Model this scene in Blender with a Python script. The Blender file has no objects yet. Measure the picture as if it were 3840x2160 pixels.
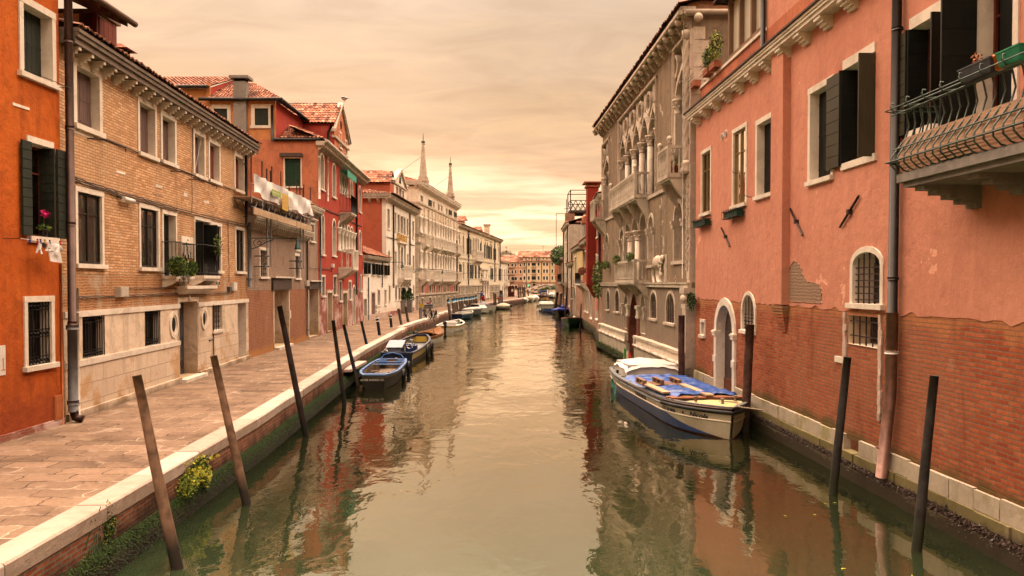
import bpy, math, random
from math import radians, sin, cos, pi, sqrt, atan2, floor, ceil
from mathutils import Vector, Matrix, noise
random.seed(11)
V = Vector
SC = bpy.context.scene
COL = SC.collection
FL, CX, PP, CAMZ, PITCH = 3000.0, 1920.0, 1128.0, 4.05, radians(1.3)
QZ = 0.95                                   # top of the quay above the water
def ray(px, py):
    xc, yc = (px-CX)/FL, -(py-PP)/FL
    return V((xc, cos(PITCH)+yc*sin(PITCH), -sin(PITCH)+yc*cos(PITCH)))
def on_z(px, py, z):
    d = ray(px, py); t = (z-CAMZ)/d.z
    return V((d.x*t, d.y*t, z))
def on_y(px, py, y):
    d = ray(px, py); t = y/d.y
    return V((d.x*t, y, CAMZ+d.z*t))
def Zm(ox, oy, s):
    return lambda x, y: (ox+x*s, oy+y*s)
A = Zm(0,0,.55204); B_ = Zm(0,700,.55204); W_ = Zm(0,1400,.5246); D_ = Zm(600,200,.41408); C_ = Zm(800,700,.4142)
E_ = Zm(1330,620,.38642); G_ = Zm(1500,640,.37279); H_ = Zm(1300,500,.5176); F3 = Zm(1600,1000,.13975); F2 = Zm(1300,1040,.13975)
J_ = Zm(1860,900,.20846); K_ = Zm(2060,660,.41436); N_ = Zm(2000,600,.48309); M_ = Zm(2200,0,.48318); O_ = Zm(2200,600,.55227)
P_ = Zm(2550,0,.55228); Q_ = Zm(3000,0,.52434); R_ = Zm(2500,700,.5521); T_ = Zm(3100,900,.5107); U_ = Zm(2900,1500,.45543)
X_ = Zm(2200,1250,.31056); I_ = Zm(1250,1100,.27609); X1 = Zm(2240,240,.31746); X2 = Zm(2240,680,.28986); X3 = Zm(2240,1040,.28986)
Y1 = Zm(1180,560,.20704); Y2 = Zm(1180,800,.31746); L_ = Zm(0,840,.28986)
class Fac:
    """a vertical facade plane: u along it, d out of it (towards the canal), z up"""
    def __init__(s, p0, p1):
        s.O = V((p0[0], p0[1], 0)); e = V((p1[0], p1[1], 0)) - s.O
        s.L = e.length; s.U = e.normalized(); s.N = V((s.U.y, -s.U.x, 0))
    def T(s, u, d, z):
        return s.O + s.U*u + s.N*d + V((0, 0, z))
    def uz(s, p, d=0.0):
        r = ray(*p); c = V((0, 0, CAMZ)); o = s.O + s.N*d
        t = (o-c).dot(s.N)/r.dot(s.N); q = c + r*t - s.O
        return q.dot(s.U), q.z
    def sub(s, d):                       # parallel plane
        g = Fac((0,0),(1,0)); g.O = s.O+s.N*d; g.L = s.L; g.U = s.U; g.N = s.N; return g
class World:
    def T(s, x, y, z): return V((x, y, z))
WF = World()
class Frm:
    """local frame: origin, heading"""
    def __init__(s, o, ang=0.0, tilt=None):
        s.O = V(o); s.X = V((cos(ang), sin(ang), 0)); s.Y = V((-sin(ang), cos(ang), 0)); s.Z = V((0,0,1))
    def T(s, x, y, z): return s.O + s.X*x + s.Y*y + s.Z*z
WL = {}                                   # world location of every parent
def wloc(o): return WL.get(o.name, V((0,0,0)))
def thing(name, label, cat, loc, group=None, kind=None):
    o = bpy.data.objects.new(name, None); COL.objects.link(o)
    o.location = loc; WL[o.name] = V(loc); o.empty_display_size = .3
    o['label'] = label; o['category'] = cat
    if group: o['group'] = group
    if kind: o['kind'] = kind
    return o
def tag(o, label, cat, group=None, kind=None):
    if label: o['label'] = label
    if cat: o['category'] = cat
    if group: o['group'] = group
    if kind: o['kind'] = kind
    return o
class MB:
    def __init__(s, fr=WF):
        s.fr = fr; s.v = []; s.f = []; s.m = []; s.mats = []; s.sm = []; s.uv = {}
    def mi(s, m):
        if m not in s.mats: s.mats.append(m)
        return s.mats.index(m)
    def face(s, pts, m, smooth=False, uv=None, raw=False):
        n = len(s.v)
        s.v += [V(p) if raw else s.fr.T(*p) for p in pts]
        if uv: s.uv[len(s.f)] = uv
        s.f.append(tuple(range(n, n+len(pts)))); s.m.append(s.mi(m)); s.sm.append(smooth)
    def mesh(s, pts, faces, m, smooth=False, raw=False):
        n = len(s.v); s.v += [V(p) if raw else s.fr.T(*p) for p in pts]
        k = s.mi(m)
        for f in faces:
            s.f.append(tuple(i+n for i in f)); s.m.append(k); s.sm.append(smooth)
    def box(s, u0, u1, d0, d1, z0, z1, m, jit=0):
        j = (lambda: random.uniform(-jit, jit)) if jit else (lambda: 0)
        p = [(u+j(), d+j(), z+j()) for z in (z0, z1) for d in (d0, d1) for u in (u0, u1)]
        s.mesh(p, [(0,1,3,2),(4,6,7,5),(0,4,5,1),(2,3,7,6),(0,2,6,4),(1,5,7,3)], m)
    def hexa(s, p, m):                    # p: 4 bottom pts, 4 top pts (raw or local)
        s.mesh(p, [(0,1,2,3),(7,6,5,4),(0,4,5,1),(1,5,6,2),(2,6,7,3),(3,7,4,0)], m)
    def prism(s, poly, d0, d1, m, smooth=False):   # poly in (u,z)
        n = len(poly)
        p = [(u, d0, z) for u, z in poly] + [(u, d1, z) for u, z in poly]
        s.mesh(p, [tuple(range(n)), tuple(range(2*n-1, n-1, -1))] + [(i, (i+1) % n, n+(i+1) % n, n+i) for i in range(n)], m, smooth)
    def strip(s, a, b, d0, d1, m):        # two polylines (u,z) -> solid band d0..d1
        for i in range(len(a)-1):
            q = [a[i], a[i+1], b[i+1], b[i]]
            s.mesh([(u, d0, z) for u, z in q]+[(u, d1, z) for u, z in q], [(0,1,2,3),(7,6,5,4),(0,4,5,1),(1,5,6,2),(2,6,7,3),(3,7,4,0)], m)
    def tube(s, pts, r, m, n=6, r2=None, smooth=True, cap=True, raw=False):
        P = [V(p) if raw else s.fr.T(*p) for p in pts]; k = len(P); rr = [r+((r2 if r2 is not None else r)-r)*i/max(1, k-1) for i in range(k)]
        base = len(s.v); up = None
        for i, p in enumerate(P):
            t = (P[min(i+1, k-1)]-P[max(i-1, 0)])
            if t.length < 1e-9: t = V((0,0,1))
            t.normalize()
            if up is None:
                up = V((0,0,1)) if abs(t.z) < .9 else V((1,0,0))
            a = t.cross(up)
            if a.length < 1e-5: a = t.cross(V((0,1,0)))
            a.normalize(); b = a.cross(t)
            for j in range(n):
                w = 2*pi*j/n
                s.v.append(p+a*(cos(w)*rr[i])+b*(sin(w)*rr[i]))
        mi = s.mi(m)
        for i in range(k-1):
            for j in range(n):
                a0 = base+i*n+j; a1 = base+i*n+(j+1) % n
                s.f.append((a0, a1, a1+n, a0+n)); s.m.append(mi); s.sm.append(smooth)
        if cap:
            s.f.append(tuple(base+j for j in range(n))); s.m.append(mi); s.sm.append(False)
            s.f.append(tuple(base+(k-1)*n+j for j in range(n-1, -1, -1))); s.m.append(mi); s.sm.append(False)
    def lathe(s, c, prof, m, n=12, smooth=True):   # prof [(r,z)] about vertical axis at c=(u,d)
        base = len(s.v); k = len(prof)
        for r, z in prof:
            for j in range(n):
                w = 2*pi*(j+.5)/n; s.v.append(s.fr.T(c[0]+r*cos(w), c[1]+r*sin(w), z))
        mi = s.mi(m)
        for i in range(k-1):
            for j in range(n):
                a0 = base+i*n+j; a1 = base+i*n+(j+1) % n
                s.f.append((a0, a1, a1+n, a0+n)); s.m.append(mi); s.sm.append(smooth)
        s.f.append(tuple(base+(k-1)*n+j for j in range(n))); s.m.append(mi); s.sm.append(False)
        s.f.append(tuple(base+j for j in range(n-1, -1, -1))); s.m.append(mi); s.sm.append(False)
    def ball(s, c, r, m, n=10, k=7, sc=(1,1,1)):
        base = len(s.v); mi = s.mi(m)
        for i in range(k+1):
            th = pi*i/k
            for j in range(n):
                w = 2*pi*j/n
                s.v.append(s.fr.T(c[0]+r*sc[0]*sin(th)*cos(w), c[1]+r*sc[1]*sin(th)*sin(w), c[2]+r*sc[2]*cos(th)))
        for i in range(k):
            for j in range(n):
                a0 = base+i*n+j; a1 = base+i*n+(j+1) % n
                s.f.append((a0, a1, a1+n, a0+n)); s.m.append(mi); s.sm.append(True)
    def leaves(s, c, rad, n, size, mats, flat=1.0, droop=0):
        for _ in range(n):
            while True:
                q = V((random.uniform(-1,1), random.uniform(-1,1), random.uniform(-1,1)))
                if .25 < q.length < 1: break
            p = V(c)+V((q.x*rad[0], q.y*rad[1], q.z*rad[2]*flat - droop*random.random()))
            a = V((random.gauss(0,1), random.gauss(0,1), random.gauss(0,1))).normalized()
            b = a.cross(V((random.gauss(0,1), random.gauss(0,1), random.gauss(0,1)))).normalized()
            z = size*random.uniform(.6, 1.5)
            s.face([p-a*z, p+b*z*.35, p+a*z, p-b*z*.35], random.choice(mats))
    def build(s, name, parent=None, origin=None):
        if not s.v: return None
        if parent is not None: og = wloc(parent)
        elif origin is not None: og = V(origin)
        else:
            xs = [p.x for p in s.v]; ys = [p.y for p in s.v]; zs = [p.z for p in s.v]
            og = V(((min(xs)+max(xs))/2, (min(ys)+max(ys))/2, min(zs)))
        me = bpy.data.meshes.new(name)
        me.from_pydata([p-og for p in s.v], [], s.f)
        for m in s.mats: me.materials.append(m)
        me.polygons.foreach_set('material_index', s.m); me.polygons.foreach_set('use_smooth', s.sm)
        uvl = me.uv_layers.new(name='UVMap'); data = []
        for pi_, poly in enumerate(me.polygons):
            if pi_ in s.uv: 
                for c in s.uv[pi_]: data += [c[0], c[1]]
                continue
            nn = poly.normal
            if abs(nn.z) > .75:
                for vi in poly.vertices:
                    p = s.v[vi]; data += [p.x, p.y]
            else:
                t = V((nn.y, -nn.x, 0))
                if t.length < 1e-6: t = V((1,0,0))
                t.normalize()
                if abs(t.y) > abs(t.x):
                    if t.y < 0: t = -t
                elif t.x < 0: t = -t
                for vi in poly.vertices:
                    p = s.v[vi]; data += [p.dot(t), p.z]
        uvl.data.foreach_set('uv', data)
        me.update()
        o = bpy.data.objects.new(name, me); COL.objects.link(o)
        if parent is not None:
            o.parent = parent; WL[o.name] = og
        else:
            o.location = og; WL[o.name] = og
        return o
class NT:
    def __init__(s, name):
        s.mat = bpy.data.materials.new(name); s.mat.use_nodes = True
        s.t = s.mat.node_tree; s.t.nodes.clear()
        s.out = s.n('ShaderNodeOutputMaterial'); s.b = s.n('ShaderNodeBsdfPrincipled')
        s.l(s.b.outputs[0], s.out.inputs[0])
    def n(s, ty, **kw):
        x = s.t.nodes.new(ty)
        for k, v in kw.items(): setattr(x, k, v)
        return x
    def l(s, a, b): s.t.links.new(a, b)
    def set(s, inp, v):
        if isinstance(v, bpy.types.NodeSocket): s.l(v, inp)
        elif isinstance(v, (tuple, list)) and len(v) == 3 and inp.type == 'RGBA': inp.default_value = (*v, 1)
        else: inp.default_value = v
    def pos(s, sx=1, sy=1, sz=1, off=None):
        g = s.n('ShaderNodeNewGeometry'); m = s.n('ShaderNodeMapping'); s.l(g.outputs['Position'], m.inputs[0])
        m.inputs['Scale'].default_value = (sx, sy, sz)
        if off: m.inputs['Location'].default_value = off
        return m.outputs[0]
    def uvn(s): return s.n('ShaderNodeUVMap').outputs[0]
    def noise(s, vec, scale, detail=4, rough=.55, dist=0):
        x = s.n('ShaderNodeTexNoise'); s.l(vec, x.inputs['Vector']); x.inputs['Scale'].default_value = scale
        x.inputs['Detail'].default_value = detail; x.inputs['Roughness'].default_value = rough; x.inputs['Distortion'].default_value = dist
        return x
    def ramp(s, f, stops, interp='LINEAR'):
        r = s.n('ShaderNodeValToRGB'); s.l(f, r.inputs[0]); e = r.color_ramp; e.interpolation = interp
        while len(e.elements) < len(stops): e.elements.new(.5)
        for el, (p, c) in zip(e.elements, stops):
            el.position = p; el.color = (c, c, c, 1) if not isinstance(c, (tuple, list)) else (*c, 1)
        return r.outputs[0]
    def mix(s, f, a, b, mode='MIX'):
        m = s.n('ShaderNodeMix', data_type='RGBA', blend_type=mode)
        s.set(m.inputs[0], f); s.set(m.inputs[6], a); s.set(m.inputs[7], b); return m.outputs[2]
    def math(s, op, a, b=0.0, c=None):
        m = s.n('ShaderNodeMath', operation=op); s.set(m.inputs[0], a); s.set(m.inputs[1], b)
        if c is not None: s.set(m.inputs[2], c)
        return m.outputs[0]
    def bump(s, h, strength, dist, prev=None):
        b = s.n('ShaderNodeBump'); b.inputs['Strength'].default_value = strength; b.inputs['Distance'].default_value = dist
        s.l(h, b.inputs['Height'])
        if prev is not None: s.l(prev, b.inputs['Normal'])
        return b.outputs[0]
    def fin(s, col, rough, nrm=None, **kw):
        s.set(s.b.inputs['Base Color'], col); s.set(s.b.inputs['Roughness'], rough)
        if nrm is not None: s.l(nrm, s.b.inputs['Normal'])
        for k, v in kw.items(): s.set(s.b.inputs[k.replace('_', ' ')], v)
        return s.mat
def mul(c, k): return tuple(min(1, x*k) for x in c)
def plain(name, c, rough=.6, var=.25, scale=8, bump=.15, metal=0, c2=None, spec=.3):
    t = NT(name); p = t.pos(); n1 = t.noise(p, scale, 5); n2 = t.noise(p, scale*7, 3)
    f = t.ramp(n1.outputs[0], [(.3, 0.), (.7, 1.)])
    col = t.mix(f, mul(c, 1-var), c2 if c2 else mul(c, 1+var))
    col = t.mix(t.math('MULTIPLY', n2.outputs[0], .5), col, mul(c, .55))
    return t.fin(col, rough, t.bump(n2.outputs[0], bump, .01), Metallic=metal, Specular_IOR_Level=spec)
def plaster(name, c, c2, stain, patch=None, patch_amt=.0, streak=.5, bump=.35, base_dirt=None, low=None):
    t = NT(name); p = t.pos(); ps = t.pos(1.6, 1.6, .16)
    n1 = t.noise(p, .45, 7, .62); n2 = t.noise(ps, 1.4, 6, .65); n3 = t.noise(p, 5, 6, .6); n4 = t.noise(p, 34, 3)
    col = t.mix(t.ramp(n1.outputs[0], [(.32, 0.), (.68, 1.)]), c, c2)
    col = t.mix(t.math('MULTIPLY', t.ramp(n2.outputs[0], [(.48, 0.), (.75, 1.)]), streak), col, stain)
    col = t.mix(t.math('MULTIPLY', t.ramp(n3.outputs[0], [(.4, 0.), (.75, 1.)]), .38), col, mul(c, .68))
    col = t.mix(t.math('MULTIPLY', t.ramp(n3.outputs[0], [(.60, 0.), (.70, 1.)]), .34), col, mul(c2, 1.45))
    n5 = t.noise(p, 1.9, 9, .72, .8)
    col = t.mix(t.math('MULTIPLY', t.ramp(n5.outputs[0], [(.48, 0.), (.72, 1.)]), .62), col, mul(stain, .85))
    h = n4.outputs[0]
    if patch:
        n6 = t.noise(p, .8, 8, .62, .3)
        f = t.ramp(n6.outputs[0], [(.62-patch_amt, 0.), (.635-patch_amt, 1.)]); col = t.mix(f, col, patch); h = t.math('SUBTRACT', h, t.math('MULTIPLY', f, 1.5))
    if low:                                   # damp, dirty foot of the wall: (z of foot, height, colour)
        g = t.n('ShaderNodeSeparateXYZ'); t.l(p, g.inputs[0])
        f = t.math('SUBTRACT', 1.0, t.math('DIVIDE', t.math('SUBTRACT', g.outputs[2], low[0]), low[1]))
        f = t.ramp(t.math('ADD', f, t.math('MULTIPLY', t.math('SUBTRACT', n5.outputs[0], .5), 1.6)), [(.25, 0.), (.75, 1.)])
        col = t.mix(t.math('MULTIPLY', f, .75), col, low[2])
    nb = t.bump(h, bump, .012, t.bump(n3.outputs[0], bump, .05))
    return t.fin(col, .92, nb, Specular_IOR_Level=.15)
def brick(name, c1, c2, mortar, bw=.26, bh=.068, ms=.009, bump=.8, blot=None, blot_amt=.3, c3=None, offset=.5, low=None, bias=0., wob=.012, mortar2=None, top=None, salt=.25):
    t = NT(name); uv = t.uvn(); p = t.pos()
    nd = t.noise(p, 3.5, 3); sub = t.n('ShaderNodeVectorMath', operation='SUBTRACT'); t.l(nd.outputs['Color'], sub.inputs[0]); sub.inputs[1].default_value = (.5,.5,.5)
    sc = t.n('ShaderNodeVectorMath', operation='SCALE'); t.l(sub.outputs[0], sc.inputs[0]); sc.inputs['Scale'].default_value = wob*2.2
    ad = t.n('ShaderNodeVectorMath', operation='ADD'); t.l(uv, ad.inputs[0]); t.l(sc.outputs[0], ad.inputs[1])
    b = t.n('ShaderNodeTexBrick'); t.l(ad.outputs[0], b.inputs['Vector']); b.inputs['Scale'].default_value = 1.0
    b.offset = offset; b.inputs['Brick Width'].default_value = bw; b.inputs['Row Height'].default_value = bh
    b.inputs['Mortar Size'].default_value = ms; b.inputs['Mortar Smooth'].default_value = .25; b.inputs['Bias'].default_value = bias
    t.set(b.inputs['Color1'], c1); t.set(b.inputs['Color2'], c2); t.set(b.inputs['Mortar'], t.mix(t.ramp(t.noise(p, .9, 4).outputs[0], [(.48, 0.), (.56, 1.)]), mortar, mortar2) if mortar2 else mortar)
    col = b.outputs['Color']
    n1 = t.noise(p, 1.1, 6, .65); n2 = t.noise(p, 14, 5, .65); n3 = t.noise(p, .35, 6, .6)
    if c3:
        col = t.mix(t.math('MULTIPLY', t.ramp(n3.outputs[0], [(.42, 0.), (.62, 1.)]), t.math('MULTIPLY', t.math('SUBTRACT', 1.0, b.outputs['Fac']), .7)), col, c3)
    col = t.mix(t.math('MULTIPLY', t.ramp(n2.outputs[0], [(.35, 0.), (.75, 1.)]), .5), col, mul(c1, .55))
    col = t.mix(t.math('MULTIPLY', t.ramp(n2.outputs[0], [(.6, 0.), (.8, 1.)]), .35), col, mul(c2, 1.7))
    if top:
        g = t.n('ShaderNodeSeparateXYZ'); t.l(p, g.inputs[0]); f = t.ramp(t.math('ADD', t.math('MULTIPLY', t.math('SUBTRACT', g.outputs[2], top[0]), 1.8), t.math('ADD', t.math('MULTIPLY', t.math('SUBTRACT', n1.outputs[0], .5), 2.4), .5)), [(.4, 0.), (.6, 1.)])
        col = t.mix(t.math('MULTIPLY', f, t.math('SUBTRACT', 1.0, t.math('MULTIPLY', b.outputs['Fac'], .6))), col, t.mix(n2.outputs[0], mul(top[1], .7), mul(top[1], 1.3)))
    n4 = t.noise(t.pos(1.3,1.3,.45), .8, 9, .7, .4)
    col = t.mix(t.math('MULTIPLY', t.ramp(n4.outputs[0], [(.53, 0.), (.72, 1.)]), .6), col, mul(c1, .4))
    col = t.mix(t.math('MULTIPLY', t.ramp(n4.outputs[0], [(.30, 1.), (.44, 0.)]), salt), col, (.52,.42,.34))
    if blot:
        f = t.math('MULTIPLY', t.ramp(n1.outputs[0], [(.66-blot_amt*.4, 0.), (.76-blot_amt*.4, 1.)]), .8); col = t.mix(f, col, blot)
    if low:
        g = t.n('ShaderNodeSeparateXYZ'); t.l(p, g.inputs[0])
        f = t.math('SUBTRACT', 1.0, t.math('DIVIDE', t.math('SUBTRACT', g.outputs[2], low[0]), low[1]))
        f = t.ramp(t.math('ADD', f, t.math('MULTIPLY', t.math('SUBTRACT', n1.outputs[0], .5), 1.4)), [(.3, 0.), (.7, 1.)])
        col = t.mix(t.math('MULTIPLY', f, .85), col, low[2])
    h = t.math('ADD', t.math('MULTIPLY', t.math('SUBTRACT', 1.0, b.outputs['Fac']), 1.0), t.math('MULTIPLY', n2.outputs[0], .5))
    return t.fin(col, .93, t.bump(h, bump, .012), Specular_IOR_Level=.12)
def glassm(name, c=(.012,.014,.016), rough=.02, spec=.5):
    t = NT(name); p = t.pos(); n = t.noise(p, 1.6, 2)
    return t.fin(c, rough, t.bump(n.outputs[0], .12, .05), Specular_IOR_Level=spec, IOR=2.3)
def tilem(name, c1, c2, c3):
    t = NT(name); uv = t.uvn(); fl = t.n('ShaderNodeVectorMath', operation='FLOOR'); t.l(uv, fl.inputs[0])
    w = t.n('ShaderNodeTexWhiteNoise', noise_dimensions='2D'); t.l(fl.outputs[0], w.inputs['Vector']); p = t.pos(); n = t.noise(p, .7, 6); n2 = t.noise(p, 12, 4)
    col = t.ramp(w.outputs[0], [(0, c1), (.35, c2), (.7, mul(c2, 1.25)), (1, c3)])
    col = t.mix(t.math('MULTIPLY', t.ramp(n.outputs[0], [(.4, 0.), (.7, 1.)]), .5), col, mul(c1, .6))
    col = t.mix(t.math('MULTIPLY', t.ramp(n2.outputs[0], [(.5, 0.), (.7, 1.)]), .4), col, mul(c1, .45))
    return t.fin(col, .9, t.bump(n2.outputs[0], .3, .02), Specular_IOR_Level=.15)
def woodm(name, c, c2, rough=.75, sz=(30, 30, 1.2), bump=.3):
    t = NT(name); p = t.pos(*sz); n = t.noise(p, 1, 6, .6, .3); n2 = t.noise(t.pos(), 2.2, 5)
    col = t.mix(t.ramp(n.outputs[0], [(.3, 0.), (.7, 1.)]), c, c2)
    col = t.mix(t.math('MULTIPLY', t.ramp(n2.outputs[0], [(.4, 0.), (.75, 1.)]), .5), col, mul(c, .5))
    return t.fin(col, rough, t.bump(n.outputs[0], bump, .01), Specular_IOR_Level=.25)
def polem(name, c, c2, wet):
    """mooring pole: dry wood above, dark weedy band at the waterline"""
    t = NT(name); p = t.pos(20, 20, 1.1); n = t.noise(p, 1, 6, .65, .3); q = t.pos(); n2 = t.noise(q, 5, 5); g = t.n('ShaderNodeSeparateXYZ'); t.l(q, g.inputs[0])
    col = t.mix(t.ramp(n.outputs[0], [(.3, 0.), (.7, 1.)]), c, c2)
    col = t.mix(t.math('MULTIPLY', t.ramp(n2.outputs[0], [(.45, 0.), (.65, 1.)]), .8), col, mul(c, .35))
    col = t.mix(t.math('MULTIPLY', t.ramp(n2.outputs[0], [(.3, 1.), (.42, 0.)]), .35), col, mul(c2, 2.2))
    f = t.ramp(t.math('ADD', g.outputs[2], t.math('MULTIPLY', t.math('SUBTRACT', n2.outputs[0], .5), .5)), [(.26, 1.), (.62, 0.)])
    col = t.mix(f, col, wet)
    return t.fin(col, .75, t.bump(n.outputs[0], .5, .012), Specular_IOR_Level=.3)
STONE = plaster('istrian_stone', (.78,.70,.60), (.70,.61,.51), (.50,.41,.32), streak=.5, bump=.25)
STONE2 = plaster('dirty_stone', (.62,.53,.42), (.52,.43,.34), (.18,.14,.11), streak=.7, bump=.4)
PINKSTONE = plaster('pink_stone', (.50,.36,.29), (.58,.46,.38), (.25,.16,.12), streak=.4, bump=.4)
REDMARBLE = plain('red_marble', (.22,.07,.045), .5, .5, 9, .3)
GREYC = plaster('grey_concrete', (.30,.27,.24), (.24,.21,.19), (.13,.11,.10), bump=.3)
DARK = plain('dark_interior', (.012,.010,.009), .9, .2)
SHADE = plain('dim_interior', (.05,.040,.033), .9, .4, 1.2)
GLASS = glassm('window_glass')
GLASSC = glassm('lightened_glass', (.11,.105,.085), .03)  # pane colour lightened to make up for dark reflections, no curtains behind
GLASSD = glassm('window_glass_dim', (.02,.02,.018), .12, .3)
IRON = plain('wrought_iron', (.022,.019,.018), .55, .3, 20, .2, metal=.3)
IRONR = plain('rusty_bars', (.055,.028,.022), .75, .4, 20, .3)
GRNIRON = plain('green_iron', (.035,.070,.048), .42, .35, 14, .15, spec=.5)
SASH = woodm('dark_sash', (.030,.022,.018), (.05,.035,.028))
BRONZE = woodm('bronze_sash', (.36,.22,.085), (.27,.16,.06), rough=.35, bump=.1)
REDWOOD = woodm('red_brown_sash', (.16,.035,.018), (.10,.022,.012))
SH_GREEN = woodm('dark_green_shutter', (.024,.030,.022), (.036,.040,.028), bump=.35)
SH_OLIVE = woodm('olive_shutter', (.085,.078,.048), (.060,.056,.036), rough=.45, bump=.2)
SH_BLACK = woodm('black_green_shutter', (.014,.017,.015), (.020,.022,.019), rough=.5, bump=.2)
SH_MAUVE = woodm('brown_mauve_shutter', (.17,.105,.090), (.13,.078,.066), bump=.4)
SH_RED = woodm('red_brown_shutter', (.22,.055,.033), (.15,.038,.024), bump=.4)
SH_GREY = woodm('weathered_wood', (.17,.13,.10), (.10,.075,.06), bump=.6)
SH_BGREEN = woodm('bottle_green_shutter', (.020,.055,.030), (.015,.042,.024), bump=.3)
WDOOR = woodm('old_door_wood', (.12,.085,.07), (.055,.038,.032), bump=.8)
PLANK = woodm('fresh_plank', (.52,.36,.23), (.42,.28,.17), sz=(3,3,3))
RPLANK = woodm('reddish_plank', (.36,.15,.075), (.25,.10,.05), sz=(3,3,3))
PIPE_BR = plain('brown_copper_pipe', (.085,.048,.038), .45, .35, 4, .1, metal=.4)
PIPE_BK = plain('dark_pipe', (.028,.022,.019), .5, .3, 4, .1)
PIPE_GR = plain('grey_pipe', (.12,.115,.12), .5, .3, 4, .1)
PIPE_CR = plain('cream_pipe', (.55,.48,.40), .5, .2, 4, .1)
PIPE_RD = plain('reddish_steel_pipe', (.26,.14,.11), .42, .4, 5, .2, metal=.2)
CABLE = plain('cable', (.07,.055,.05), .7, .4, 6)
WHITE = plain('white_paint', (.72,.68,.63), .45, .12, 4, .08)
CLOTH = plain('white_cloth', (.74,.69,.66), .9, .08, 3, .2)
TILE = tilem('roof_tile', (.07,.028,.018), (.26,.095,.055), (.42,.23,.15))
LEAF1 = plain('leaf_mid', (.07,.13,.02), .6, .4, 9); LEAF2 = plain('leaf_light', (.20,.26,.03), .6, .3, 9); LEAF3 = plain('leaf_dark', (.025,.055,.014), .6, .3, 9)
LEAFY = plain('leaf_yellow', (.52,.50,.05), .6, .3, 9)
TERRA = plain('terracotta', (.36,.12,.06), .8, .25, 9)
LAMPG = plain('green_lamp_iron', (.012,.055,.045), .45, .2, 12)
LGLASS = plain('frosted_lamp_glass', (.78,.76,.70), .3, .05, 4)
def hole(F, a, b, arch=None, d=0.0, rise=None, lean=0):
    u0, z1 = F.uz(a, d); u1, z0 = F.uz(b, d)
    if u1 < u0: u0, u1 = u1, u0
    h = dict(u0=u0, u1=u1, z0=z0, z1=z1, arch=arch)
    w = u1-u0
    if arch == 'r': h['zs'] = z1-w/2
    elif arch == 'g': h['zs'] = z1-w*.866
    elif arch == 's': h['zs'] = z1-w*.22
    if arch: h['zs'] = max(h['zs'], z0+.05)
    return h
def H(F, z, x0, y0, x1, y1, arch=None):
    return hole(F, z(x0, y0), z(x1, y1), arch)
def curve(h, g=0.0, n=10):
    """top outline of an opening, grown by g, left to right"""
    u0, u1, zs, z1 = h['u0']-g, h['u1']+g, h['zs'], h['z1']+g
    w = u1-u0; uc = (u0+u1)/2; hh = z1-zs; out = []
    for i in range(n+1):
        a = i/n
        if h['arch'] == 'g':
            x = u0+w*a; k = abs(a-.5)*2
            z = zs+hh*sqrt(max(0, 1-((k+1)/2)**2))/.866 if True else 0
            z = zs+hh*(sqrt(max(0, 1-(.5+.5*k)**2))/.8660)
        else:
            x = uc-cos(pi*a)*w/2; z = zs+hh*sin(pi*a)
        out.append((x, z))
    return out
def wall(F, B, u0, u1, z0, z1, holes, mat, name='wall', d=0.0, topf=None):
    us = sorted({u0, u1, *[x for h in holes for x in (h['u0'], h['u1']) if u0 < x < u1]})
    zs = sorted({z0, z1, *[x for h in holes for x in (h['z0'], h['z1']) if z0 < x < z1]})
    mb = MB(F)
    for j in range(len(zs)-1):
        zc = (zs[j]+zs[j+1])/2; run = None
        for i in range(len(us)-1):
            uc = (us[i]+us[i+1])/2
            hit = any(h['u0'] < uc < h['u1'] and h['z0'] < zc < h['z1'] for h in holes)
            if hit:
                if run is not None: mb.face([(run, d, zs[j]), (us[i], d, zs[j]), (us[i], d, zs[j+1]), (run, d, zs[j+1])], mat); run = None
            elif run is None: run = us[i]
        if run is not None: mb.face([(run, d, zs[j]), (us[-1], d, zs[j]), (us[-1], d, zs[j+1]), (run, d, zs[j+1])], mat)
    for h in holes:
        if h.get('arch') and z0 <= (h['zs']+h['z1'])/2 <= z1 and u0 < (h['u0']+h['u1'])/2 < u1:
            c = curve(h)
            for i in range(len(c)-1):
                mb.face([(c[i][0], d, c[i][1]), (c[i+1][0], d, c[i+1][1]), (c[i+1][0], d, h['z1']), (c[i][0], d, h['z1'])], mat)
    return mb.build(name, B)
def body(F, B, u0, u1, z0, z1, depth, mat, name='side_wall', top=True):
    mb = MB(F); q = .003
    mb.face([(u0+q, -q, z0), (u0+q, -depth, z0), (u0+q, -depth, z1), (u0+q, -q, z1)], mat)
    mb.face([(u1-q, -q, z0), (u1-q, -depth, z0), (u1-q, -depth, z1), (u1-q, -q, z1)], mat)
    mb.face([(u0, -depth, z0), (u1, -depth, z0), (u1, -depth, z1), (u0, -depth, z1)], mat)
    if top: mb.face([(u0, -q, z1), (u1, -q, z1), (u1, -depth, z1), (u0, -depth, z1)], mat)
    return mb.build(name, B)
def leafpanel(mb, u0, u1, z0, z1, d0, d1, m, boards='v', n=None):
    """shutter leaf in the wall plane: boards with real gaps, and a thin backing"""
    mb.box(u0, u1, d0, (d0+d1)/2, z0, z1, m)
    k = n or max(2, int(((u1-u0) if boards == 'v' else (z1-z0))/(.14 if boards == 'v' else .2)))
    for i in range(k):
        a, b = i/k, (i+1)/k
        if boards == 'v': mb.box(u0+(u1-u0)*a+.004, u0+(u1-u0)*b-.004, (d0+d1)/2, d1+random.uniform(0, .003), z0+.002, z1-.002, m)
        else: mb.box(u0+.002, u1-.002, (d0+d1)/2, d1+random.uniform(0, .003), z0+(z1-z0)*a+.006, z0+(z1-z0)*b-.006, m)
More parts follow.
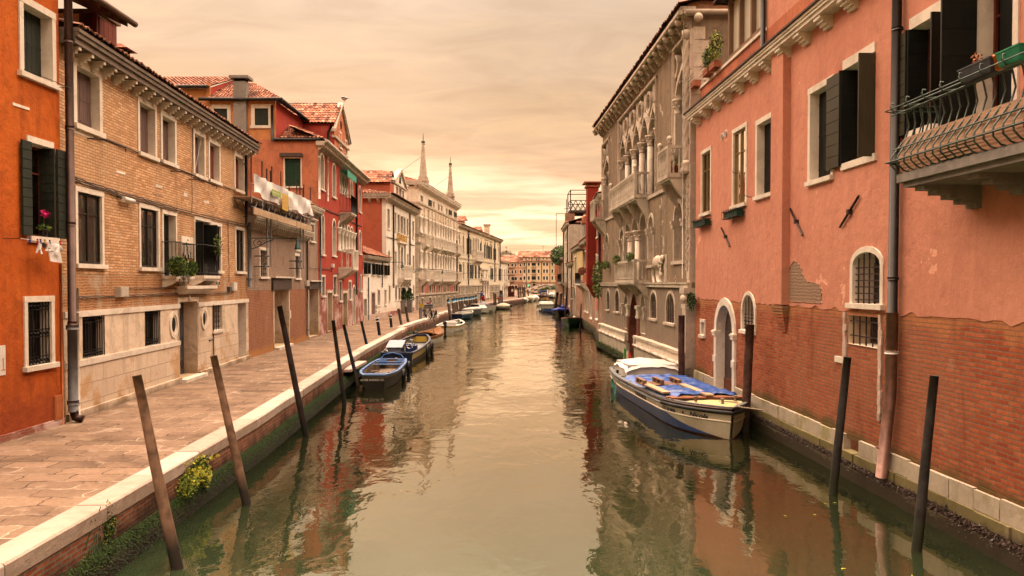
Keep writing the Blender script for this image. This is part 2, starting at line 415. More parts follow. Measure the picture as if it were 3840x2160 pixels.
def topz(h, u):
    if not h.get('arch'): return h['z1']
    c = curve(h, 0, 24)
    for i in range(len(c)-1):
        if c[i][0] <= u <= c[i+1][0]:
            t = (u-c[i][0])/max(1e-6, c[i+1][0]-c[i][0]); return c[i][1]+(c[i+1][1]-c[i][1])*t
    return h['zs']
def window(F, B, h, kind='glass', fw=.12, fm=None, dep=.22, sm=None, sash=None, sill=True, proud=.03, nv=4, nh=5, lod=0, name='window', boards='v', label=None, gl=None, hood=False, sillw=.06, mull=True):
    fm = fm or STONE; sm = sm or SH_GREEN; sash = sash or SASH; gl = gl or GLASS
    u0, u1, z0, z1 = h['u0'], h['u1'], h['z0'], h['z1']; ar = h.get('arch'); zs = h['zs'] if ar else z1
    mb = MB(F)
    if fw > 0:
        mb.box(u0-fw, u0, -.02, proud, z0-.0, zs, fm); mb.box(u1, u1+fw, -.02, proud, z0-.0, zs, fm)
        if ar:
            mb.strip(curve(h, fw), curve(h, 0), -.02, proud, fm)
        else: mb.box(u0-fw-.004, u1+fw+.004, -.02, proud+.006, z1, z1+fw*1.1, fm)
    if sill: mb.box(u0-fw-sillw, u1+fw+sillw, -.02, proud+.07, z0-max(.1, fw*.8), z0, fm)
    e = .002
    mb.face([(u0+e, 0, z0), (u0+e, -dep-.06, z0), (u0+e, -dep-.06, zs), (u0+e, 0, zs)], fm)
    mb.face([(u1-e, 0, z0), (u1-e, -dep-.06, z0), (u1-e, -dep-.06, zs), (u1-e, 0, zs)], fm)
    mb.face([(u0, .02, z0+e), (u1, .02, z0+e), (u1, -dep-.06, z0+e), (u0, -dep-.06, z0+e)], fm)
    if ar:
        c = curve(h)
        for i in range(len(c)-1):
            mb.face([(c[i][0], 0, c[i][1]), (c[i+1][0], 0, c[i+1][1]), (c[i+1][0], -dep-.06, c[i+1][1]), (c[i][0], -dep-.06, c[i][1])], fm)
    else: mb.face([(u0, 0, z1-e), (u1, 0, z1-e), (u1, -dep-.06, z1-e), (u0, -dep-.06, z1-e)], fm)
    if hood:
        mb.box(u0-fw-.12, u1+fw+.12, 0, proud+.16, z1+fw*1.1+.14, z1+fw*1.1+.2, fm); mb.box(u0-fw-.06, u1+fw+.06, 0, proud+.1, z1+fw*1.1+.08, z1+fw*1.1+.138, fm)
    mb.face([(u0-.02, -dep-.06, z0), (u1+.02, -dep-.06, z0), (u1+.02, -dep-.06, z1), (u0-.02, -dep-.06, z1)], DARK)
    w = mb.build(name, B)
    if label: w['label'] = label
    um = (u0+u1)/2
    if kind in ('glass', 'open', 'barglass', 'blind', 'sidesh'):
        g = MB(F); g.box(u0+.01, u1-.01, -dep-.03, -dep-.015, z0+.01, z1-.005, gl); g.build('pane', w)
        s = MB(F); t = .05 if lod == 0 else .08
        cols = [(u0, u0+t), (u1-t, u1)] + ([(um-t*.6, um+t*.6)] if mull else [])
        for a, b in cols: s.box(a, b, -dep-.015, -dep+.03, z0, topz(h, min(max((a+b)/2, u0+.03), u1-.03)), sash)
        s.box(u0+t, u1-t, -dep-.015, -dep+.027, z0, z0+t*1.3, sash); s.box(u0+t, u1-t, -dep-.015, -dep+.027, zs-t, zs, sash)
        if lod == 0 and z1-z0 > 1.6: s.box(u0+t, u1-t, -dep-.012, -dep+.02, z0+(zs-z0)*.7, z0+(zs-z0)*.7+t*.6, sash)
        s.build('sash', w)
    if kind in ('bars', 'barglass'):
        s = MB(F); r = .011; dd = -.05 if kind == 'bars' else -.02
        if kind == 'bars':
            g = MB(F); g.box(u0+.01, u1-.01, -dep-.03, -dep-.015, z0+.01, z1-.005, GLASSD); g.build('pane', w)
        for i in range(nv):
            u = u0+(u1-u0)*(i+.5)/nv; s.box(u-r, u+r, dd-r, dd+r, z0, topz(h, u), IRONR if kind == 'bars' else IRON)
        for i in range(nh):
            z = z0+(zs-z0)*(i+.6)/nh; s.box(u0, u1, dd-r*.6, dd+r*1.4, z-r, z+r, IRONR if kind == 'bars' else IRON)
        s.build('grille', w)
    if kind == 'shut':
        for a, b in ((u0, um-.004), (um+.004, u1)):
            s = MB(F); k = max(2, int((b-a)/.15)) if lod == 0 else 1
            for i in range(k):
                ua, ub = a+(b-a)*i/k+.004, a+(b-a)*(i+1)/k-.004
                if not ar: s.box(ua, ub, -dep-.03, -dep+.012+random.uniform(0,.004), z0+.01, z1-.01, sm)
                else:
                    s.prism([(ua, z0+.01), (ub, z0+.01), (ub, topz(h, ub)-.005), (ua, topz(h, ua)-.005)], -dep-.03, -dep+.012, sm)
            if lod == 0:
                for zz in (.12, .5, .86): s.box(a+.01, b-.01, -dep+.012, -dep+.022, z0+(zs-z0)*zz, z0+(zs-z0)*zz+.05, sm)
            s.build('shutter', w)
    if kind == 'open':
        ww = (u1-u0)/2
        for a, b in ((u0-ww-.02, u0-.02), (u1+.02, u1+ww+.02)):
            s = MB(F); leafpanel(s, a, b, z0, zs, proud+.02, proud+.06, sm, boards); s.build('shutter', w)
    if kind == 'leaf':                       # door leaf
        s = MB(F); leafpanel(s, u0+.01, u1-.01, z0, zs-.002 if ar else z1-.002, -dep-.04, -dep+.01, sm, boards)
        if ar:
            s.strip(curve(h), [(x, zs) for x, _ in curve(h)], -dep-.03, -dep, sm)
        s.box(um+.1, um+.13, -dep+.01, -dep+.05, z0+.95, z0+1.1, IRON)
        s.build('door_leaf', w)
    return w
def cornice(F, B, u0, u1, z, proud=.35, h=.22, sp=.55, m=None, bm=None, bw=.14, bh=.22, name='cornice', z2=None, dent=False):
    """moulded eaves course with a row of stone brackets; z may change to z2 along it"""
    m = m or STONE2; bm = bm or m; z2 = z if z2 is None else z2
    zf = lambda u: z+(z2-z)*(u-u0)/max(.01, u1-u0)
    mb = MB(F)
    def course(d, a, b):
        mb.hexa([(u0, -.05, zf(u0)+a), (u1, -.05, zf(u1)+a), (u1, d, zf(u1)+a), (u0, d, zf(u0)+a), (u0, -.05, zf(u0)+b), (u1, -.05, zf(u1)+b), (u1, d, zf(u1)+b), (u0, d, zf(u0)+b)], m)
    course(proud*.8, 0, h*.4); course(proud*.92, h*.4+.002, h*.7); course(proud, h*.7+.004, h)
    o = mb.build(name, B)
    n = max(1, int((u1-u0)/sp))
    for i in range(n):
        b2 = MB(F); u = u0+(u1-u0)*(i+.5)/n; zz = zf(u)
        b2.prism([(u-bw/2, zz-bh*.3), (u+bw/2, zz-bh*.3), (u+bw/2, zz-.001), (u-bw/2, zz-.001)], 0, proud*.72, bm)
        for k, (dd, hz) in enumerate(((.55, .55), (.38, .78), (.2, 1.0))):
            b2.box(u-bw/2+.006, u+bw/2-.006, 0, proud*dd, zz-bh*hz, zz-bh*(.3 if k == 0 else (.55 if k == 1 else .78)), bm)
        b2.build('bracket', o)
    return o
def tileroof(name, parent, a, b, c, d, m=None, pw=.22, row=.38, amp=.055):
    """pantiled slope: a-b eave, d-c ridge (world points); a grid of round tile rows"""
    m = m or TILE; a, b, c, d = V(a), V(b), V(c), V(d); L = (b-a).length; S = max((d-a).length, (c-b).length)
    nc = max(2, int(L/pw)); nr = max(1, int(S/row)); nn = ((b-a).cross(d-a)).normalized()
    if nn.z < 0: nn = -nn
    mb = MB(); q = 4
    P = lambda s, t: (a+(b-a)*s)*(1-t)+(d+(c-d)*s)*t
    for r in range(nr):
        t0, t1 = r/nr, (r+1)/nr
        base = len(mb.v); jit = [random.uniform(-.012, .012) for _ in range(nc+1)]
        for t, lift in ((t0, .045), (t1+.02, .0)):
            for i in range(nc*q+1):
                s = i/(nc*q); w = abs(sin(pi*(i/q)))
                mb.v.append(P(s, min(t, 1.02)+jit[i//q]*.5)+nn*(amp*w+lift))
        k = mb.mi(m); w1 = nc*q+1
        for i in range(nc*q):
            mb.uv[len(mb.f)] = [(i//q+.3, r+.3)]*4
            mb.f.append((base+i, base+i+1, base+w1+i+1, base+w1+i)); mb.m.append(k); mb.sm.append(True)
        for i in range(0, nc*q):             # butt of the tile row
            mb.uv[len(mb.f)] = [(i//q+.3, r+.3)]*4
            p0, p1 = mb.v[base+i], mb.v[base+i+1]
            mb.v += [p0-nn*.04, p1-nn*.04]; e = len(mb.v)
            mb.f.append((base+i, base+i+1, e-1, e-2)); mb.m.append(k); mb.sm.append(False)
    mb.face([a-nn*.03, b-nn*.03, c-nn*.03, d-nn*.03], DARK, raw=True)
    return mb.build(name, parent)
def pipe(F, B, p, m, r=.05, d=.1, z0=None, z1=None, name='downpipe', u=None):
    """vertical downpipe with collars; p = (top pixel, bottom pixel) or u,z0,z1"""
    if p: (u, z1), (ub, z0) = F.uz(p[0], d), F.uz(p[1], d)
    mb = MB(F); mb.tube([(u, d, z0), (u, d, z1)], r, m, 8)
    z = z0+.3
    while z < z1:
        mb.tube([(u, d, z), (u, d, z+.05)], r*1.25, m, 8); mb.box(u-.02, u+.02, 0, d, z, z+.03, m); z += 2.1
    return mb.build(name, B)
def baluster(mb, u, d, z0, z1, m, r=.055, n=6):
    h = z1-z0; mb.lathe((u, d), [(r*.8, z0), (r*.8, z0+h*.08), (r*.45, z0+h*.12), (r, z0+h*.3), (r*.5, z0+h*.55), (r*.4, z0+h*.8), (r*.8, z0+h*.93), (r*.8, z1)], m, n)
def balcony(F, B, u0, u1, z, proj, h=.95, style='stone', m=None, sp=.22, slab=.16, corb=3, ch=.5, name='balcony', panel=False, label=None):
    m = m or STONE2; mb = MB(F)
    mb.box(u0, u1, -.02, proj, z-slab*.6, z, m); mb.box(u0+.05, u1-.05, -.02, proj-.05, z-slab, z-slab*.6-.002, m)
    o = mb.build(name, B)
    if label: o['label'] = label
    for i in range(corb):
        c = MB(F); u = u0+.12+(u1-u0-.24)*(i/(corb-1) if corb > 1 else .5)
        poly = []
        for k in range(7):
            a = k/6*pi/2; poly.append((sin(a)*proj*.85, z-slab-.003-ch*(1-(sin(a)))**.8 if k < 6 else z-slab-.003))
        for k in range(6):
            (d0, za), (d1, zb) = poly[k], poly[k+1]
            c.hexa([(u-.09, d0, za), (u+.09, d0, za), (u+.09, d1+.001, zb), (u-.09, d1+.001, zb), (u-.09, d0, z-slab-.003), (u+.09, d0, z-slab-.003), (u+.09, d1+.001, z-slab-.003), (u-.09, d1+.001, z-slab-.003)], m)
        c.build('corbel', o)
    r = MB(F)
    if style == 'stone':
        t = .12; zr = z+h
        for (a, b, c0, c1) in ((u0, u1, proj-t, proj), (u0, u0+t, 0, proj-t), (u1-t, u1, 0, proj-t)):
            r.box(a, b, c0, c1, zr-.1, zr, m); r.box(a+.01, b-.01, c0+.01, c1-.01, z, z+.08, m)
        n = max(2, int((u1-u0-.3)/sp))
        for k in range(n+1):
            u = u0+.2+(u1-u0-.4)*k/n
            if panel and k % 4 == 0: r.box(u-.07, u+.07, proj-t+.01, proj-.01, z+.08, zr-.1, m)
            else: baluster(r, u, proj-t/2, z+.08, zr-.1, m)
        for u in (u0+t/2, u1-t/2):
            r.box(u-t/2-.005, u+t/2+.005, proj-t-.005, proj+.005, z, zr+.02, m)
            k = max(1, int((proj-t)/sp))
            for j in range(k): baluster(r, u, (proj-t)*(j+.5)/k, z+.08, zr-.1, m)
    else:
        mi = IRON; zr = z+h
        for zz in (zr, z+.08): r.tube([(u0+.03, 0, zz), (u0+.03, proj-.03, zz), (u1-.03, proj-.03, zz), (u1-.03, 0, zz)], .016, mi, 5)
        n = max(3, int((u1-u0)/.1))
        for k in range(n+1): r.tube([(u0+.03+(u1-u0-.06)*k/n, proj-.03, z), (u0+.03+(u1-u0-.06)*k/n, proj-.03, zr)], .009, mi, 4)
        k2 = max(2, int(proj/.1))
        for u in (u0+.03, u1-.03):
            for j in range(k2): r.tube([(u, (proj-.03)*j/k2, z), (u, (proj-.03)*j/k2, zr)], .009, mi, 4)
    r.build('railing', o)
    return o
def chimney(B, x, y, z0, z1, w, m, cap=True):
    mb = MB(); mb.box(x-w/2, x+w/2, y-w/2, y+w/2, z0, z1, m)
    if cap:
        mb.box(x-w*.65, x+w*.65, y-w*.65, y+w*.65, z1, z1+.1, m); mb.box(x-w*.4, x+w*.4, y-w*.4, y+w*.4, z1+.1, z1+.3, DARK)
        mb.hexa([(x-w*.75,y-w*.75,z1+.3),(x+w*.75,y-w*.75,z1+.3),(x+w*.75,y+w*.75,z1+.3),(x-w*.75,y+w*.75,z1+.3),(x-w*.1,y-w*.1,z1+.5),(x+w*.1,y-w*.1,z1+.5),(x+w*.1,y+w*.1,z1+.5),(x-w*.1,y+w*.1,z1+.5)], TILE)
    return mb.build('chimney', B)
def streetlamp(F, at, L, label, scr=.45):
    """scrolled iron arm on the wall with a hanging lamp; at=(u,z)"""
    u, z = at; t = thing('street_lamp', label, 'street lamp', F.T(u, 0, z-.5), 'wall lamps along the quay')
    a = MB(F); a.box(u-.03, u+.03, 0, .03, z-.5, z+.1, LAMPG); a.tube([(u, .0, z), (u, L, z)], .022, LAMPG, 6)
    pts = []
    for k in range(26):
        an = k/25*4.2*pi; rr = .2*(1-k/30); pts.append((u, .25+rr*cos(an)*1.0+k*.006, z-.22+rr*sin(an)*.9))
    a.tube(pts, .012, LAMPG, 5)
    a.tube([(u, .02, z-.45), (u, .3, z-.36), (u, .65, z-.17), (u, .95, z-.04)], .018, LAMPG, 5)
    for cx, rr in ((.62, .09), (.85, .06), (.42, .12)):
        a.tube([(u, cx+rr*cos(q*.6)*(1-q/16), z-.12-rr*.3+rr*sin(q*.6)*(1-q/16)) for q in range(14)], .009, LAMPG, 5)
    a.build('bracket_arm', t)
    c = (u, L-.05); b = MB(F)
    b.lathe(c, [(.02, z+.05), (.03, z-.05), (.05, z-.08), (.05, z-.2), (.09, z-.26), (.12, z-.42), (.14, z-.46), (.12, z-.47)], LAMPG, 12); b.build('lamp_head', t)
    g = MB(F); g.lathe(c, [(.12, z-.47), (.13, z-.52), (.11, z-.58), (.03, z-.61)], LGLASS, 12); g.build('lamp_shade', t)
    return t
def q(px, py): p = on_z(px, py, QZ); return (p.x, p.y)
PL_OR = plaster('orange_render', (.52,.125,.020), (.43,.088,.015), (.20,.042,.012), streak=.75, bump=.5, low=(QZ, 1.5, (.27,.055,.02)))
BR_L2 = brick('old_pale_brick', (.50,.245,.11), (.84,.52,.29), (.34,.21,.13), bw=.26, bh=.072, ms=.012, c3=(.62,.40,.22), blot=(.47,.36,.26), blot_amt=.12, wob=.016)
BR_L2b = brick('eroded_brick', (.50,.21,.075), (.36,.13,.05), (.50,.35,.21), bw=.25, bh=.066, ms=.016, bump=1.2, wob=.03, blot=(.46,.36,.26), blot_amt=.3)
ST_L2 = plaster('base_render', (.74,.60,.46), (.66,.52,.39), (.28,.20,.13), streak=.7, bump=.4, low=(QZ, 1.3, (.40,.27,.14)))
AS_L2 = brick('base_ashlar', (.74,.60,.46), (.62,.48,.36), (.26,.20,.15), bw=1.15, bh=.42, ms=.008, bump=.5, blot=(.50,.30,.14), blot_amt=.35, wob=.02, low=(QZ-.2, .55, (.20,.15,.10)))
BR_L3a = brick('grey_brown_brick', (.33,.20,.14), (.42,.30,.22), (.33,.27,.21), bw=.25, bh=.062, ms=.012, c3=(.28,.16,.11), blot=(.45,.38,.30), blot_amt=.05, wob=.014)
BR_L3b = brick('orange_new_brick', (.36,.155,.085), (.42,.20,.115), (.25,.13,.085), bw=.25, bh=.065, ms=.010, wob=.01, low=(QZ, .5, (.47,.22,.08)))
PL_CO = plaster('coral_render', (.56,.21,.11), (.50,.17,.09), (.20,.085,.06), streak=.5, bump=.3)
PL_CO2 = plaster('orange_tan_render', (.60,.27,.11), (.53,.22,.09), (.30,.12,.07), patch=(.50,.30,.17), patch_amt=.04, streak=.4)
PL_RED = plaster('red_render', (.42,.070,.045), (.36,.055,.038), (.22,.03,.022), streak=.5, bump=.3)
PL_RED2 = plaster('faded_red_render', (.42,.055,.035), (.36,.05,.04), (.42,.14,.11), streak=.6, bump=.3)
BR_L4 = brick('efflorescent_brick', (.30,.085,.055), (.36,.13,.085), (.30,.18,.14), bw=.25, bh=.07, ms=.010, blot=(.62,.46,.42), blot_amt=.42, wob=.02)
PL_WH = plaster('white_render', (.82,.75,.66), (.76,.69,.60), (.58,.49,.41), streak=.5, bump=.25, low=(QZ, 1.4, (.56,.44,.32)))
PL_CR = plaster('cream_render', (.80,.71,.54), (.73,.64,.48), (.48,.39,.29), streak=.45, bump=.25)
PL_SAL = plaster('salmon_render', (.47,.13,.07), (.42,.11,.06), (.30,.09,.06), streak=.35)
ST_L7 = plaster('grey_palace_stone', (.86,.74,.60), (.78,.66,.53), (.48,.38,.29), streak=.5, bump=.4)
AS_L7 = brick('rusticated_base', (.44,.37,.27), (.36,.29,.21), (.18,.14,.10), bw=1.0, bh=.5, ms=.03, bump=1.4, wob=.05)
PL_RB = plaster('worn_red_infill', (.36,.10,.055), (.42,.16,.10), (.52,.42,.34), streak=.6, bump=.6)
QUAYBR = brick('quay_brick', (.32,.085,.035), (.42,.15,.07), (.30,.24,.20), bw=.25, bh=.07, ms=.016, bump=1.2, wob=.02, low=(.12, .85, (.030,.024,.016)))
F = Fac(q(0,1662), q(237,1589)); FO = F
u1 = F.uz((237,1500))[0]
B = thing('orange_house', 'bright orange rendered house with green shutters and washing below its window, nearest on the left', 'house', F.T(0,0,QZ))
hs = [H(F,A,150,15,352,572), dict(zip(('u0','z1','u1','z0'), (*F.uz(A(186,962)), *F.uz(B_(365,350))))), H(F,B_,180,785,347,1195)]
wall(F, B, -6.5, u1, QZ-.1, 14.2, hs, PL_OR); body(F, B, -6.5, u1, QZ-.1, 14.2, 7, PL_OR)
window(F, B, hs[0], 'shut', fw=.13, sm=SH_GREEN, dep=.24)
h = hs[1]; w = window(F, B, h, 'blind', fw=0, sm=SH_GREEN, dep=.28, gl=GLASSD, sash=REDWOOD)
m_ = MB(F); m_.box(h['u0']-.05, h['u1']+.0, -.02, .035, h['z1'], h['z1']+.13, STONE); m_.box(h['u0']-.05, h['u1']+.1, -.02, .08, h['z0']-.13, h['z0']-.002, STONE); m_.build('sill', w)
for a, b in ((F.uz(A(122,1000))[0], F.uz(A(186,1000))[0]), (F.uz(A(362,1000))[0]+.01, F.uz(A(426,1000))[0])):
    m_ = MB(F); leafpanel(m_, a, b, h['z0']+.0, h['z1']+.0, .05, .09, SH_GREEN, 'h', 10); m_.build('shutter', w)
m_ = MB(F); m_.box(h['u1']-.05, h['u1']-.01, -.26, .06, h['z0']+.01, h['z1'], SH_GREEN)
for i in range(10): m_.box(h['u1']-.06, h['u1']-.05, -.26, .06, h['z0']+.02+(h['z1']-h['z0'])*i/10, h['z0']-.01+(h['z1']-h['z0'])*(i+1)/10, SH_GREEN)
m_.build('shutter', w)
w = window(F, B, hs[2], 'blind', fw=.11, dep=.25, sillw=.05, gl=GLASSD)
def ornate_grille(F, w, h, nv=7, bands=(0, .5, 1), d=-.03):
    g = MB(F); u0, u1, z0, z1 = h['u0'], h['u1'], h['z0'], h['z1']
    for i in range(nv+1): uu = u0+.01+(u1-u0-.02)*i/nv; g.box(uu-.009, uu+.009, d-.009, d+.009, z0+.01, z1-.01, IRON)
    for b in bands:
        zc = z0+.02+(z1-z0-.04)*b; zc = min(max(zc, z0+.09), z1-.09)
        for zz in (zc-.075, zc+.075): g.box(u0, u1, d-.013, d+.015, zz-.009, zz+.009, IRON)
        for i in range(nv): g.ball((u0+(u1-u0)*(i+.5)/nv, d, zc), .03, IRON, 6, 4)
    g.build('grille', w)
ornate_grille(F, w, hs[2])
m_ = MB(F); a = F.uz(A(85,690)); b = F.uz(A(195,760)); m_.box(a[0], b[0], -.02, .012, b[1]+.02, a[1]-.02, STONE, .01); m_.build('stone_patch', B)
m_ = MB(F); a = F.uz(W_(378,165)); b = F.uz(W_(435,320)); m_.box(a[0], b[0], -.02, .05, b[1], a[1], plain('orange_box', (.46,.14,.05), .6, .15)); m_.box(a[0]+.03, b[0]-.03, .05, .056, b[1]+.04, a[1]-.04, plain('orange_box_door', (.48,.16,.06), .6, .15)); m_.build('meter_box', B)
m_ = MB(F); m_.tube([F.T(F.uz(B_(403,525))[0], .03, F.uz(B_(403,525))[1]), F.T(F.uz(W_(440,330))[0], .03, QZ)], .022, plain('orange_conduit', (.44,.13,.04), .6), 6, raw=True); m_.build('conduit', B)
m_ = MB(F); m_.box(F.uz(B_(430,1300))[0], u1+.02, 0, .05, QZ-.1, F.uz(B_(450,1180))[1], AS_L2); m_.box(-6.5, F.uz(B_(428,1300))[0], 0, .03, QZ-.1, QZ+.14, BR_L4); m_.build('plinth', B)
m_ = MB(F); m_.tube([F.T(*[F.uz(A(122,470))[0]], .12, F.uz(A(122,470))[1]), F.T(F.uz(A(122,470))[0], .35, F.uz(A(122,500))[1]), F.T(F.uz(A(372,590))[0], .35, F.uz(A(372,600))[1]), F.T(F.uz(A(372,590))[0], .05, F.uz(A(372,590))[1])], .008, IRON, 4, raw=True)
m_.build('drying_rack', B)
S = thing('wall_sign', 'white street number board with an orange figure on the orange wall', 'sign', F.T(F.uz(B_(5,1200))[0], .02, F.uz(B_(5,1275))[1]))
a = F.uz(B_(-45,1085)); b = F.uz(B_(33,1278)); m_ = MB(F); m_.box(a[0], b[0], .0, .02, b[1], a[1], WHITE); m_.build('board', S)
m_ = MB(F); om = plain('orange_lettering', (.55,.24,.06), .6); m_.box(b[0]-.09, b[0]-.06, .021, .024, b[1]+.12, b[1]+.34, om); m_.box(b[0]-.13, b[0]-.02, .021, .024, b[1]+.09, b[1]+.115, om); m_.build('lettering', S)
WS = thing('washing_line', 'thin white washing line with coloured pegs under the orange house window', 'washing line', F.T(F.uz(B_(140,370))[0], .3, F.uz(B_(140,370))[1]))
zl = F.uz(B_(290,372), .35)[1]; ua = F.uz(B_(140,370), .35)[0]; ub = F.uz(B_(455,388), .35)[0]
m_ = MB(F); m_.tube([(ua, .35, zl+.02), ((ua+ub)/2, .35, zl-.005), (ub, .35, zl+.0)], .006, WHITE, 4); m_.tube([(ua, 0, zl+.02), (ua, .35, zl+.02)], .006, IRON, 4); m_.tube([(ub-.1, 0, zl+.02), (ub-.1, .35, zl)], .006, IRON, 4); m_.build('line', WS)
pegc = {'blue': plain('blue_peg', (.06,.07,.30), .5), 'red': plain('red_peg', (.55,.03,.04), .5), 'yellow': plain('yellow_peg', (.6,.33,.02), .5)}
for x, c in ((203,'blue'),(255,'red'),(275,'blue'),(305,'yellow'),(338,'blue'),(407,'red')):
    uu = F.uz(B_(x,375), .35)[0]; m_ = MB(F); m_.hexa([(uu-.018,.335,zl-.05),(uu-.005,.335,zl-.05),(uu-.005,.365,zl-.05),(uu-.018,.365,zl-.05),(uu-.002,.335,zl+.045),(uu+.01,.335,zl+.045),(uu+.01,.365,zl+.045),(uu-.002,.365,zl+.045)], pegc[c])
    m_.hexa([(uu+.005,.335,zl-.05),(uu+.018,.335,zl-.05),(uu+.018,.365,zl-.05),(uu+.005,.365,zl-.05),(uu-.01,.335,zl+.045),(uu+.002,.335,zl+.045),(uu+.002,.365,zl+.045),(uu-.01,.365,zl+.045)], pegc[c]); m_.build('peg', WS)
def clothpiece(poly, name, label, cat, mat, d=.35, wob=.02):
    """hanging cloth: poly outline in B_ zoom pixels"""
    P2 = [F.uz(B_(*p), d) for p in poly]; n = len(P2); c = (sum(p[0] for p in P2)/n, sum(p[1] for p in P2)/n)
    mb = MB(F); rings = []
    for k in (1., .66, .33):
        rings.append([(c[0]+(u-c[0])*k, c[1]+(z-c[1])*k) for u, z in P2])
    for s_, dd in ((1, .008), (-1, -.008)):
        pts = [(u, d+dd+wob*sin(u*45+z*9), z) for rg in rings for u, z in rg]+[(c[0], d+dd, c[1])]
        fs = []
        for r in range(2):
            for i in range(n): fs.append((r*n+i, r*n+(i+1) % n, (r+1)*n+(i+1) % n, (r+1)*n+i))
        for i in range(n): fs.append((2*n+i, 2*n+(i+1) % n, 3*n))
        mb.mesh(pts, fs, mat, True)
    o = mb.build(name); tag(o, label, cat); return o
clothpiece([(335,380),(380,382),(410,386),(425,430),(415,434),(416,450),(416,490),(416,517),(375,512),(335,506),(336,470),(334,440),(330,412),(322,440),(311,436),(316,405),(324,385)], 't_shirt', 'white t-shirt hanging from the washing line', 't-shirt', CLOTH)
clothpiece([(262,378),(280,380),(283,400),(280,425),(290,455),(277,460),(270,430),(262,425),(252,450),(239,452),(246,432),(256,410)], 'sock', 'pair of long white socks pegged on the washing line', 'socks', CLOTH, wob=.01)
clothpiece([(287,380),(311,384),(310,398),(302,418),(296,416),(286,402)], 'briefs', 'small black garment pegged between socks and t-shirt', 'garment', plain('black_cloth', (.02,.02,.025), .9), wob=.01)
def pot(name, label, loc, r, h, mat, leafn=60, leafr=(.15,.15,.12), leafs=.04, mats=None, extra=None, cat='potted plant', group=None):
    t = thing(name, label, cat, loc, group); x, y, z = loc
    m = MB(); m.lathe((x, y), [(r*.7, z), (r*.95, z+h*.85), (r*1.08, z+h*.86), (r*1.08, z+h), (r*.9, z+h), (r*.9, z+h*.9)], mat, 12); m.build('pot', t)
    m = MB(); m.leaves((x, y, z+h+leafr[2]*.7), leafr, leafn, leafs, mats or [LEAF1, LEAF2])
    for _ in range(6): m.tube([(x, y, z+h*.9), (x+random.uniform(-.6,.6)*leafr[0], y+random.uniform(-.6,.6)*leafr[1], z+h+leafr[2])], .006, LEAF3, 4, raw=False)
    m.build('foliage', t)
    if extra: extra(t, x, y, z+h)
    return t
def pinkfl(t, x, y, z):
    m = MB(); mm = plain('magenta_petal', (.62,.015,.16), .6, .25)
    m.leaves((x+.02, y, z+.34), (.085,.085,.09), 70, .032, [mm]); 
    for _ in range(5): m.tube([(x, y, z), (x+random.uniform(-.04,.04), y+random.uniform(-.04,.04), z+.3)], .005, LEAF1, 4)
    m.build('flowers', t)
h = hs[1]; pu = F.uz(B_(297,340), -.02)[0]
pot('flower_pot', 'potted magenta cyclamen on the orange house window sill', F.T(pu, -.01, h['z0']+.01), .085, .15, plain('dark_plastic_pot', (.03,.022,.025), .5), 50, (.15,.15,.07), .045, [LEAF1, LEAF3, LEAF2], pinkfl)
F.sub(0)
pb = thing('rain_pipe', 'tall brown copper rain pipe with grey iron foot between orange and brick houses', 'rain pipe', F.T(u1+.12, .14, QZ))
uu = F.uz(B_(490,900), .16)[0]; zc = F.uz(B_(490,945), .16)[1]
m_ = MB(F); m_.tube([(uu, .16, zc), (uu, .16, 14)], .085, PIPE_BR, 12)
for z in (zc+.02, zc+2.2, zc+4.3, zc+6.2, zc+8.4): m_.tube([(uu, .16, z), (uu, .16, z+.08)], .097, PIPE_BR, 12)
m_.build('upper_pipe', pb)
m_ = MB(F); m_.tube([(uu, .16, QZ+.25), (uu, .16, zc)], .10, PIPE_GR, 12); m_.tube([(uu, .16, zc-.08), (uu, .16, zc+.02)], .13, PIPE_GR, 12); m_.tube([(uu, .16, QZ+.4), (uu, .16, QZ+.5)], .12, PIPE_GR, 12)
m_.tube([(uu, .16, QZ+.3), (uu+.02, .2, QZ+.12), (uu+.06, .34, QZ+.06)], .095, PIPE_BR, 10); m_.build('iron_foot', pb)
F = Fac(q(237,1583), q(929.8,1345.6)); FB = F
B = thing('brick_house', 'long pale brick house with stone base, shuttered upper windows and two small iron balconies', 'house', F.T(F.L/2,0,QZ))
up = [H(F,A,513,442,672,902), H(F,A,943,690,1050,1072), H(F,A,1098,783,1185,1120), H(F,A,1318,903,1385,1205), H(F,A,1420,963,1487,1242), H(F,A,1594,1055,1652,1305)]
lo = [H(F,B_,520,30,690,530), H(F,B_,950,140,1072,552), H(F,B_,1105,182,1192,608), H(F,B_,1322,222,1424,606), H(F,B_,1432,258,1498,572), H(F,B_,1600,288,1656,577)]
gb = [H(F,B_,550,880,705,1142), H(F,B_,975,845,1083,1067), H(F,B_,1440,803,1502,967)]
dr = [H(F,B_,1212,785,1338,1305), H(F,B_,1612,790,1668,1192)]
for h in dr: h['z0'] = QZ+.1
zb = F.uz(B_(560,848))[1]; zt = 9.32; zmid = F.uz(B_(545,1190))[1]
allh = up+lo+gb+dr
ze = F.uz(B_(700,600))[1]
wall(F, B, 0, F.L, ze, zt, allh, BR_L2, 'brick_wall'); wall(F, B, 0, F.L, zb, ze, allh, BR_L2b, 'eroded_brick_wall')
wall(F, B, 0, F.L, zmid, zb, allh, ST_L2, 'stone_base_wall', .03); wall(F, B, 0, F.L, QZ-.1, zmid, allh, AS_L2, 'ashlar_wall', .035)
body(F, B, 0, F.L, QZ-.1, zt+.3, 8, BR_L2)
m_ = MB(F); dl, dr1 = dr[0]['u0'], dr[0]['u1']
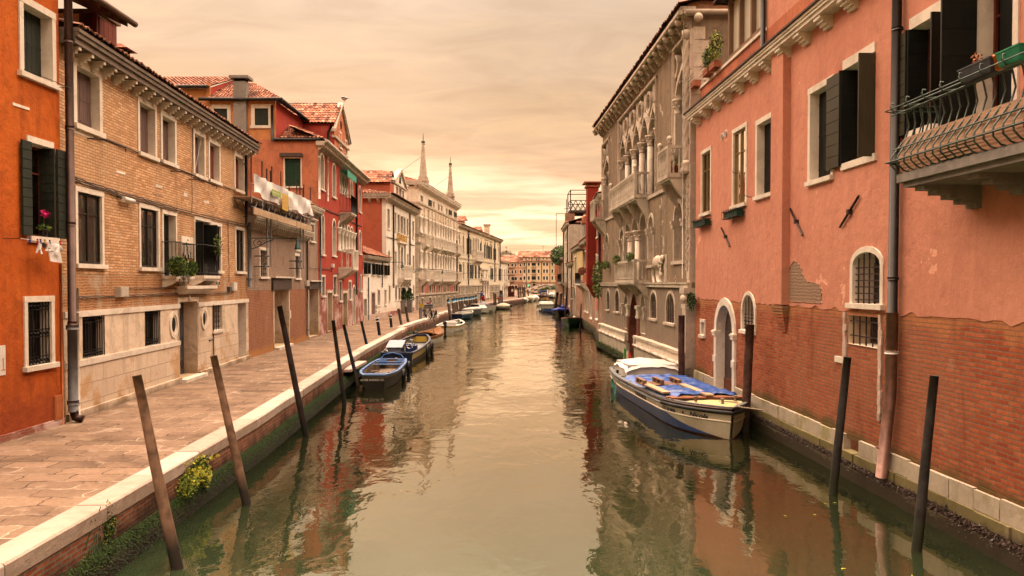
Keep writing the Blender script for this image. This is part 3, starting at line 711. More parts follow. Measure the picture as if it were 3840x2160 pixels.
for a, b in ((.02, dl-.03), (dr1+.03, F.L-.02)):
    m_.box(a, b, 0, .07, zb-.12, zb+.02, STONE, .004); 
    if a < 1: m_.box(a, b, 0, .075, zmid-.1, zmid+.04, STONE, .004)
    m_.box(a, b, 0, .12, QZ-.1, QZ+.16, AS_L2, .01)
m_.build('string_course', B)
for i, h in enumerate(up): window(F, B, h, 'shut', fw=.13 if i else .15, sm=(SH_MAUVE if i < 4 else SH_RED), dep=.2, sillw=.02)
for i, h in enumerate(lo):
    if i == 2: w = window(F, B, h, 'leaf', fw=.1, sm=SH_BLACK, dep=.2, sill=False)
    elif i == 3:
        w = window(F, B, h, 'sidesh', fw=.1, sm=SH_BLACK, dep=.3, sill=False)
        for a, b in ((h['u0']-.02, h['u0']+.02), (h['u1']-.03, h['u1']+.01)):
            m_ = MB(F); m_.box(a, b, -.28, .28, h['z0'], h['z1']-.08, SH_BLACK); m_.build('shutter', w)
    else: window(F, B, h, 'glass', fw=.11, dep=.06, sillw=.05, gl=GLASSC)
for i, h in enumerate(gb):
    if i < 2:
        w = window(F, B, h, 'blind', fw=0, dep=.2, sill=False, gl=GLASSD); ornate_grille(F, w, h, 9 if i == 0 else 8, (0, 1))
    else: window(F, B, h, 'bars', fw=.05, dep=.3, nv=4, nh=5)
w = window(F, B, dr[0], 'leaf', fw=.14, fm=ST_L2, sm=plain('grey_metal_door', (.10,.10,.11), .5, .3), dep=.42, sill=False, name='doorway')
m_ = MB(F); h = dr[0]; um = (h['u0']+h['u1'])/2
for i in range(7): m_.box(h['u0']+.08+i*.13, h['u0']+.1+i*.13, -.4, -.38, h['z0'], h['z1']-.05, IRON)
for zz in (.35, 1.1, 1.9, 2.5):
    for uu in (.2, .5, .8): m_.tube([(h['u0']+(h['u1']-h['u0'])*uu+.1*cos(k*.7), -.37, h['z0']+zz+.14*sin(k*.7)) for k in range(10)], .008, IRON, 4)
m_.build('grille', w)
m_ = MB(F); a = F.uz(B_(1190,765)); b = F.uz(B_(1400,740)); zz = h['z1']+.25
m_.box(a[0]-.02, b[0]+.02, 0, .38, zz+.16, zz+.26, STONE); m_.box(a[0]+.04, b[0]-.04, 0, .3, zz+.08, zz+.155, STONE); m_.box(a[0]+.1, b[0]-.1, 0, .2, zz, zz+.075, STONE)
m_.box(h['u0']-.2, h['u1']+.2, -.4, .3, QZ, QZ+.1, STONE); m_.ball((um+.02, .06, h['z1']+.12), .1, STONE, 10, 6, (1,.3,1)); m_.build('door_hood', w)
window(F, B, dr[1], 'leaf', fw=.1, sm=REDWOOD, dep=.38, sill=False, name='doorway')
for c, hw, hh in (((1170,937),20,66), ((1378,898),15,55)):      # oval eyes
    ua = F.uz(B_(c[0]-hw, c[1]))[0]; ub = F.uz(B_(c[0]+hw, c[1]))[0]; zc = F.uz(B_(*c))[1]; rz = abs(F.uz(B_(c[0],c[1]-hh))[1]-F.uz(B_(c[0],c[1]+hh))[1])/2; uc = (ua+ub)/2; ru = (ub-ua)/2
    m_ = MB(F); el = lambda k: [(uc+ru*k*cos(t*pi/10), zc+(rz+(k-1)*ru)*sin(t*pi/10)) for t in range(21)]
    m_.strip(el(1.45), el(1.0), .0, .075, STONE); m_.prism(el(1.0)[:-1], .03, .038, DARK); m_.strip(el(1.0), el(.7), .037, .045, ST_L2); m_.build('oval_window', B)
cornice(F, B, -.05, F.L+.35, zt, .48, .34, F.L/25, plain('old_gutter', (.20,.15,.115), .8, .3, 4), STONE, .13, .26)
tileroof('roof', B, F.T(-.05,.5,zt+.36), F.T(F.L+.35,.5,zt+.36), F.T(F.L+.35,-5.5,zt+1.75), F.T(-.05,-5.5,zt+1.75))
m_ = MB(F); m_.face([(F.L+.02,-.3,zt),(F.L+.02,-10.7,zt),(F.L+.02,-5.5,zt+1.7)], BR_L2); m_.build('gable', B)
balcony(F, B, F.uz(B_(1098,612))[0], F.uz(B_(1232,612))[0]+.0, lo[2]['z0'], .42, 1.0, 'iron', STONE, corb=2, ch=.2)
balcony(F, B, F.uz(B_(1318,612),.1)[0], F.uz(B_(1432,612),.1)[0], lo[3]['z0'], .42, 1.0, 'iron', STONE, corb=2, ch=.2)
for k, (x, y, r, n, lb) in enumerate(((1205,540,(.30,.26,.30),1500,'large round bushy plant hanging on the first iron balcony of the brick house'), (1300,555,(.2,.22,.24),800,'smaller round bush beside the large one between the iron balconies'))):
    uu, zz = F.uz(B_(x,y), .5); m_ = MB(); m_.leaves(F.T(uu,.5,zz), r, n, .04, [LEAF1, LEAF1, LEAF2, LEAF3]); m_.tube([F.T(uu,.5,zz-.25), F.T(uu,.4,zz+.1)], .02, SH_GREY, 5, raw=True)
    tag(m_.build('balcony_bush'), lb, 'plant')
uu, zz = F.uz(B_(1245,610), .45); m_ = MB(); 
for _ in range(22):
    p = F.T(uu+random.uniform(-.15,.2), .45+random.uniform(-.1,.1), zz); e = p+V((random.uniform(-.1,.1), random.uniform(-.2,.2), random.choice((-.35,.75))*random.uniform(.4,1)))
    m_.tube([p, (p+e)/2+V((random.uniform(-.06,.06),0,.02)), e], .012, LEAF3 if e.z > p.z else SH_GREY, 4, raw=True)
tag(m_.build('cactus'), 'spiky upright cactus stems with dry trailing stalks between the balcony bushes', 'plant')
uu, zz = F.uz(B_(1470,400), .3); m_ = MB(); m_.leaves(F.T(uu,.35,zz), (.15,.22,.4), 160, .05, [LEAF1, LEAF2]); m_.tube([F.T(uu-.3,.35,zz-.9), F.T(uu,.35,zz+.1)], .01, SH_GREY, 4, raw=True); tag(m_.build('creeper'), 'thin leafy climber at the right edge of the second iron balcony', 'plant')
uu, zz = F.uz(B_(1385,600), .2); pot('plant_pot', 'grey bucket pot on the floor of the second iron balcony', F.T(uu,.2,lo[3]['z0']+.002), .13, .26, PIPE_GR, 30, (.12,.12,.1), .04)
a = F.uz(B_(1222,332)); b = F.uz(B_(1310,487)); RP = thing('relief_plaque', 'white marble relief of a bearded figure carrying a child on the brick wall', 'relief', F.T((a[0]+b[0])/2, 0, b[1]))
def relief_man(mb, u, z, s, mat, d=.04):
    mb.ball((u, d+.03, z+.92*s), .075*s, mat, 10, 8, (1,.8,1.15)); mb.ball((u, d, z+.68*s), .16*s, mat, 10, 8, (.95,.5,1.25)); mb.ball((u, d, z+.42*s), .17*s, mat, 10, 8, (.9,.5,1.2))
    mb.tube([(u-.07*s, d, z+.4*s), (u-.09*s, d+.02, z+.2*s), (u-.07*s, d, z+.02*s)], .065*s, mat, 7, .04*s); mb.tube([(u+.07*s, d, z+.4*s), (u+.10*s, d+.02, z+.2*s), (u+.08*s, d, z+.02*s)], .065*s, mat, 7, .04*s)
    mb.tube([(u-.14*s, d, z+.8*s), (u-.2*s, d+.02, z+.6*s), (u-.1*s, d+.06, z+.52*s)], .042*s, mat, 6, .03*s); mb.tube([(u+.14*s, d, z+.8*s), (u+.22*s, d+.02, z+.66*s), (u+.2*s, d+.03, z+.85*s)], .042*s, mat, 6, .03*s)
m_ = MB(F); m_.box(a[0], b[0], -.01, .03, b[1], a[1], STONE)
for (p_, q_, r_, t_) in ((a[0], a[0]+.03, b[1], a[1]), (b[0]-.03, b[0], b[1], a[1])): m_.box(p_, q_, .03, .05, r_, t_, STONE)
m_.build('slab', RP); m_ = MB(F); s_ = (a[1]-b[1])*.86; relief_man(m_, (a[0]+b[0])/2-.02, b[1]+.03, s_, STONE); m_.ball(((a[0]+b[0])/2+.16*s_, .06, b[1]+.95*s_), .06*s_, STONE, 8, 6); m_.ball(((a[0]+b[0])/2+.15*s_, .05, b[1]+.82*s_), .09*s_, STONE, 8, 6); m_.build('figures', RP)
def cable(F, pts, zf, r, d=.04, parent=None, mat=CABLE, jig=.012):
    out = []
    P2 = [F.uz(zf(*p), d) for p in pts]
    for i in range(len(P2)-1):
        for k in range(6):
            t = k/6; out.append((P2[i][0]+(P2[i+1][0]-P2[i][0])*t, d+random.uniform(0,.02), P2[i][1]+(P2[i+1][1]-P2[i][1])*t+random.uniform(-jig,jig)))
    out.append((P2[-1][0], d, P2[-1][1])); m = MB(F); m.tube(out, r, mat, 5); return m.build('cable', parent)
cb = [(485,1195),(560,1225),(700,1268),(830,1312),(960,1345),(1100,1385),(1200,1415)]
for o_ in (0, 12, 24): cable(F, [(x,y+o_) for x, y in cb], A, .016, .05, B)
for o_ in (0, 14): cable(F, [(1200,148+o_),(1400,196+o_),(1550,232+o_),(1690,262+o_)], B_, .016, .05, B)
for o_ in (0, 9): cable(F, [(535,748+o_),(700,742+o_),(780,742+o_)], B_, .012, .05, B); cable(F, [(845,740+o_),(1000,732+o_),(1200,722+o_),(1400,722+o_),(1560,712+o_)], B_, .012, .05, B)
cable(F, [(865,680),(880,690),(1100,688),(1420,686)], B_, .012, .04, B); cable(F, [(490,852),(700,938),(930,1035),(1200,1145),(1500,1258),(1655,1318)], A, .018, .03, B, jig=.004)
cable(F, [(1548,235),(1556,650)], B_, .012, .04, B); cable(F, [(1305,850),(1303,1449)], A, .01, .04, B); cable(F, [(1360,800),(1362,960),(1330,1120),(1310,1200)], A, .007, .12, B, WHITE)
def wbox(F, zf, x0, y0, x1, y1, d, mat, name, B, lab=None):
    a = F.uz(zf(x0,y0)); b = F.uz(zf(x1,y1)); m = MB(F); m.box(a[0], b[0], 0, d, b[1], a[1], mat); m.box(a[0]+.02, b[0]-.02, d, d+.01, b[1]+.02, a[1]-.02, mat); return m.build(name, B)
wbox(F, B_, 782,680,838,748, .14, PIPE_CR, 'junction_box', B); wbox(F, B_, 1566,650,1590,706, .12, WHITE, 'meter_box', B); wbox(F, B_, 1541,680,1558,712, .1, PIPE_GR, 'meter_box', B)
wbox(F, B_, 1565,882,1600,955, .015, STONE, 'doorbell_panel', B)
m_ = MB(F); a = F.uz(A(832,1350), .12); m_.tube([(a[0], .14, a[1]), (a[0]+.0+.62, .14, a[1]-.01)], .065, WHITE, 10); m_.tube([(a[0]-.1, 0, a[1]+.05), (a[0]+.05, .14, a[1])], .02, IRON, 5); m_.box(a[0]+.62, a[0]+.72, .1, .18, a[1]-.05, a[1]+.04, PIPE_GR); m_.build('floodlight', B)
for x in (1466, 1484):
    a = F.uz(B_(x,656)); m_ = MB(F); m_.tube([(a[0],0,a[1]),(a[0],.03,a[1])], .1, WHITE, 14); m_.tube([(a[0],.03,a[1]),(a[0],.035,a[1])], .07, DARK, 12); m_.build('vent', B)
for x0, x1, y in ((635,795,945),(1190,1305,1165),(1310,1425,1220)):
    a = F.uz(A(x0,y), .1); m_ = MB(F); b = F.uz(A(x1,y), .1); m_.tube([(a[0]-.1,.0,a[1]), (a[0],.32,a[1]), (b[0]-.1,.34,a[1])], .018, IRONR, 5); m_.tube([(b[0]-.1,.34,a[1]), (b[0]-.05,.34,a[1]-.1)], .012, IRONR, 4); m_.build('drying_arm', B)
for x0,y0,x1,y1 in ((790,1150,850,1195),(1030,1305,1105,1340),(1055,1245,1098,1285),(1245,1300,1272,1345),(1380,1355,1420,1390),(490,890,630,930),(500,350,515,385)):
    a = F.uz(A(x0,y0)); b = F.uz(A(x1,y1)); m_ = MB(F); m_.box(a[0], b[0], -.01, .012, b[1]+.02, a[1]-.02, STONE, .01); m_.build('stone_patch', B)
uu = F.uz(B_(520,900), .1)[0]; pipe(F, B, None, PIPE_CR, .055, .1, QZ+.02, F.uz(B_(515,690),.1)[1], u=uu)
pipe(F, B, (A(1670,990), B_(1680,260)), PIPE_BK, .06, .12); 
m_ = MB(F); uu = F.uz(B_(1440,800))[0]; m_.tube([(uu-.05,.06,F.uz(B_(1440,800))[1]), (uu-.05,.06,QZ+.05)], .025, PIPE_GR, 6); m_.tube([(uu-.5,.06,QZ+1.1), (uu-.05,.06,QZ+1.15)], .03, PIPE_GR, 6); m_.build('conduit', B)
yd = 21.6; DX = on_y(*A(655,100), yd).x; z0 = on_y(*A(655,250), yd).z-1.2; z1 = on_y(*A(655,92), yd).z
DM = MB(); DM.box(DX-1.9, DX, yd, yd+1.0, z0, z1, PL_CR); o = DM.build('roof_lantern', B)
m_ = MB(); m_.box(DX-.45, DX-.0, yd-.03, yd-.002, z0, z1, woodm('dark_post', (.10,.05,.035), (.07,.035,.025)))
m_.box(DX-.08, DX+.03, yd-.05, yd+.05, z0, z1, SH_RED)
for i in range(4): m_.box(DX+.005, DX+.05, yd+.06+i*.235, yd+.285+i*.235, z0+.1, z1-.05, SH_RED)
m_.build('shutter', o)
m_ = MB(); RW = woodm('grey_beam', (.22,.15,.11), (.12,.075,.055), sz=(20,1.5,20)); rz = z1
def slabroof(xa, za, xb, zb_, th, m):
    m_.hexa([(xa, yd-2.4, za), (xb, yd-2.4, zb_), (xb, yd+.25, zb_), (xa, yd+.25, za), (xa, yd-2.4, za+th), (xb, yd-2.4, zb_+th), (xb, yd+.25, zb_+th), (xa, yd+.25, za+th)], m)
slabroof(DX+.85, rz-.22, DX-1.0, rz+.62, .09, RW)
slabroof(DX-1.0, rz+.62, DX-2.9, rz-.25, .09, RW)
for k in range(6):
    y = yd-2.3+k*.48; m_.hexa([(DX+.75,y,rz-.30),(DX-1.0,y,rz+.5),(DX-1.0,y+.08,rz+.5),(DX+.75,y+.08,rz-.30),(DX+.75,y,rz-.19),(DX-1.0,y,rz+.61),(DX-1.0,y+.08,rz+.61),(DX+.75,y+.08,rz-.19)], RW)
m_.tube([(DX+.9,yd-2.5,rz-.2),(DX+.9,yd+.3,rz-.2)], .08, RW, 8); m_.box(DX-1.95,DX+.12,yd-.1,yd+1.1,rz,rz+.1,RW); m_.build('lantern_roof', o)
p = on_y(*A(862,385), 25.3); chimney(B, p.x-.2, 25.3, zt+.6, p.z-.1, .5, BR_L2)
F = Fac(q(929.8,1345.6), q(1194.4,1260.3)); FC = F
B = thing('workshop_house', 'low grey-brown brick workshop with stone gutter brackets and scaffold tower on its front', 'house', F.T(F.L/2,0,QZ))
us = F.uz(C_(850,900))[0]; zc1 = F.uz(C_(330,300))[1]; zc2 = F.uz(C_(850,480))[1]; zcc = (zc1+zc2)/2; zu = 7.35; zw = F.uz(C_(545,935))[1]
hs = [H(F,C_,420,572,487,815), H(F,C_,737,625,780,827), H(F,C_,878,337,912,497), H(F,C_,546,935,682,1440), H(F,C_,862,928,948,1345)]
hs[3]['z0'] = QZ+.12; hs[4]['z0'] = QZ+.08
wall(F, B, 0, us, zw, zcc, hs, BR_L3a, 'brick_wall'); wall(F, B, 0, us, QZ-.1, zw, hs, BR_L3b, 'lower_brick_wall'); wall(F, B, us, F.L, QZ-.1, 8.0, hs, BR_L3a, 'brick_wall')
m_ = MB(F); m_.box(0, us, -.5, -.1, zcc, zu, BR_L3b); m_.build('parapet', B)
body(F, B, 0, F.L, QZ-.1, 7.3, 8, BR_L3a)
m_ = MB(F); m_.box(us, F.L, -8, -.004, 7.3, 8.0, BR_L3a); m_.build('side_wall', B)
cornice(F, B, -.1, us, zcc, .42, .26, .38, STONE2, STONE2, .16, .26); cornice(F, B, us, F.L+.1, 8.0, .4, .26, .36, STONE2, STONE2, .16, .24)
tileroof('roof', B, F.T(0,0,zu+.02), F.T(us,0,zu+.02), F.T(us,-5,8.9), F.T(0,-5,8.9)); tileroof('roof', B, F.T(us,.3,8.28), F.T(F.L,.3,8.28), F.T(F.L,-3,9.4), F.T(us,-3,9.4))
window(F, B, hs[0], 'bars', dep=.3, fw=.12); window(F, B, hs[1], 'bars', dep=.3, fw=.12); window(F, B, hs[2], 'bars', dep=.3, fw=.1, hood=True, nv=3)
w = window(F, B, hs[3], 'leaf', fw=.14, sm=SH_MAUVE, dep=.75, sill=False, fm=ST_L2, name='doorway')
h = hs[3]; m_ = MB(F); a = F.uz(C_(525,900))[0]; b = F.uz(C_(692,900))[0]; m_.box(a, b, -.1, .1, h['z1']+.0, h['z1']+.55, WDOOR); m_.box(a-.05, b+.25, -.1, .22, h['z1']+.55, h['z1']+.62, STONE); m_.build('lintel', w)
m_ = MB(F); m_.box(h['u0'], h['u1'], -.7, .25, QZ, QZ+.12, STONE); m_.build('step', w)
w = window(F, B, hs[4], 'leaf', fw=.14, sm=WDOOR, dep=.6, sill=False, fm=ST_L2, name='doorway')
h = hs[4]; m_ = MB(F); m_.box(h['u0']-.15, h['u1']+.15, -.1, .08, h['z1'], h['z1']+.42, WDOOR); m_.box(h['u0']-.2, h['u1']+.35, -.1, .2, h['z1']+.42, h['z1']+.48, STONE); m_.build('lintel', w)
pipe(F, B, (C_(325,330), C_(320,910)), PIPE_GR, .085, .14); pipe(F, B, (C_(850,480), C_(853,1350)), PIPE_GR, .05, .08); pipe(F, B, (C_(968,250), C_(975,960)), PIPE_GR, .055, .1)
wbox(F, C_, 826,848,852,900, .12, PIPE_CR, 'meter_box', B); wbox(F, C_, 682,1122,695,1190, .05, STONE, 'letter_box', B)
cable(F, [(340,360),(520,400),(720,455),(850,490)], C_, .016, .05, B); cable(F, [(850,730),(900,740),(965,742)], C_, .014, .05, B)
SF = thing('scaffold', 'steel scaffold platform wrapped in white cloth hanging over the brick workshop front', 'scaffold', F.T(F.uz(C_(520,700))[0], .4, F.uz(C_(520,730))[1]))
PO = PIPE_GR; d1 = .75
za = 7.45; zb_ = 8.45; ua = F.uz(C_(345,150), d1)[0]; ub = F.uz(C_(880,300), d1)[0]
for x in (487, 522, 787, 815):
    uu = F.uz(C_(x,500), .55)[0]; m_ = MB(F); m_.tube([(uu, .55, F.uz(C_(x,728 if x < 600 else 745), .55)[1]), (uu, .55, zb_+.35)], .028, PO, 7); m_.build('pole', SF)
for k in range(8):
    uu = ua+(ub-ua)*k/7; m_ = MB(F); m_.tube([(uu, d1, za-.35), (uu, d1, zb_+.45)], .025, PO, 6); m_.build('pole', SF)
m_ = MB(F)
for dd in (0.1, d1):
    for zz in (za-.15, za-.5): m_.tube([(ua-.1, dd, zz), (ub+.1, dd, zz)], .025, PO, 6)
    n = 22
    for k in range(n): m_.tube([(ua+(ub-ua)*k/n, dd, za-.15-.35*(k % 2)), (ua+(ub-ua)*(k+1)/n, dd, za-.15-.35*((k+1) % 2))], .014, PO, 5)
for x, y in ((490,628),(490,722),(790,673),(790,740)):
    a = F.uz(C_(x,y), .55); m_.tube([(a[0], -.2, a[1]), (a[0], .62, a[1])], .028, PO, 6); m_.tube([(a[0]-.55, -.1, a[1]), (a[0]+.2, -.1, a[1])], .028, PO, 6); m_.tube([(a[0]-.4, .55, a[1]), (a[0]+.25, .55, a[1])], .028, PO, 6)
m_.build('truss', SF)
m_ = MB(F)
for k in range(3): m_.box(ua+(ub-ua)*k/3+.03, ua+(ub-ua)*(k+1)/3-.03, d1+.05, d1+.09, za-.78, za-.52, PLANK, .01); m_.box(ua+(ub-ua)*k/3+.01, ua+(ub-ua)*(k+1)/3-.01, .1, d1, za-.14, za-.09, PLANK)
m_.build('plank', SF)
m_ = MB(F); nu, nz = 60, 8; zt1 = F.uz(D_(815,1118), d1)[1]; zt2 = F.uz(D_(1362,1352), d1)[1]; zt0 = (zt1+zt2)/2+.02
pts = []
for j in range(nz+1):
    for i in range(nu+1):
        u = ua+(ub-ua)*i/nu; t = j/nz; top = zt0+.1-.03*abs(sin(i*.35)); bot = za-.02+.05*sin(i*.5)+.07*sin(i*.23+1)
        pts.append((u, d1+.09+.035*sin(i*.9+j*.5)+.03*sin(i*.31-j*.6), top+(bot-top)*t))
m_.mesh(pts, [(j*(nu+1)+i, j*(nu+1)+i+1, (j+1)*(nu+1)+i+1, (j+1)*(nu+1)+i) for j in range(nz) for i in range(nu)], CLOTH, True); m_.build('wrapping', SF)
tx = plain('faded_print', (.55,.30,.2), .9)
for (x0,y0,x1,y1,c,lb) in ((1010,1215,1092,1312,(.34,.42,.10),'green'), (1102,1255,1157,1432,(.62,.40,.06),'yellow'), (1160,1285,1192,1425,(.66,.58,.48),'white')):
    a = F.uz(D_(x0,y0), d1+.2); b = F.uz(D_(x1,y1), d1+.2); o = thing('site_notice', lb+' printed building notice fixed to the scaffold cloth', 'banner', F.T((a[0]+b[0])/2, d1+.2, b[1]))
    m_ = MB(F); m_.box(a[0], b[0], d1+.215, d1+.22, b[1], a[1]-.05, plain(lb+'_banner', c, .8, .1)); m_.build('sheet', o); m_ = MB(F)
    k = int((a[1]-b[1])/.11)
    for i in range(1, k): m_.box(a[0]+.06, b[0]-.06-random.random()*.2*(b[0]-a[0]), d1+.2205, d1+.224, b[1]+i*.11, b[1]+i*.11+.03, tx if lb != 'green' else WHITE)
    m_.build('print', o)
a = F.uz(C_(335,466)); streetlamp(F, (F.uz(C_(335,466))[0], a[1]), 1.98, 'green street lamp on a scrolled arm from the workshop wall, nearest of the wall lamps')
F = Fac(q(1194.4,1260.3), q(1362,1206)); FR = F
B = thing('red_palace', 'tall red rendered palace with arched loggia windows, stone balcony and iron balcony under green awning', 'palace', F.T(F.L/2,0,QZ))
zt = 11.95
Y = lambda x0,y0,x1,y1,a=None: H(F,Y1,x0,y0,x1,y1,a)
Z2 = lambda x0,y0,x1,y1,a=None: H(F,Y2,x0,y0,x1,y1,a)
tops = [Y(97,62,165,740,'r'), Y(316,252,376,880,'r'), Y(640,540,686,900,'r'), Y(797,665,835,1145,'r')]
log2 = Y(455,420,600,880)
mid = [Z2(78,15,112,488,'r'), Z2(208,75,247,503,'r'), Z2(522,208,546,480,'r')]
log1 = [Z2(275,95,313,460,'r'), Z2(318,110,351,460,'r'), Z2(355,125,384,460,'r'), Z2(387,142,415,460,'r'), Z2(423,162,450,458,'r')]
gr = [Z2(83,752,118,972), Z2(220,748,257,960), Z2(288,808,316,1032), Z2(403,808,430,1012), Z2(534,735,551,915)]
dd = [Z2(150,942,207,1385), Z2(332,945,384,1342), Z2(449,862,480,1285,'r')]
for h in dd: h['z0'] = QZ+.08
for h, k in zip(dd, (1,1,0)): 
    if k: h['z1'] = min(h['z1'], 4.2)
allh = tops+[log2]+mid+log1+gr+dd
zr = F.uz(Y2(150,900))[1]
wall(F, B, 0, F.L, zr, zt, allh, PL_RED, 'render_wall'); wall(F, B, 0, F.L, QZ-.1, zr, allh, BR_L4, 'brick_wall')
body(F, B, .6, F.L, QZ-.1, zt, 9, PL_RED, top=False)
for h in tops: window(F, B, h, 'blind', fw=.12, dep=.3, lod=1)
w = window(F, B, log2, 'glass', fw=.1, dep=.35, lod=1, sill=False); 
for k in (.0, .34, .67, 1.): m_ = MB(F); baluster(m_, log2['u0']+.1+(log2['u1']-log2['u0']-.2)*k, -.08, log2['z0'], log2['z1'], STONE, .13, 10); m_.build('column', w)
for h in mid: window(F, B, h, 'blind', fw=.12, dep=.28, lod=1, gl=GLASSD)
for h in log1[:4]: window(F, B, h, 'blind', fw=.09, dep=.4, lod=1, sill=False, gl=SHADE)
window(F, B, log1[4], 'blind', fw=.09, dep=.4, lod=1, sill=False, gl=DARK)
for i in range(6):
    m_ = MB(F); u = log1[0]['u0']-.1 if i == 0 else (log1[4]['u1']+.1 if i == 5 else (log1[i-1]['u1']+log1[i]['u0'])/2); z0 = log1[0]['z0']; z1 = log1[2]['zs']
    m_.lathe((u, .06), [(.19,z0),(.19,z0+.1),(.13,z0+.16),(.12,z1-.4),(.15,z1-.36),(.13,z1-.32),(.21,z1-.1),(.23,z1-.02),(.23,z1+.05)], STONE, 12); m_.build('column', B)
for h in gr: window(F, B, h, 'bars', fw=.12, dep=.25, nv=3, nh=5)
window(F, B, dd[0], 'leaf', fw=.14, sm=SH_BGREEN, dep=.5, sill=False, name='doorway', fm=ST_L2); window(F, B, dd[1], 'leaf', fw=.16, sm=SH_BLACK, dep=.5, sill=False, name='doorway', fm=ST_L2); window(F, B, dd[2], 'leaf', fw=.12, sm=WDOOR, dep=.25, sill=False, name='doorway')
balcony(F, B, F.uz(Y2(282,640))[0]-.1, F.uz(Y2(500,640),.9)[0], F.uz(Y2(400,645),.9)[1], 1.0, 1.25, 'stone', STONE, corb=5, ch=.55, panel=True, sp=.3)
balcony(F, B, log2['u0']-.25, F.uz(Y1(750,1000),.75)[0], F.uz(Y1(590,1100),.8)[1], .8, 1.15, 'iron', STONE2, corb=4, ch=.6)
m_ = MB(F); AW = plain('green_awning', (.07,.33,.24), .8, .25, 3); za_ = log2['z1']+.25; n = 18; ua, ub = log2['u0']-.3, log2['u1']+.35
for i in range(n):
    a, b = ua+(ub-ua)*i/n, ua+(ub-ua)*(i+1)/n; z_ = za_-.15; m_.hexa([(a,.55,z_-.42+.05*(i % 2)),(b,.55,z_-.42+.05*(i % 2)),(b,.57,z_-.42+.05*(i % 2)),(a,.57,z_-.42+.05*(i % 2)),(a,.53,z_),(b,.53,z_),(b,.57,z_),(a,.57,z_)], AW)
m_.box(ua,ub,0,.56,za_-.14,za_-.1,AW); m_.build('awning', B)
cornice(F, B, -.2, F.L+.3, zt, .5, .25, .5, STONE2, STONE2, .14, .24); m_ = MB(F); m_.tube([(-.2,.55,zt+.27),(F.L+.3,.55,zt+.27)], .09, PIPE_CR, 8); m_.build('gutter', B)
tileroof('roof', B, F.T(0,.5,zt+.3), F.T(F.L+.2,.5,zt+.3), F.T(F.L+.2,-1.6,zt+1.15), F.T(0,-1.6,zt+1.15), row=.45)
pipe(F, B, (Y1(82,5), Y1(90,900)), PIPE_CR, .065, .12); pipe(F, B, (Y1(232,130), Y1(236,940)), PIPE_CR, .065, .12); pipe(F, B, (Y1(757,520), Y2(515,960)), PIPE_BK, .08, .12)
cable(F, [(160,1075),(430,1190),(600,1280),(750,1355),(850,1395)], Y1, .03, .04, B); cable(F, [(60,650),(190,660),(200,690)], Y2, .025, .06, B); cable(F, [(215,712),(330,715),(450,720),(560,712)], Y2, .022, .06, B); wbox(F, Y2, 191,595,214,640, .12, WHITE, 'meter_box', B)
G1 = Fac((-32, F.O.y-.03), (F.O.x+.02, F.O.y-.03)); yo = F.O.y-.03
def gz(x, y): return on_y(*D_(x,y), yo)
hw = hole(G1, D_(1130,950), D_(1275,1205)); zl1 = gz(1430,780).z
xm = gz(1050,700).x; xl = gz(438,400).x; ut = lambda x: x-G1.O.x
h2 = [hole(G1, D_(486,500), D_(611,655)), hole(G1, D_(857,497), D_(983,655))]
zm = gz(900,425).z; zh = gz(300,315).z
wall(G1, B, 0, G1.L, 5.0, zl1, [hw]+h2, PL_CO, 'gable_wall'); wall(G1, B, 0, ut(xm), zl1, zm, h2, PL_CO2, 'upper_wall'); wall(G1, B, 0, ut(xl), zm, zh, [], PL_CO2, 'upper_wall')
w = window(G1, B, hw, 'shut', fw=.07, sm=SH_BGREEN, dep=.08); a = G1.uz(D_(1095,908)); b = G1.uz(D_(1292,940)); m_ = MB(G1); m_.box(a[0], b[0], 0, .3, b[1], a[1], WDOOR); m_.build('hood', w)
for h in h2: window(G1, B, h, 'shut', fw=.2, sm=SH_GREEN, dep=.06)
F5 = Fac((xm, yo+.02), (xm+.05, 52.2)); zq = zm
wall(F5, B, 0, F5.L, 11.5, zq, [], PL_RED2, 'upper_wall'); G2 = Fac((xm, 52.2), (-11.55, 52.2)); wall(G2, B, 0, G2.L, 11.5, zq-.1, [], PL_RED2, 'upper_wall')
tileroof('roof', B, (xl,yo-.3,zm+.02), (xm+.35,yo-.3,zm+.02), (xm-2.3,yo+3.2,zm+1.75), (xl,yo+3.2,zm+1.75)); tileroof('roof', B, (xm+.35,yo-.3,zm+.02), (xm+.35,53,zm+.02), (xm-2.3,53,zm+1.75), (xm-2.3,yo+3.2,zm+1.75))
tileroof('roof', B, (-32,yo-.35,zh+.02), (xl+.1,yo-.35,zh+.02), (xl+.3,yo+4.5,zh+1.75), (-32,yo+4.5,zh+1.75))
m_ = MB(); m_.mesh([(xl+.02,yo,zm),(xl+.02,yo,zh),(xl+.22,yo+4.5,zh+1.7),(xl+.22,yo+4.5,zm)], [(0,1,2,3)], PL_RED2); m_.box(xl-.1,xl+.12,yo-.1,yo+.05,zm-1.0,zh+.3,PL_CO2); m_.build('roof_wall', B)
m_ = MB(); m_.tube([(xl-.4,yo-.42,zm-.02),(xm+.42,yo-.42,zm-.02)], .1, PIPE_BK, 8); m_.tube([(xm+.42,yo-.42,zm-.02),(xm+.42,52.1,zm-.02)], .1, PIPE_BK, 8); m_.tube([(-32,yo-.42,zh),(xl+.1,yo-.42,zh)], .1, PIPE_BK, 8); m_.tube([(gz(1040,780).x,yo-.12,zl1-.02),(F.O.x+.2,yo-.12,zl1-.02)], .1, PIPE_BK, 8)
m_.tube([(xm-.2,yo-.1,zm-.3),(xm-.2,yo-.1,zl1-.1)], .07, PIPE_BK, 8); m_.tube([(-11.65,52.0,zq-.3),(-11.9,52.0,zq-.8),(-11.9,52.0,12.2)], .08, PIPE_BK, 8); m_.build('gutter', B)
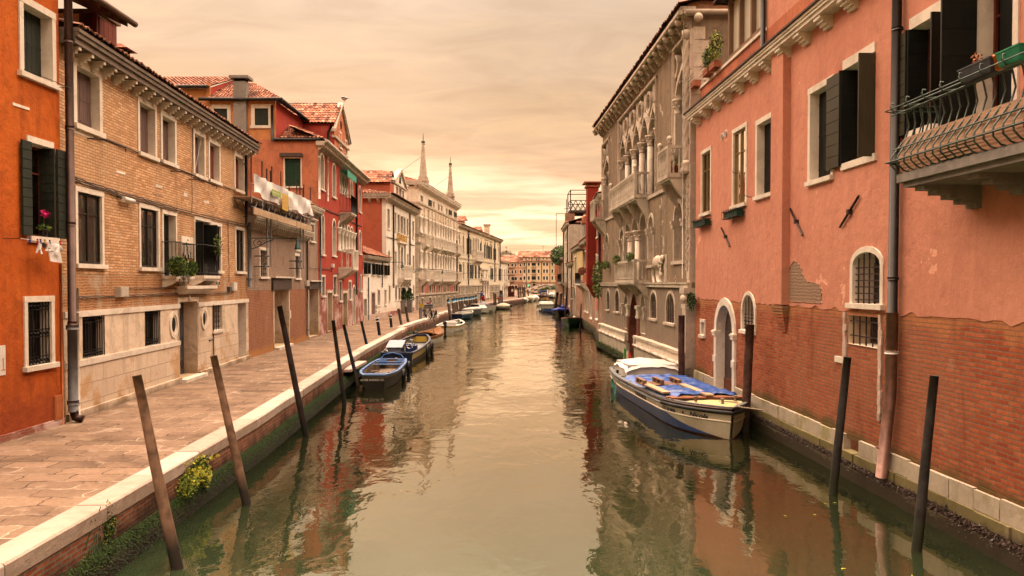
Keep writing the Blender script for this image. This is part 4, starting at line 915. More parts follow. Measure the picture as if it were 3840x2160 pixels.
tileroof('roof', B, (gz(1075,0).x,yo-.1,zl1+.05), (F.O.x+.5,yo-.1,zl1+.05), (xm+.5,yo+2.5,zl1+1.2), (xm+.1,yo+2.5,zl1+1.2))
p = gz(735,400); zc_ = gz(735,262).z; m_ = MB(); m_.box(p.x-.36,p.x+.36,yo-.28,yo+.3,9.6,zc_,GREYC); m_.box(p.x-.55,p.x+.55,yo-.45,yo+.5,zc_+.15,zc_+.3,GREYC); m_.box(p.x-.3,p.x+.3,yo-.2,yo+.3,zc_,zc_+.15,DARK); m_.build('chimney', B)
F6 = Fac((-11.58, 52.2), (-11.72, 57.3)); zd = on_y(*D_(1610,622), 52.2).z; pk = F6.uz(D_(1665,505))
dh = [hole(F6, D_(1622,715), D_(1640,865)), hole(F6, D_(1676,790), D_(1692,930))]
wall(F6, B, 0, F6.L, 11.8, zd-.9, dh, PL_CO, 'dormer_wall')
zp = pk[1]; m_ = MB(F6); m_.prism([(0,zd-.9),(F6.L,zd-.9),(F6.L,zd-.6),(F6.L*.5,zp),(0,zd-.6)], -.3, 0, PL_CO); m_.prism([(-.15,zd-.62),(F6.L*.5,zp+.0),(F6.L*.5,zp+.2),(-.15,zd-.42)], -.2, .16, STONE2); m_.prism([(F6.L+.15,zd-.62),(F6.L*.5,zp),(F6.L*.5,zp+.2),(F6.L+.15,zd-.42)], -.2, .16, STONE2); m_.box(-.1,F6.L+.1,-.1,.14,zd-1.0,zd-.85,STONE2)
m_.tube([(F6.L*.5,.0,zd+.3),(F6.L*.5,.03,zd+.3)], .28, DARK, 14); m_.build('pediment', B)
for h in dh: window(F6, B, h, 'blind', fw=.1, dep=.2, lod=1)
tileroof('roof', B, (-18,52.0,zd-.1), (-11.5,52.0,zd-.1), (-11.5,54.8,zp+.1), (-18,54.8,zp+.1)); tileroof('roof', B, (-11.5,57.6,zd-.5), (-18,57.6,zd-.5), (-18,54.8,zp+.1), (-11.5,54.8,zp+.1))
m_ = MB(); m_.box(-18,-11.9,52.3,57.3,11.8,zd-.5,PL_RED2); m_.build('side_wall', B)
p = V((-11.4, 54.8, zp+.22)); t = thing('seagull', 'small seagull standing on the roof ridge of the red palace', 'bird', p)
m_ = MB(Frm(p, 2.4)); GW = plain('gull_white', (.55,.52,.5), .8); GG = plain('gull_grey', (.16,.15,.15), .8)
m_.ball((0,0,.26), .2, GW, 10, 8, (1.4,.55,.6)); m_.ball((.24,0,.40), .085, GW, 8, 6); m_.tube([(.15,0,.3),(.23,0,.4)], .07, GW, 8); m_.tube([(.3,0,.4),(.42,0,.37)], .02, plain('beak', (.5,.3,.03), .6), 5, .008)
for s in (.09,-.09): m_.tube([(.18,s,.33),(-.1,s*1.2,.32),(-.42,s*.4,.22)], .07, GG, 6, .015); m_.tube([(.0,s*.4,.15),(.02,s*.4,0)], .012, plain('gull_leg', (.45,.25,.12), .6), 4)
m_.build('body', t)
F = Fac(q(1362,1206), q(1449,1187)); 
B = thing('low_white_house', 'low white house with tiled lean-to roof and green door, between red palace and hotel', 'house', F.T(F.L/2,0,QZ))
f = lambda x0,y0,x1,y1,a=None: H(F,E_,x0,y0,x1,y1,a); g = lambda x0,y0,x1,y1,a=None: H(F,F2,x0,y0,x1,y1,a)
up = [f(85,942,124,1056), f(165,952,198,1062), f(216,960,250,1066), f(283,968,311,1070)]; lw = [g(832,348,893,745), g(1012,342,1072,722)]; dd = [g(455,588,538,1165), g(668,432,757,1085)]
for h in dd: h['z0'] = QZ+.06
z1 = F.uz(E_(90,880))[1]-.15; hs = up+lw+dd
wall(F, B, 0, F.L+.3, QZ-.1, z1, hs, PL_WH); body(F, B, 0, F.L+.3, QZ-.1, z1, 5, PL_WH)
for h in up:
    w = window(F, B, h, 'blind', fw=.07, dep=.15, lod=1, gl=DARK); m_ = MB(F); k = (h['u1']-h['u0'])*.22
    for a, b in ((h['u0'], h['u0']+k), (h['u1']-k, h['u1'])): m_.box(a, b, -.05, .3, h['z0']+.02, h['z1']-.02, SH_BLACK)
    m_.build('shutter', w)
for h in lw: window(F, B, h, 'shut', fw=.14, dep=.12, lod=1, sm=SH_GREY)
window(F, B, dd[0], 'leaf', fw=.12, sm=SH_BGREEN, dep=.25, sill=False, name='doorway'); window(F, B, dd[1], 'leaf', fw=.12, sm=RPLANK, dep=.35, sill=False, name='doorway', fm=PINKSTONE)
cornice(F, B, -.05, F.L+.35, z1, .45, .22, .32, STONE2, STONE2, .12, .2); tileroof('roof', B, F.T(0,.5,z1+.26), F.T(F.L+.3,.5,z1+.26), F.T(F.L+.3,-5,z1+2.6), F.T(0,-5,z1+2.6))
pipe(F, B, (F2(588,0), F2(597,1150)), PIPE_GR, .05, .1); pipe(F, B, (E_(269,930), E_(270,1185)), PIPE_BR, .05, .1)
m_ = MB(F); m_.box(0, F.L+.3, 0, .06, QZ-.1, QZ+.45, PINKSTONE); m_.build('plinth', B)
a = F.uz(E_(80,940)); streetlamp(F, (a[0], a[1]), 2.5*1.0+.7, 'street lamp arm over the low white house beside the red palace')
GRAF = plain('graffiti_paint', (.10,.08,.08), .8); GR_ = thing('graffiti', 'dark scribbled graffiti column beside the brown door of the low white house', 'graffiti', F.T(F.uz(F2(790,900))[0],0,QZ+.5))
m_ = MB(F); a = F.uz(F2(775,760)); b = F.uz(F2(800,1030)); random.seed(5)
for k in range(34):
    uu = random.uniform(a[0], b[0]); zz = random.uniform(b[1], a[1]); m_.tube([(uu,.012,zz),(uu+random.uniform(-.12,.12),.012,zz+random.uniform(-.1,.1)),(uu+random.uniform(-.12,.12),.012,zz+random.uniform(-.12,.12))], .014, GRAF, 4)
a = F.uz(F2(845,870)); b = F.uz(F2(875,1000))
for k in range(14):
    uu = random.uniform(a[0], b[0]); zz = random.uniform(b[1], a[1]); m_.tube([(uu,.012,zz),(uu+random.uniform(-.12,.12),.012,zz+random.uniform(-.15,.15))], .01, GRAF, 4)
m_.build('paint', GR_)
F = Fac(q(1449,1187), q(1557,1164.4))
B = thing('white_hotel', 'white three-storey hotel with gold letters, curved pediment dormer and salmon side wall', 'hotel', F.T(F.L/2,0,QZ))
z1 = F.uz(E_(340,330))[1]-.1; z1b = F.uz(E_(600,478))[1]; 
r3 = [f(316,422,338,620), f(387,457,402,640), f(415,473,435,655), f(443,488,467,668), f(473,503,492,680), f(503,517,518,685), f(559,540,574,705)]
r2 = [f(322,820,340,1028,'r'), f(390,838,405,1034), f(508,862,520,1012), f(563,875,577,1020)]
ser = [f(420,770,437,1005), f(446,783,468,1007,'r'), f(478,785,494,1009)]
g0 = [g(1130,225,1170,628), g(1300,222,1345,605), g(1390,285,1432,598), g(1562,285,1592,580), g(1632,225,1665,560), g(1783,220,1812,560)]
dd = [g(1452,290,1525,930)]; dd[0]['z0'] = QZ+.05
hs = r3+r2+ser+g0+dd
wall(F, B, 0, F.L, QZ-.1, z1, hs, PL_WH); 
for h in r3: window(F, B, h, 'blind', fw=.09, dep=.28, lod=1, gl=GLASSD)
for h in r2: window(F, B, h, 'blind', fw=.09, dep=.25, lod=1)
for h in ser: window(F, B, h, 'glass', fw=.08, dep=.3, lod=1, sash=REDWOOD, sill=False)
for h in g0: window(F, B, h, 'bars', fw=.12, dep=.2, nv=3, nh=6, lod=1)
window(F, B, dd[0], 'leaf', fw=.2, sm=GREYC, dep=.3, sill=False, name='doorway')
cornice(F, B, -.3, F.L+.3, z1, .6, .34, .42, STONE2, STONE2, .15, .3)
sb = ser[0]['u0']-.25, ser[2]['u1']+.25; balcony(F, B, sb[0], sb[1], F.uz(E_(470,1110))[1]+.1, .7, 1.35, 'stone', STONE, corb=4, ch=.8, panel=True, sp=.25)
m_ = MB(F); m_.box(sb[0]-.1, sb[1]+.1, 0, .3, ser[1]['z1']+.25, ser[1]['z1']+.42, STONE); m_.box(sb[0]-.1, sb[1]+.2, 0, .45, g0[0]['z1']+.35, g0[0]['z1']+.55, STONE); m_.box(0, F.L, 0, .05, QZ-.1, QZ+.4, BR_L4); m_.build('string_course', B)
S6 = Fac((-24, F.O.y), (F.O.x, F.O.y)); wc = S6.uz(E_(265,500))[0]; zc_ = z1
wall(S6, B, 0, wc, 5.0, zc_, [], PL_SAL, 'side_wall'); wall(S6, B, wc, S6.L, QZ, zc_, [], PL_WH, 'corner_wall'); m_ = MB(S6); m_.box(wc-1.5,wc,-.05,-.01,QZ,5,PL_SAL); m_.build('side_wall', B)
cornice(S6, B, 2, S6.L+.5, zc_, .6, .4, .75, STONE2, STONE2, .22, .36)
fc = F.T(F.L,0,0); m_ = MB(); m_.mesh([(fc.x,fc.y,QZ),(fc.x-14,fc.y+1,QZ),(fc.x-14,fc.y+1,z1),(fc.x,fc.y,z1)], [(0,1,2,3)], PL_WH); m_.build('rear_wall', B)
a0 = F.T(-.4,.8,z1+.42); b0 = F.T(F.L+.4,.8,z1+.42); zr = on_y(*E_(75,175), F.O.y+1.5).z
tileroof('roof', B, a0, b0, F.T(F.L,-5,zr), F.T(3.2,-5,zr), row=.5, pw=.3); tileroof('roof', B, (-24,F.O.y-.6,z1+.42), a0, F.T(3.2,-5,zr), (-24,F.O.y+4,zr), row=.5, pw=.3)
DF = F.sub(-.1); ua, ub = F.uz(E_(392,300))[0], F.uz(E_(505,300))[0]; zt_ = F.uz(E_(440,195))[1]; zp = F.uz(E_(450,65))[1]
dh = [f(411,205,431,315), f(440,218,461,332), f(470,245,487,348)]
wall(DF, B, ua, ub, z1+.4, zt_, dh, PL_WH, 'dormer_wall')
for h in dh: window(DF, B, h, 'blind', fw=.07, dep=.2, lod=1)
um = (ua+ub)/2; m_ = MB(DF); m_.prism([(ua-.2,zt_),(ub+.2,zt_),(um,zp)], -.4, 0, PL_WH); m_.prism([(ua-.35,zt_-.1),(um,zp+.0),(um,zp+.3),(ua-.35,zt_+.2)], -.3, .2, STONE2); m_.prism([(ub+.35,zt_-.1),(um,zp),(um,zp+.3),(ub+.35,zt_+.2)], -.3, .2, STONE2); m_.box(ua-.2,ub+.2,0,.16,zt_-.12,zt_+.02,STONE2)
m_.strip([(um-.55+1.1*k/10, zt_+.25+.85*sin(pi*k/10)**.7) for k in range(11)], [(um-.55+1.1*k/10, zt_+.25) for k in range(11)], 0, .02, DARK)
for s, uu in ((-1, ua), (1, ub)):
    m_.strip([(uu+s*1.5*k/8, z1+.45+(zt_-z1-.45)*(1-k/8)**2.2) for k in range(9)], [(uu+s*1.5*k/8, z1+.4) for k in range(9)], -.3, .0, PL_WH)
m_.build('pediment', B)
zx = on_y(*E_(200,168), F.O.y+1.8).z; za_ = on_y(*E_(200,88), F.O.y+4).z; yq = F.O.y+1.9; xr = F.T(ua,0,0).x-.1
m_ = MB(); m_.box(-24, xr, yq, yq+4.2, z1, zx, PL_SAL); m_.build('attic_wall', B)
tileroof('roof', B, (-24,yq-.3,zx), (xr+.1,yq-.3,zx), (xr-.1,yq+2.4,za_+.3), (-24,yq+2.4,za_+.3), row=.45, pw=.28); tileroof('roof', B, (xr+.1,yq+4.6,zx), (-24,yq+4.6,zx), (-24,yq+2.4,za_+.3), (xr-.1,yq+2.4,za_+.3), row=.45, pw=.28)
for p_ in ((E_(377,385), E_(382,1190)), (E_(536,470), E_(546,1175))): pipe(F, B, p_, PIPE_BR, .08, .14)
cable(F, [(312,695),(400,718),(500,750),(582,778)], E_, .035, .05, B)
def lettering(txt, size, mat, place, parent, name, ext=.012, spacing=1.0, shear=0):
    cu = bpy.data.curves.new(name, 'FONT'); cu.body = txt; cu.size = size; cu.extrude = ext; cu.space_character = spacing; cu.shear = shear; cu.resolution_u = 3; cu.offset = size*.018
    o = bpy.data.objects.new(name, cu); COL.objects.link(o); dg = bpy.context.evaluated_depsgraph_get(); me0 = o.evaluated_get(dg).to_mesh()
    vs = [v.co.copy() for v in me0.vertices]; fs = [tuple(p.vertices) for p in me0.polygons]; bpy.data.objects.remove(o); mb = MB(); mb.mesh([place(v) for v in vs], fs, mat, raw=True); w = max(v.x for v in vs)
    return mb.build(name, parent)
GOLD = plain('gold_letter', (.85,.55,.14), .3, .1, metal=.6)
a = F.uz(E_(403,712)); b = F.uz(E_(507,735)); wd = b[0]-a[0]; SG = thing('hotel_sign', 'gold capital letters on the white hotel front above its balcony', 'sign', F.T((a[0]+b[0])/2, .1, a[1]-.5))
zl_ = F.uz(E_(403,705))[1]; ht = .7
lettering('HEUREKA', ht*1.4, GOLD, lambda v: F.T(a[0]+v.x*wd/(7*.72*ht*1.4), .12+v.z, zl_-.25+v.y), SG, 'lettering', .04, 1.05)
for k, (x0, x1, yb, yt) in enumerate(((1455,1600,968,335), (1612,1758,945,330))):
    pa = on_z(*F2((x0+x1)/2, yb), QZ); t = thing('planter', ('left' if k == 0 else 'right')+' of the two stone box planters with spiral topiary by the hotel', 'planter', pa, 'stone planters at the hotel'); s = pa.y/3000*.13975; wdt = (x1-x0)*s/2; hh = on_y(*F2(x0, 620 if k == 0 else 605), pa.y).z; zb_ = hh-1.15
    m_ = MB(); m_.box(pa.x-wdt, pa.x+wdt, pa.y-.45, pa.y+.45, zb_, hh, GREYC); m_.box(pa.x-wdt-.06, pa.x+wdt+.06, pa.y-.5, pa.y+.5, hh-.12, hh+.02, GREYC); m_.build('box', t); m_ = MB()
    for i in range(4): baluster(m_, pa.x-wdt+.25+i*(2*wdt-.5)/3, pa.y, QZ+.15, zb_, GREYC, .17, 8)
    m_.box(pa.x-wdt, pa.x+wdt, pa.y-.4, pa.y+.4, QZ, QZ+.15, GREYC); m_.build('pedestal', t)
    tr = thing('spiral_topiary', 'clipped dark spiral topiary in the '+('left' if k == 0 else 'right')+' stone planter', 'topiary', (pa.x,pa.y,hh), 'spiral topiaries at the hotel'); H_t = on_y(*F2(x0, yt), pa.y).z-hh
    m_ = MB(); 
    for i in range(70):
        tt = i/70; rr = .42*(1-tt)+.1; m_.leaves((pa.x+.28*(1-tt*.7)*cos(tt*15), pa.y+.28*(1-tt*.7)*sin(tt*15), hh+.1+H_t*tt), (rr*.75,rr*.75,.2), 28, .06, [LEAF3, LEAF3, LEAF1])
    m_.build('crown', tr); m_ = MB(); m_.tube([(pa.x,pa.y,hh-.1),(pa.x,pa.y,hh+H_t*.9)], .04, WDOOR, 5); m_.build('trunk', tr)
F = Fac(q(1571,1163), q(1714,1139.5))
B = thing('obelisk_palace', 'grand pale stone palace with arched windows, balustrades and two roof obelisks', 'palace', F.T(F.L/2,0,QZ))
f = lambda x0,y0,x1,y1,a=None: H(F,G_,x0,y0,x1,y1,a)
attic = [f(207,247,228,320), f(287,290,315,367), f(331,310,346,378), f(382,335,397,403), f(410,348,425,413), f(463,377,477,440), f(490,392,518,457), f(543,415,568,478)]
r3 = [f(210,430,231,645,'r'), f(290,460,310,668,'r'), f(332,478,349,682,'r'), f(385,490,403,697,'r'), f(410,498,427,704,'r'), f(435,508,452,711,'r'), f(460,522,477,718,'r'), f(486,535,501,724,'r'), f(543,540,556,736,'r')]
r2 = [f(212,780,231,990,'r'), f(293,795,310,1000,'r'), f(335,800,350,1004,'r'), f(386,808,401,1008,'r'), f(411,814,427,1010,'r'), f(436,820,452,1012,'r'), f(461,825,476,1014,'r'), f(486,830,500,1016,'r'), f(543,838,555,1020,'r')]
g0 = [f(213,1110,238,1230), f(293,1110,314,1228), f(335,1110,353,1226), f(387,1110,402,1222), f(476,1115,489,1216), f(540,1112,553,1214)]
g1 = [f(213,1285,236,1340), f(291,1278,314,1345), f(337,1275,352,1340), f(386,1270,399,1338), f(484,1265,499,1330), f(541,1258,553,1318)]
po = [f(431,1163,459,1356)]; po[0]['z0'] = QZ+.05
z1 = (F.uz(G_(190,150))[1]+F.uz(G_(590,358))[1])/2-.4; zr0 = F.uz(G_(300,1240))[1]; zr1 = F.uz(G_(300,1103))[1]
hs = attic+r3+r2+g0+g1+po
wall(F, B, 0, F.L, zr1, z1, hs, ST_L7, 'stone_wall'); wall(F, B, 0, F.L, zr0, zr1, hs, PL_RB, 'render_wall'); wall(F, B, 0, F.L, QZ-.1, zr0, hs, AS_L7, 'rusticated_wall')
for h in attic: window(F, B, h, 'blind', fw=.1, dep=.25, lod=1, gl=DARK)
for h in (attic[1], attic[6], attic[7]):
    m_ = MB(F); m_.box(h['u0']-.2, h['u1']-.1, .03, .1, h['z0'], h['z1'], SH_GREEN); m_.build('shutter', B)
for h in r3+r2: window(F, B, h, 'blind', fw=.12, dep=.45, lod=1, sill=False)
for h in g0: window(F, B, h, 'bars', fw=.18, dep=.35, nv=3, nh=5, lod=1)
for h in g1: window(F, B, h, 'bars', fw=.12, dep=.35, nv=3, nh=4, lod=1, sill=False)
window(F, B, po[0], 'leaf', fw=.3, sm=SH_BLACK, dep=.6, sill=False, name='doorway', hood=True)
m_ = MB(F)
def cz(p0, p1): return (F.uz(G_(*p0))[1]+F.uz(G_(*p1))[1])/2
zs_ = [cz((160,318),(560,492)), cz((155,368),(560,520)), cz((155,650),(560,740)), cz((155,745),(570,800)), cz((160,1095),(570,1098))]
for z_, dd_, hh in ((zs_[0],.16,.22),(zs_[2],.14,.2),(zs_[3],.25,.25),(zr1+.1,.18,.2),(zr0,.14,.2)): m_.box(-.08, F.L+.05, 0, dd_, z_-hh/2, z_+hh/2, STONE2)
for rr in (r3, r2):
    sp_ = rr[3]['zs']; m_.box(-.05, F.L+.03, 0, .1, sp_-.05, sp_+.12, STONE2)
m_.build('string_course', B)
for rr in (r3, r2):
    us = [0.25, rr[0]['u0']-.5, rr[0]['u1']+.5, rr[1]['u0']-.4, (rr[1]['u1']+rr[2]['u0'])/2, rr[2]['u1']+.45, rr[3]['u0']-.4]+[(rr[i]['u1']+rr[i+1]['u0'])/2 for i in range(3,7)]+[rr[7]['u1']+.4, rr[8]['u0']-.5, F.L-.3]
    for u in us: m_ = MB(F); m_.lathe((u, .14), [(.24,rr[3]['z0']),(.24,rr[3]['z0']+.2),(.17,rr[3]['z0']+.3),(.15,rr[3]['zs']-.4),(.24,rr[3]['zs']-.1),(.24,rr[3]['zs']+.1)], STONE, 8); m_.box(u-.22,u+.22,0,.2,rr[3]['zs']+.12,rr[3]['z1']+.6,ST_L7); m_.build('column', B)
for rr in (r3, r2):
    zb_ = rr[3]['z0']-1.25 
    for a, b in ((rr[0]['u0']-.6, rr[0]['u1']+.6), (rr[1]['u0']-.55, rr[2]['u1']+.55), (rr[3]['u0']-.6, rr[7]['u1']+.6), (rr[8]['u0']-.6, F.L+.1)):
        balcony(F, B, a, b, rr[3]['z0']-.1 if False else zb_, .75, 1.25, 'stone', STONE, corb=max(2, int((b-a)/1.1)), ch=.6, panel=True, sp=.3)
z1 += .15; cornice(F, B, -.3, F.L+.4, z1, .65, .42, .75, STONE, STONE, .22, .35)
S7 = Fac((-22, F.O.y), (F.O.x, F.O.y)); wall(S7, B, 0, S7.L, QZ, z1, [], ST_L7, 'side_wall'); cornice(S7, B, 2, S7.L+.4, z1+.15, .55, .42, 1.3, STONE, STONE, .3, .4)
m_ = MB(S7)
for z_ in (zs_[0], zs_[1]+.1, zs_[2], zs_[3]): m_.box(S7.L-1.6, S7.L+.1, 0, .12, z_-.1, z_+.12, STONE2)
m_.box(S7.L-5.2, S7.L-3.9, -.05, .02, 11.2, 12.9, STONE2); m_.build('string_course', B)
fe = F.T(F.L,0,0); m_ = MB(); m_.mesh([(fe.x,fe.y,QZ),(fe.x-13,fe.y+3,QZ),(fe.x-13,fe.y+3,z1),(fe.x,fe.y,z1)], [(0,1,2,3)], ST_L7); m_.build('rear_wall', B)
hr = F.T(3,-6,z1+2.6); tileroof('roof', B, F.T(-.3,.6,z1+.44), F.T(F.L+.3,.6,z1+.44), F.T(F.L-3,-5,z1+2.2), F.T(3,-5,z1+2.2), row=.6, pw=.35); tileroof('roof', B, (-22,F.O.y-.6,z1+.44), F.T(-.3,.6,z1+.44), F.T(3,-5,z1+2.2), (-22,F.O.y+4,z1+2.2), row=.6, pw=.35)
m_ = MB(); pA = V((*q(1557,1164.4),0)); pB = V((*q(1571,1163),0)); F7 = Fac((pA.x,pA.y),(pB.x,pB.y)); ph = H(F7,F2,1852,495,1925,885); ph['z0'] = QZ; ph['u0'] = max(.05, ph['u0']); ph['u1'] = min(F7.L-.05, ph['u1'])
P7 = thing('passage_wall', 'narrow stone wall with dark doorway between hotel and obelisk palace', 'wall', F7.T(F7.L/2,0,QZ)); wall(F7, P7, 0, F7.L, QZ-.1, 5.6, [ph], AS_L7); window(F7, P7, ph, 'leaf', fw=.1, sm=REDWOOD, dep=.3, sill=False, name='doorway')
for k, (x0, x1, yb, y1_, y2_, yt_) in enumerate(((525,578,368,300,60,45), (725,768,478,420,220,205))):
    u_ = F.uz(H_((x0+x1)/2, yb))[0]+(-.2 if k == 0 else 0); w_ = (F.T(u_,0,0).y)/3000*.5176; hw = (x1-x0)/2*w_*1.1; zb_ = z1+.5; zs1 = F.uz(H_(x0,y1_))[1]; zs2 = F.uz(H_(x0,y2_))[1]; zz3 = F.uz(H_(x0,yt_))[1]
    o = thing('obelisk', ('nearer taller' if k == 0 else 'farther right')+' stone obelisk with ball finial on the palace roof', 'obelisk', F.T(u_,-.4,zb_), 'roof obelisks'); dc = .1
    Fo = Frm(F.T(u_,dc,0), atan2(F.U.y, F.U.x)); m_ = MB(Fo)
    m_.box(-hw,hw,-hw,hw,zb_-.3,zs1-.55,STONE2); m_.box(-hw*1.25,hw*1.25,-hw*1.25,hw*1.25,zs1-.55,zs1-.35,STONE2); m_.box(-hw*1.05,hw*1.05,-hw*1.05,hw*1.05,zs1-.35,zs1,STONE2); m_.box(-hw*1.2,hw*1.2,-hw*1.2,hw*1.2,zb_-.3,zb_+.25,STONE2); m_.build('pedestal', o)
    m_ = MB(Fo); a_ = hw*.82; b_ = hw*.27; m_.hexa([(-a_,-a_,zs1),(a_,-a_,zs1),(a_,a_,zs1),(-a_,a_,zs1),(-b_,-b_,zs2),(b_,-b_,zs2),(b_,b_,zs2),(-b_,b_,zs2)], STONE2); m_.box(-b_*1.5,b_*1.5,-b_*1.5,b_*1.5,zs2,zs2+.15,STONE2); m_.build('shaft', o)
    m_ = MB(Fo); m_.tube([(0,0,zs2+.15),(0,0,zz3)], .08, STONE2, 8); m_.ball((0,0,zz3), .24, plain('dark_stone_ball', (.10,.10,.09), .8), 12, 8); m_.tube([(0,0,zz3+.3),(0,0,zz3+1.1)], .06, IRON, 6, .01); m_.build('finial', o)
    m_ = MB(); aa = F.T(u_,dc,(zs1+zs2)/2+.6); m_.tube([aa, aa+V((-6.5,2,-4.2))], .02, CABLE, 4); m_.build('guy_wire', o)
pipe(F, B, (G_(573,700), G_(568,1210)), PIPE_BR, .1, .1)
F = Fac(q(1714,1137.5), q(1876,1115.5)); f = lambda x0,y0,x1,y1,a=None: H(F,G_,x0,y0,x1,y1,a)
B = thing('cream_palace', 'long three-storey cream palace with many dark shutters receding along the quay', 'palace', F.T(F.L/2,0,QZ))
u1r = [(588,640,603,832,'r'),(630,650,645,838,'r'),(678,652,689,845,'r'),(695,655,706,845,'r'),(730,668,741,850,'r'),(749,672,758,850,'r'),(766,672,777,855,'r'),(784,680,793,855,'r'),(812,700,822,868,'r'),(853,712,863,880,'r'),(874,718,884,886,'r'),(903,730,913,890,'r'),(917,735,926,894,'r'),(944,745,955,900,'r'),(989,760,997,908,'r')]
u2r = [(590,940,604,1088),(634,942,645,1086),(673,943,684,1085),(700,945,716,1085),(731,948,741,1085),(752,950,770,1085),(786,953,803,1085),(908,980,922,1096),(948,985,956,1097),(962,986,970,1097),(990,990,1002,1100)]
u3r = [(593,1170,605,1240),(637,1168,648,1236),(677,1167,687,1232),(698,1165,709,1228),(734,1163,743,1226),(753,1160,762,1224),(784,1158,796,1228),(884,1164,893,1218),(902,1165,911,1217),(925,1164,934,1214),(941,1165,950,1212),(966,1164,974,1210),(988,1165,996,1208)]
por = [(812,1022,826,1106,'r'),(861,1030,873,1106,'r')]; pod = [(657,1168,671,1290),(834,1112,848,1285),(860,1110,874,1286)]
hu1 = [f(*a) for a in u1r]; hu2 = [f(*a) for a in u2r]; hu3 = [f(*a) for a in u3r]; hp = [f(*a) for a in por]; hd = [f(*a) for a in pod]
for h in hd: h['z0'] = QZ+.05
z1 = (F.uz(G_(580,528))[1]+F.uz(G_(1000,706))[1])/2-.3; zr0 = F.uz(G_(700,1155))[1]
hs = hu1+hu2+hu3+hp+hd; wall(F, B, 0, F.L, zr0, z1, hs, PL_CR, 'render_wall'); wall(F, B, 0, F.L, QZ-.1, zr0, hs, AS_L7, 'stone_wall'); body(F, B, 0, F.L, QZ-.1, z1, 12, PL_CR)
for i, h in enumerate(hu1):
    window(F, B, h, 'blind', fw=.16, dep=.3, lod=1, hood=i not in (4,5,6,7)); 
    if i in (2,3,8,9,10,11,13):
        m_ = MB(F); w_ = h['u1']-h['u0']
        for a, b in (((h['u0']-w_*.75, h['u0']-.02),) if i in (2,8,9) else ((h['u1']+.02, h['u1']+w_*.7), (h['u0']-w_*.6, h['u0']-.02))): m_.box(a, b, .04, .1, h['z0'], h['zs'], SH_GREEN)
        m_.build('shutter', B)
for i, h in enumerate(hu2):
    window(F, B, h, 'shut' if i in (0,3,5,6,7,10) else 'blind', fw=.14, dep=.05 if i in (0,3,5,6,7,10) else .3, lod=1, hood=True)
    if i in (0,3,7,10):
        m_ = MB(F); w_ = h['u1']-h['u0']; m_.box(h['u1']+.02, h['u1']+w_*.8, .04, .1, h['z0'], h['z1'], SH_GREEN); m_.build('shutter', B)
for h in hu3: window(F, B, h, 'bars', fw=.14, dep=.3, nv=2, nh=4, lod=1)
for h in hp: window(F, B, h, 'blind', fw=.35, dep=.4, lod=1)
for h in hd: window(F, B, h, 'leaf', fw=.25, sm=SH_BLACK, dep=.5, sill=False, name='doorway')
balcony(F, B, hu1[4]['u0']-.6, hu1[7]['u1']+.6, F.uz(G_(775,905))[1], .8, 1.6, 'stone', STONE, corb=4, ch=.6, panel=True, sp=.3)
m_ = MB(F); m_.box(0,F.L,0,.12,hu2[0]['z1']+.9,hu2[0]['z1']+1.1,STONE2); m_.box(0,F.L,0,.12,zr0-.1,zr0+.1,STONE2); m_.box(hp[0]['u0']-1.2,hp[1]['u1']+1.2,0,.5,hd[1]['z1']+.1,hd[1]['z1']+.5,STONE); m_.box(hp[0]['u0']-1.2,hp[1]['u1']+1.2,0,.35,hp[0]['z1']+.5,hp[0]['z1']+.8,STONE); m_.box(hp[0]['u1']+.6,hp[1]['u0']-.6,0,.2,hd[1]['z1']+.6,hp[0]['z1']+.4,STONE,.02)
for uu in (hd[1]['u0']-.5, hd[1]['u1']+.6, hd[2]['u1']+.5): m_.lathe((uu,.2), [(.3,QZ),(.3,QZ+.4),(.22,QZ+.5),(.2,hd[1]['z1']-.3),(.3,hd[1]['z1'])], STONE, 8)
m_.build('portal_surround', B)
cornice(F, B, -.1, F.L+.4, z1, .6, .3, .5, STONE2, STONE2, .18, .25); tileroof('roof', B, F.T(0,.7,z1+.32), F.T(F.L+.3,.7,z1+.32), F.T(F.L,-6,z1+1.6), F.T(0,-6,z1+1.6), row=.6, pw=.35)
for p_ in ((G_(690,590), G_(692,1150)), (G_(955,705), G_(962,1120)), (G_(1008,715), G_(1007,1110))): pipe(F, B, p_, PIPE_BR, .1, .14)
p = on_y(*G_(612,480), 124); m_ = MB(); m_.box(p.x-1.2, p.x+.6, 124, 127, z1, p.z-.4, PL_CR); m_.build('dormer', B); tileroof('roof', B, (p.x-1.5,123.6,p.z-.4), (p.x+1.1,123.6,p.z-.4), (p.x+.6,125.5,p.z+.5), (p.x-1.5,125.5,p.z+.5), row=.5, pw=.3)
p = on_y(*G_(875,600), 148); zt_ = on_y(*G_(875,556), 148).z; m_ = MB(); m_.box(p.x-.5, p.x+.5, 147.5, 148.5, z1, zt_, PL_CR); m_.box(p.x-.65, p.x+.65, 147.3, 148.7, zt_, zt_+.3, STONE2); m_.build('chimney', B)
pa = on_y(*G_(750,580), 149); pb_ = on_y(*G_(860,575), 149); m_ = MB(); m_.box(pa.x, pb_.x-.6, 149, 152, z1, pa.z-.3, PL_SAL); m_.build('attic_wall', B); tileroof('roof', B, (pa.x-.3,148.6,pa.z-.8), (pb_.x-.4,148.6,pb_.z-.8), (pb_.x-.8,151,pa.z+.4), (pa.x-.3,151,pa.z+.4), row=.5, pw=.35)
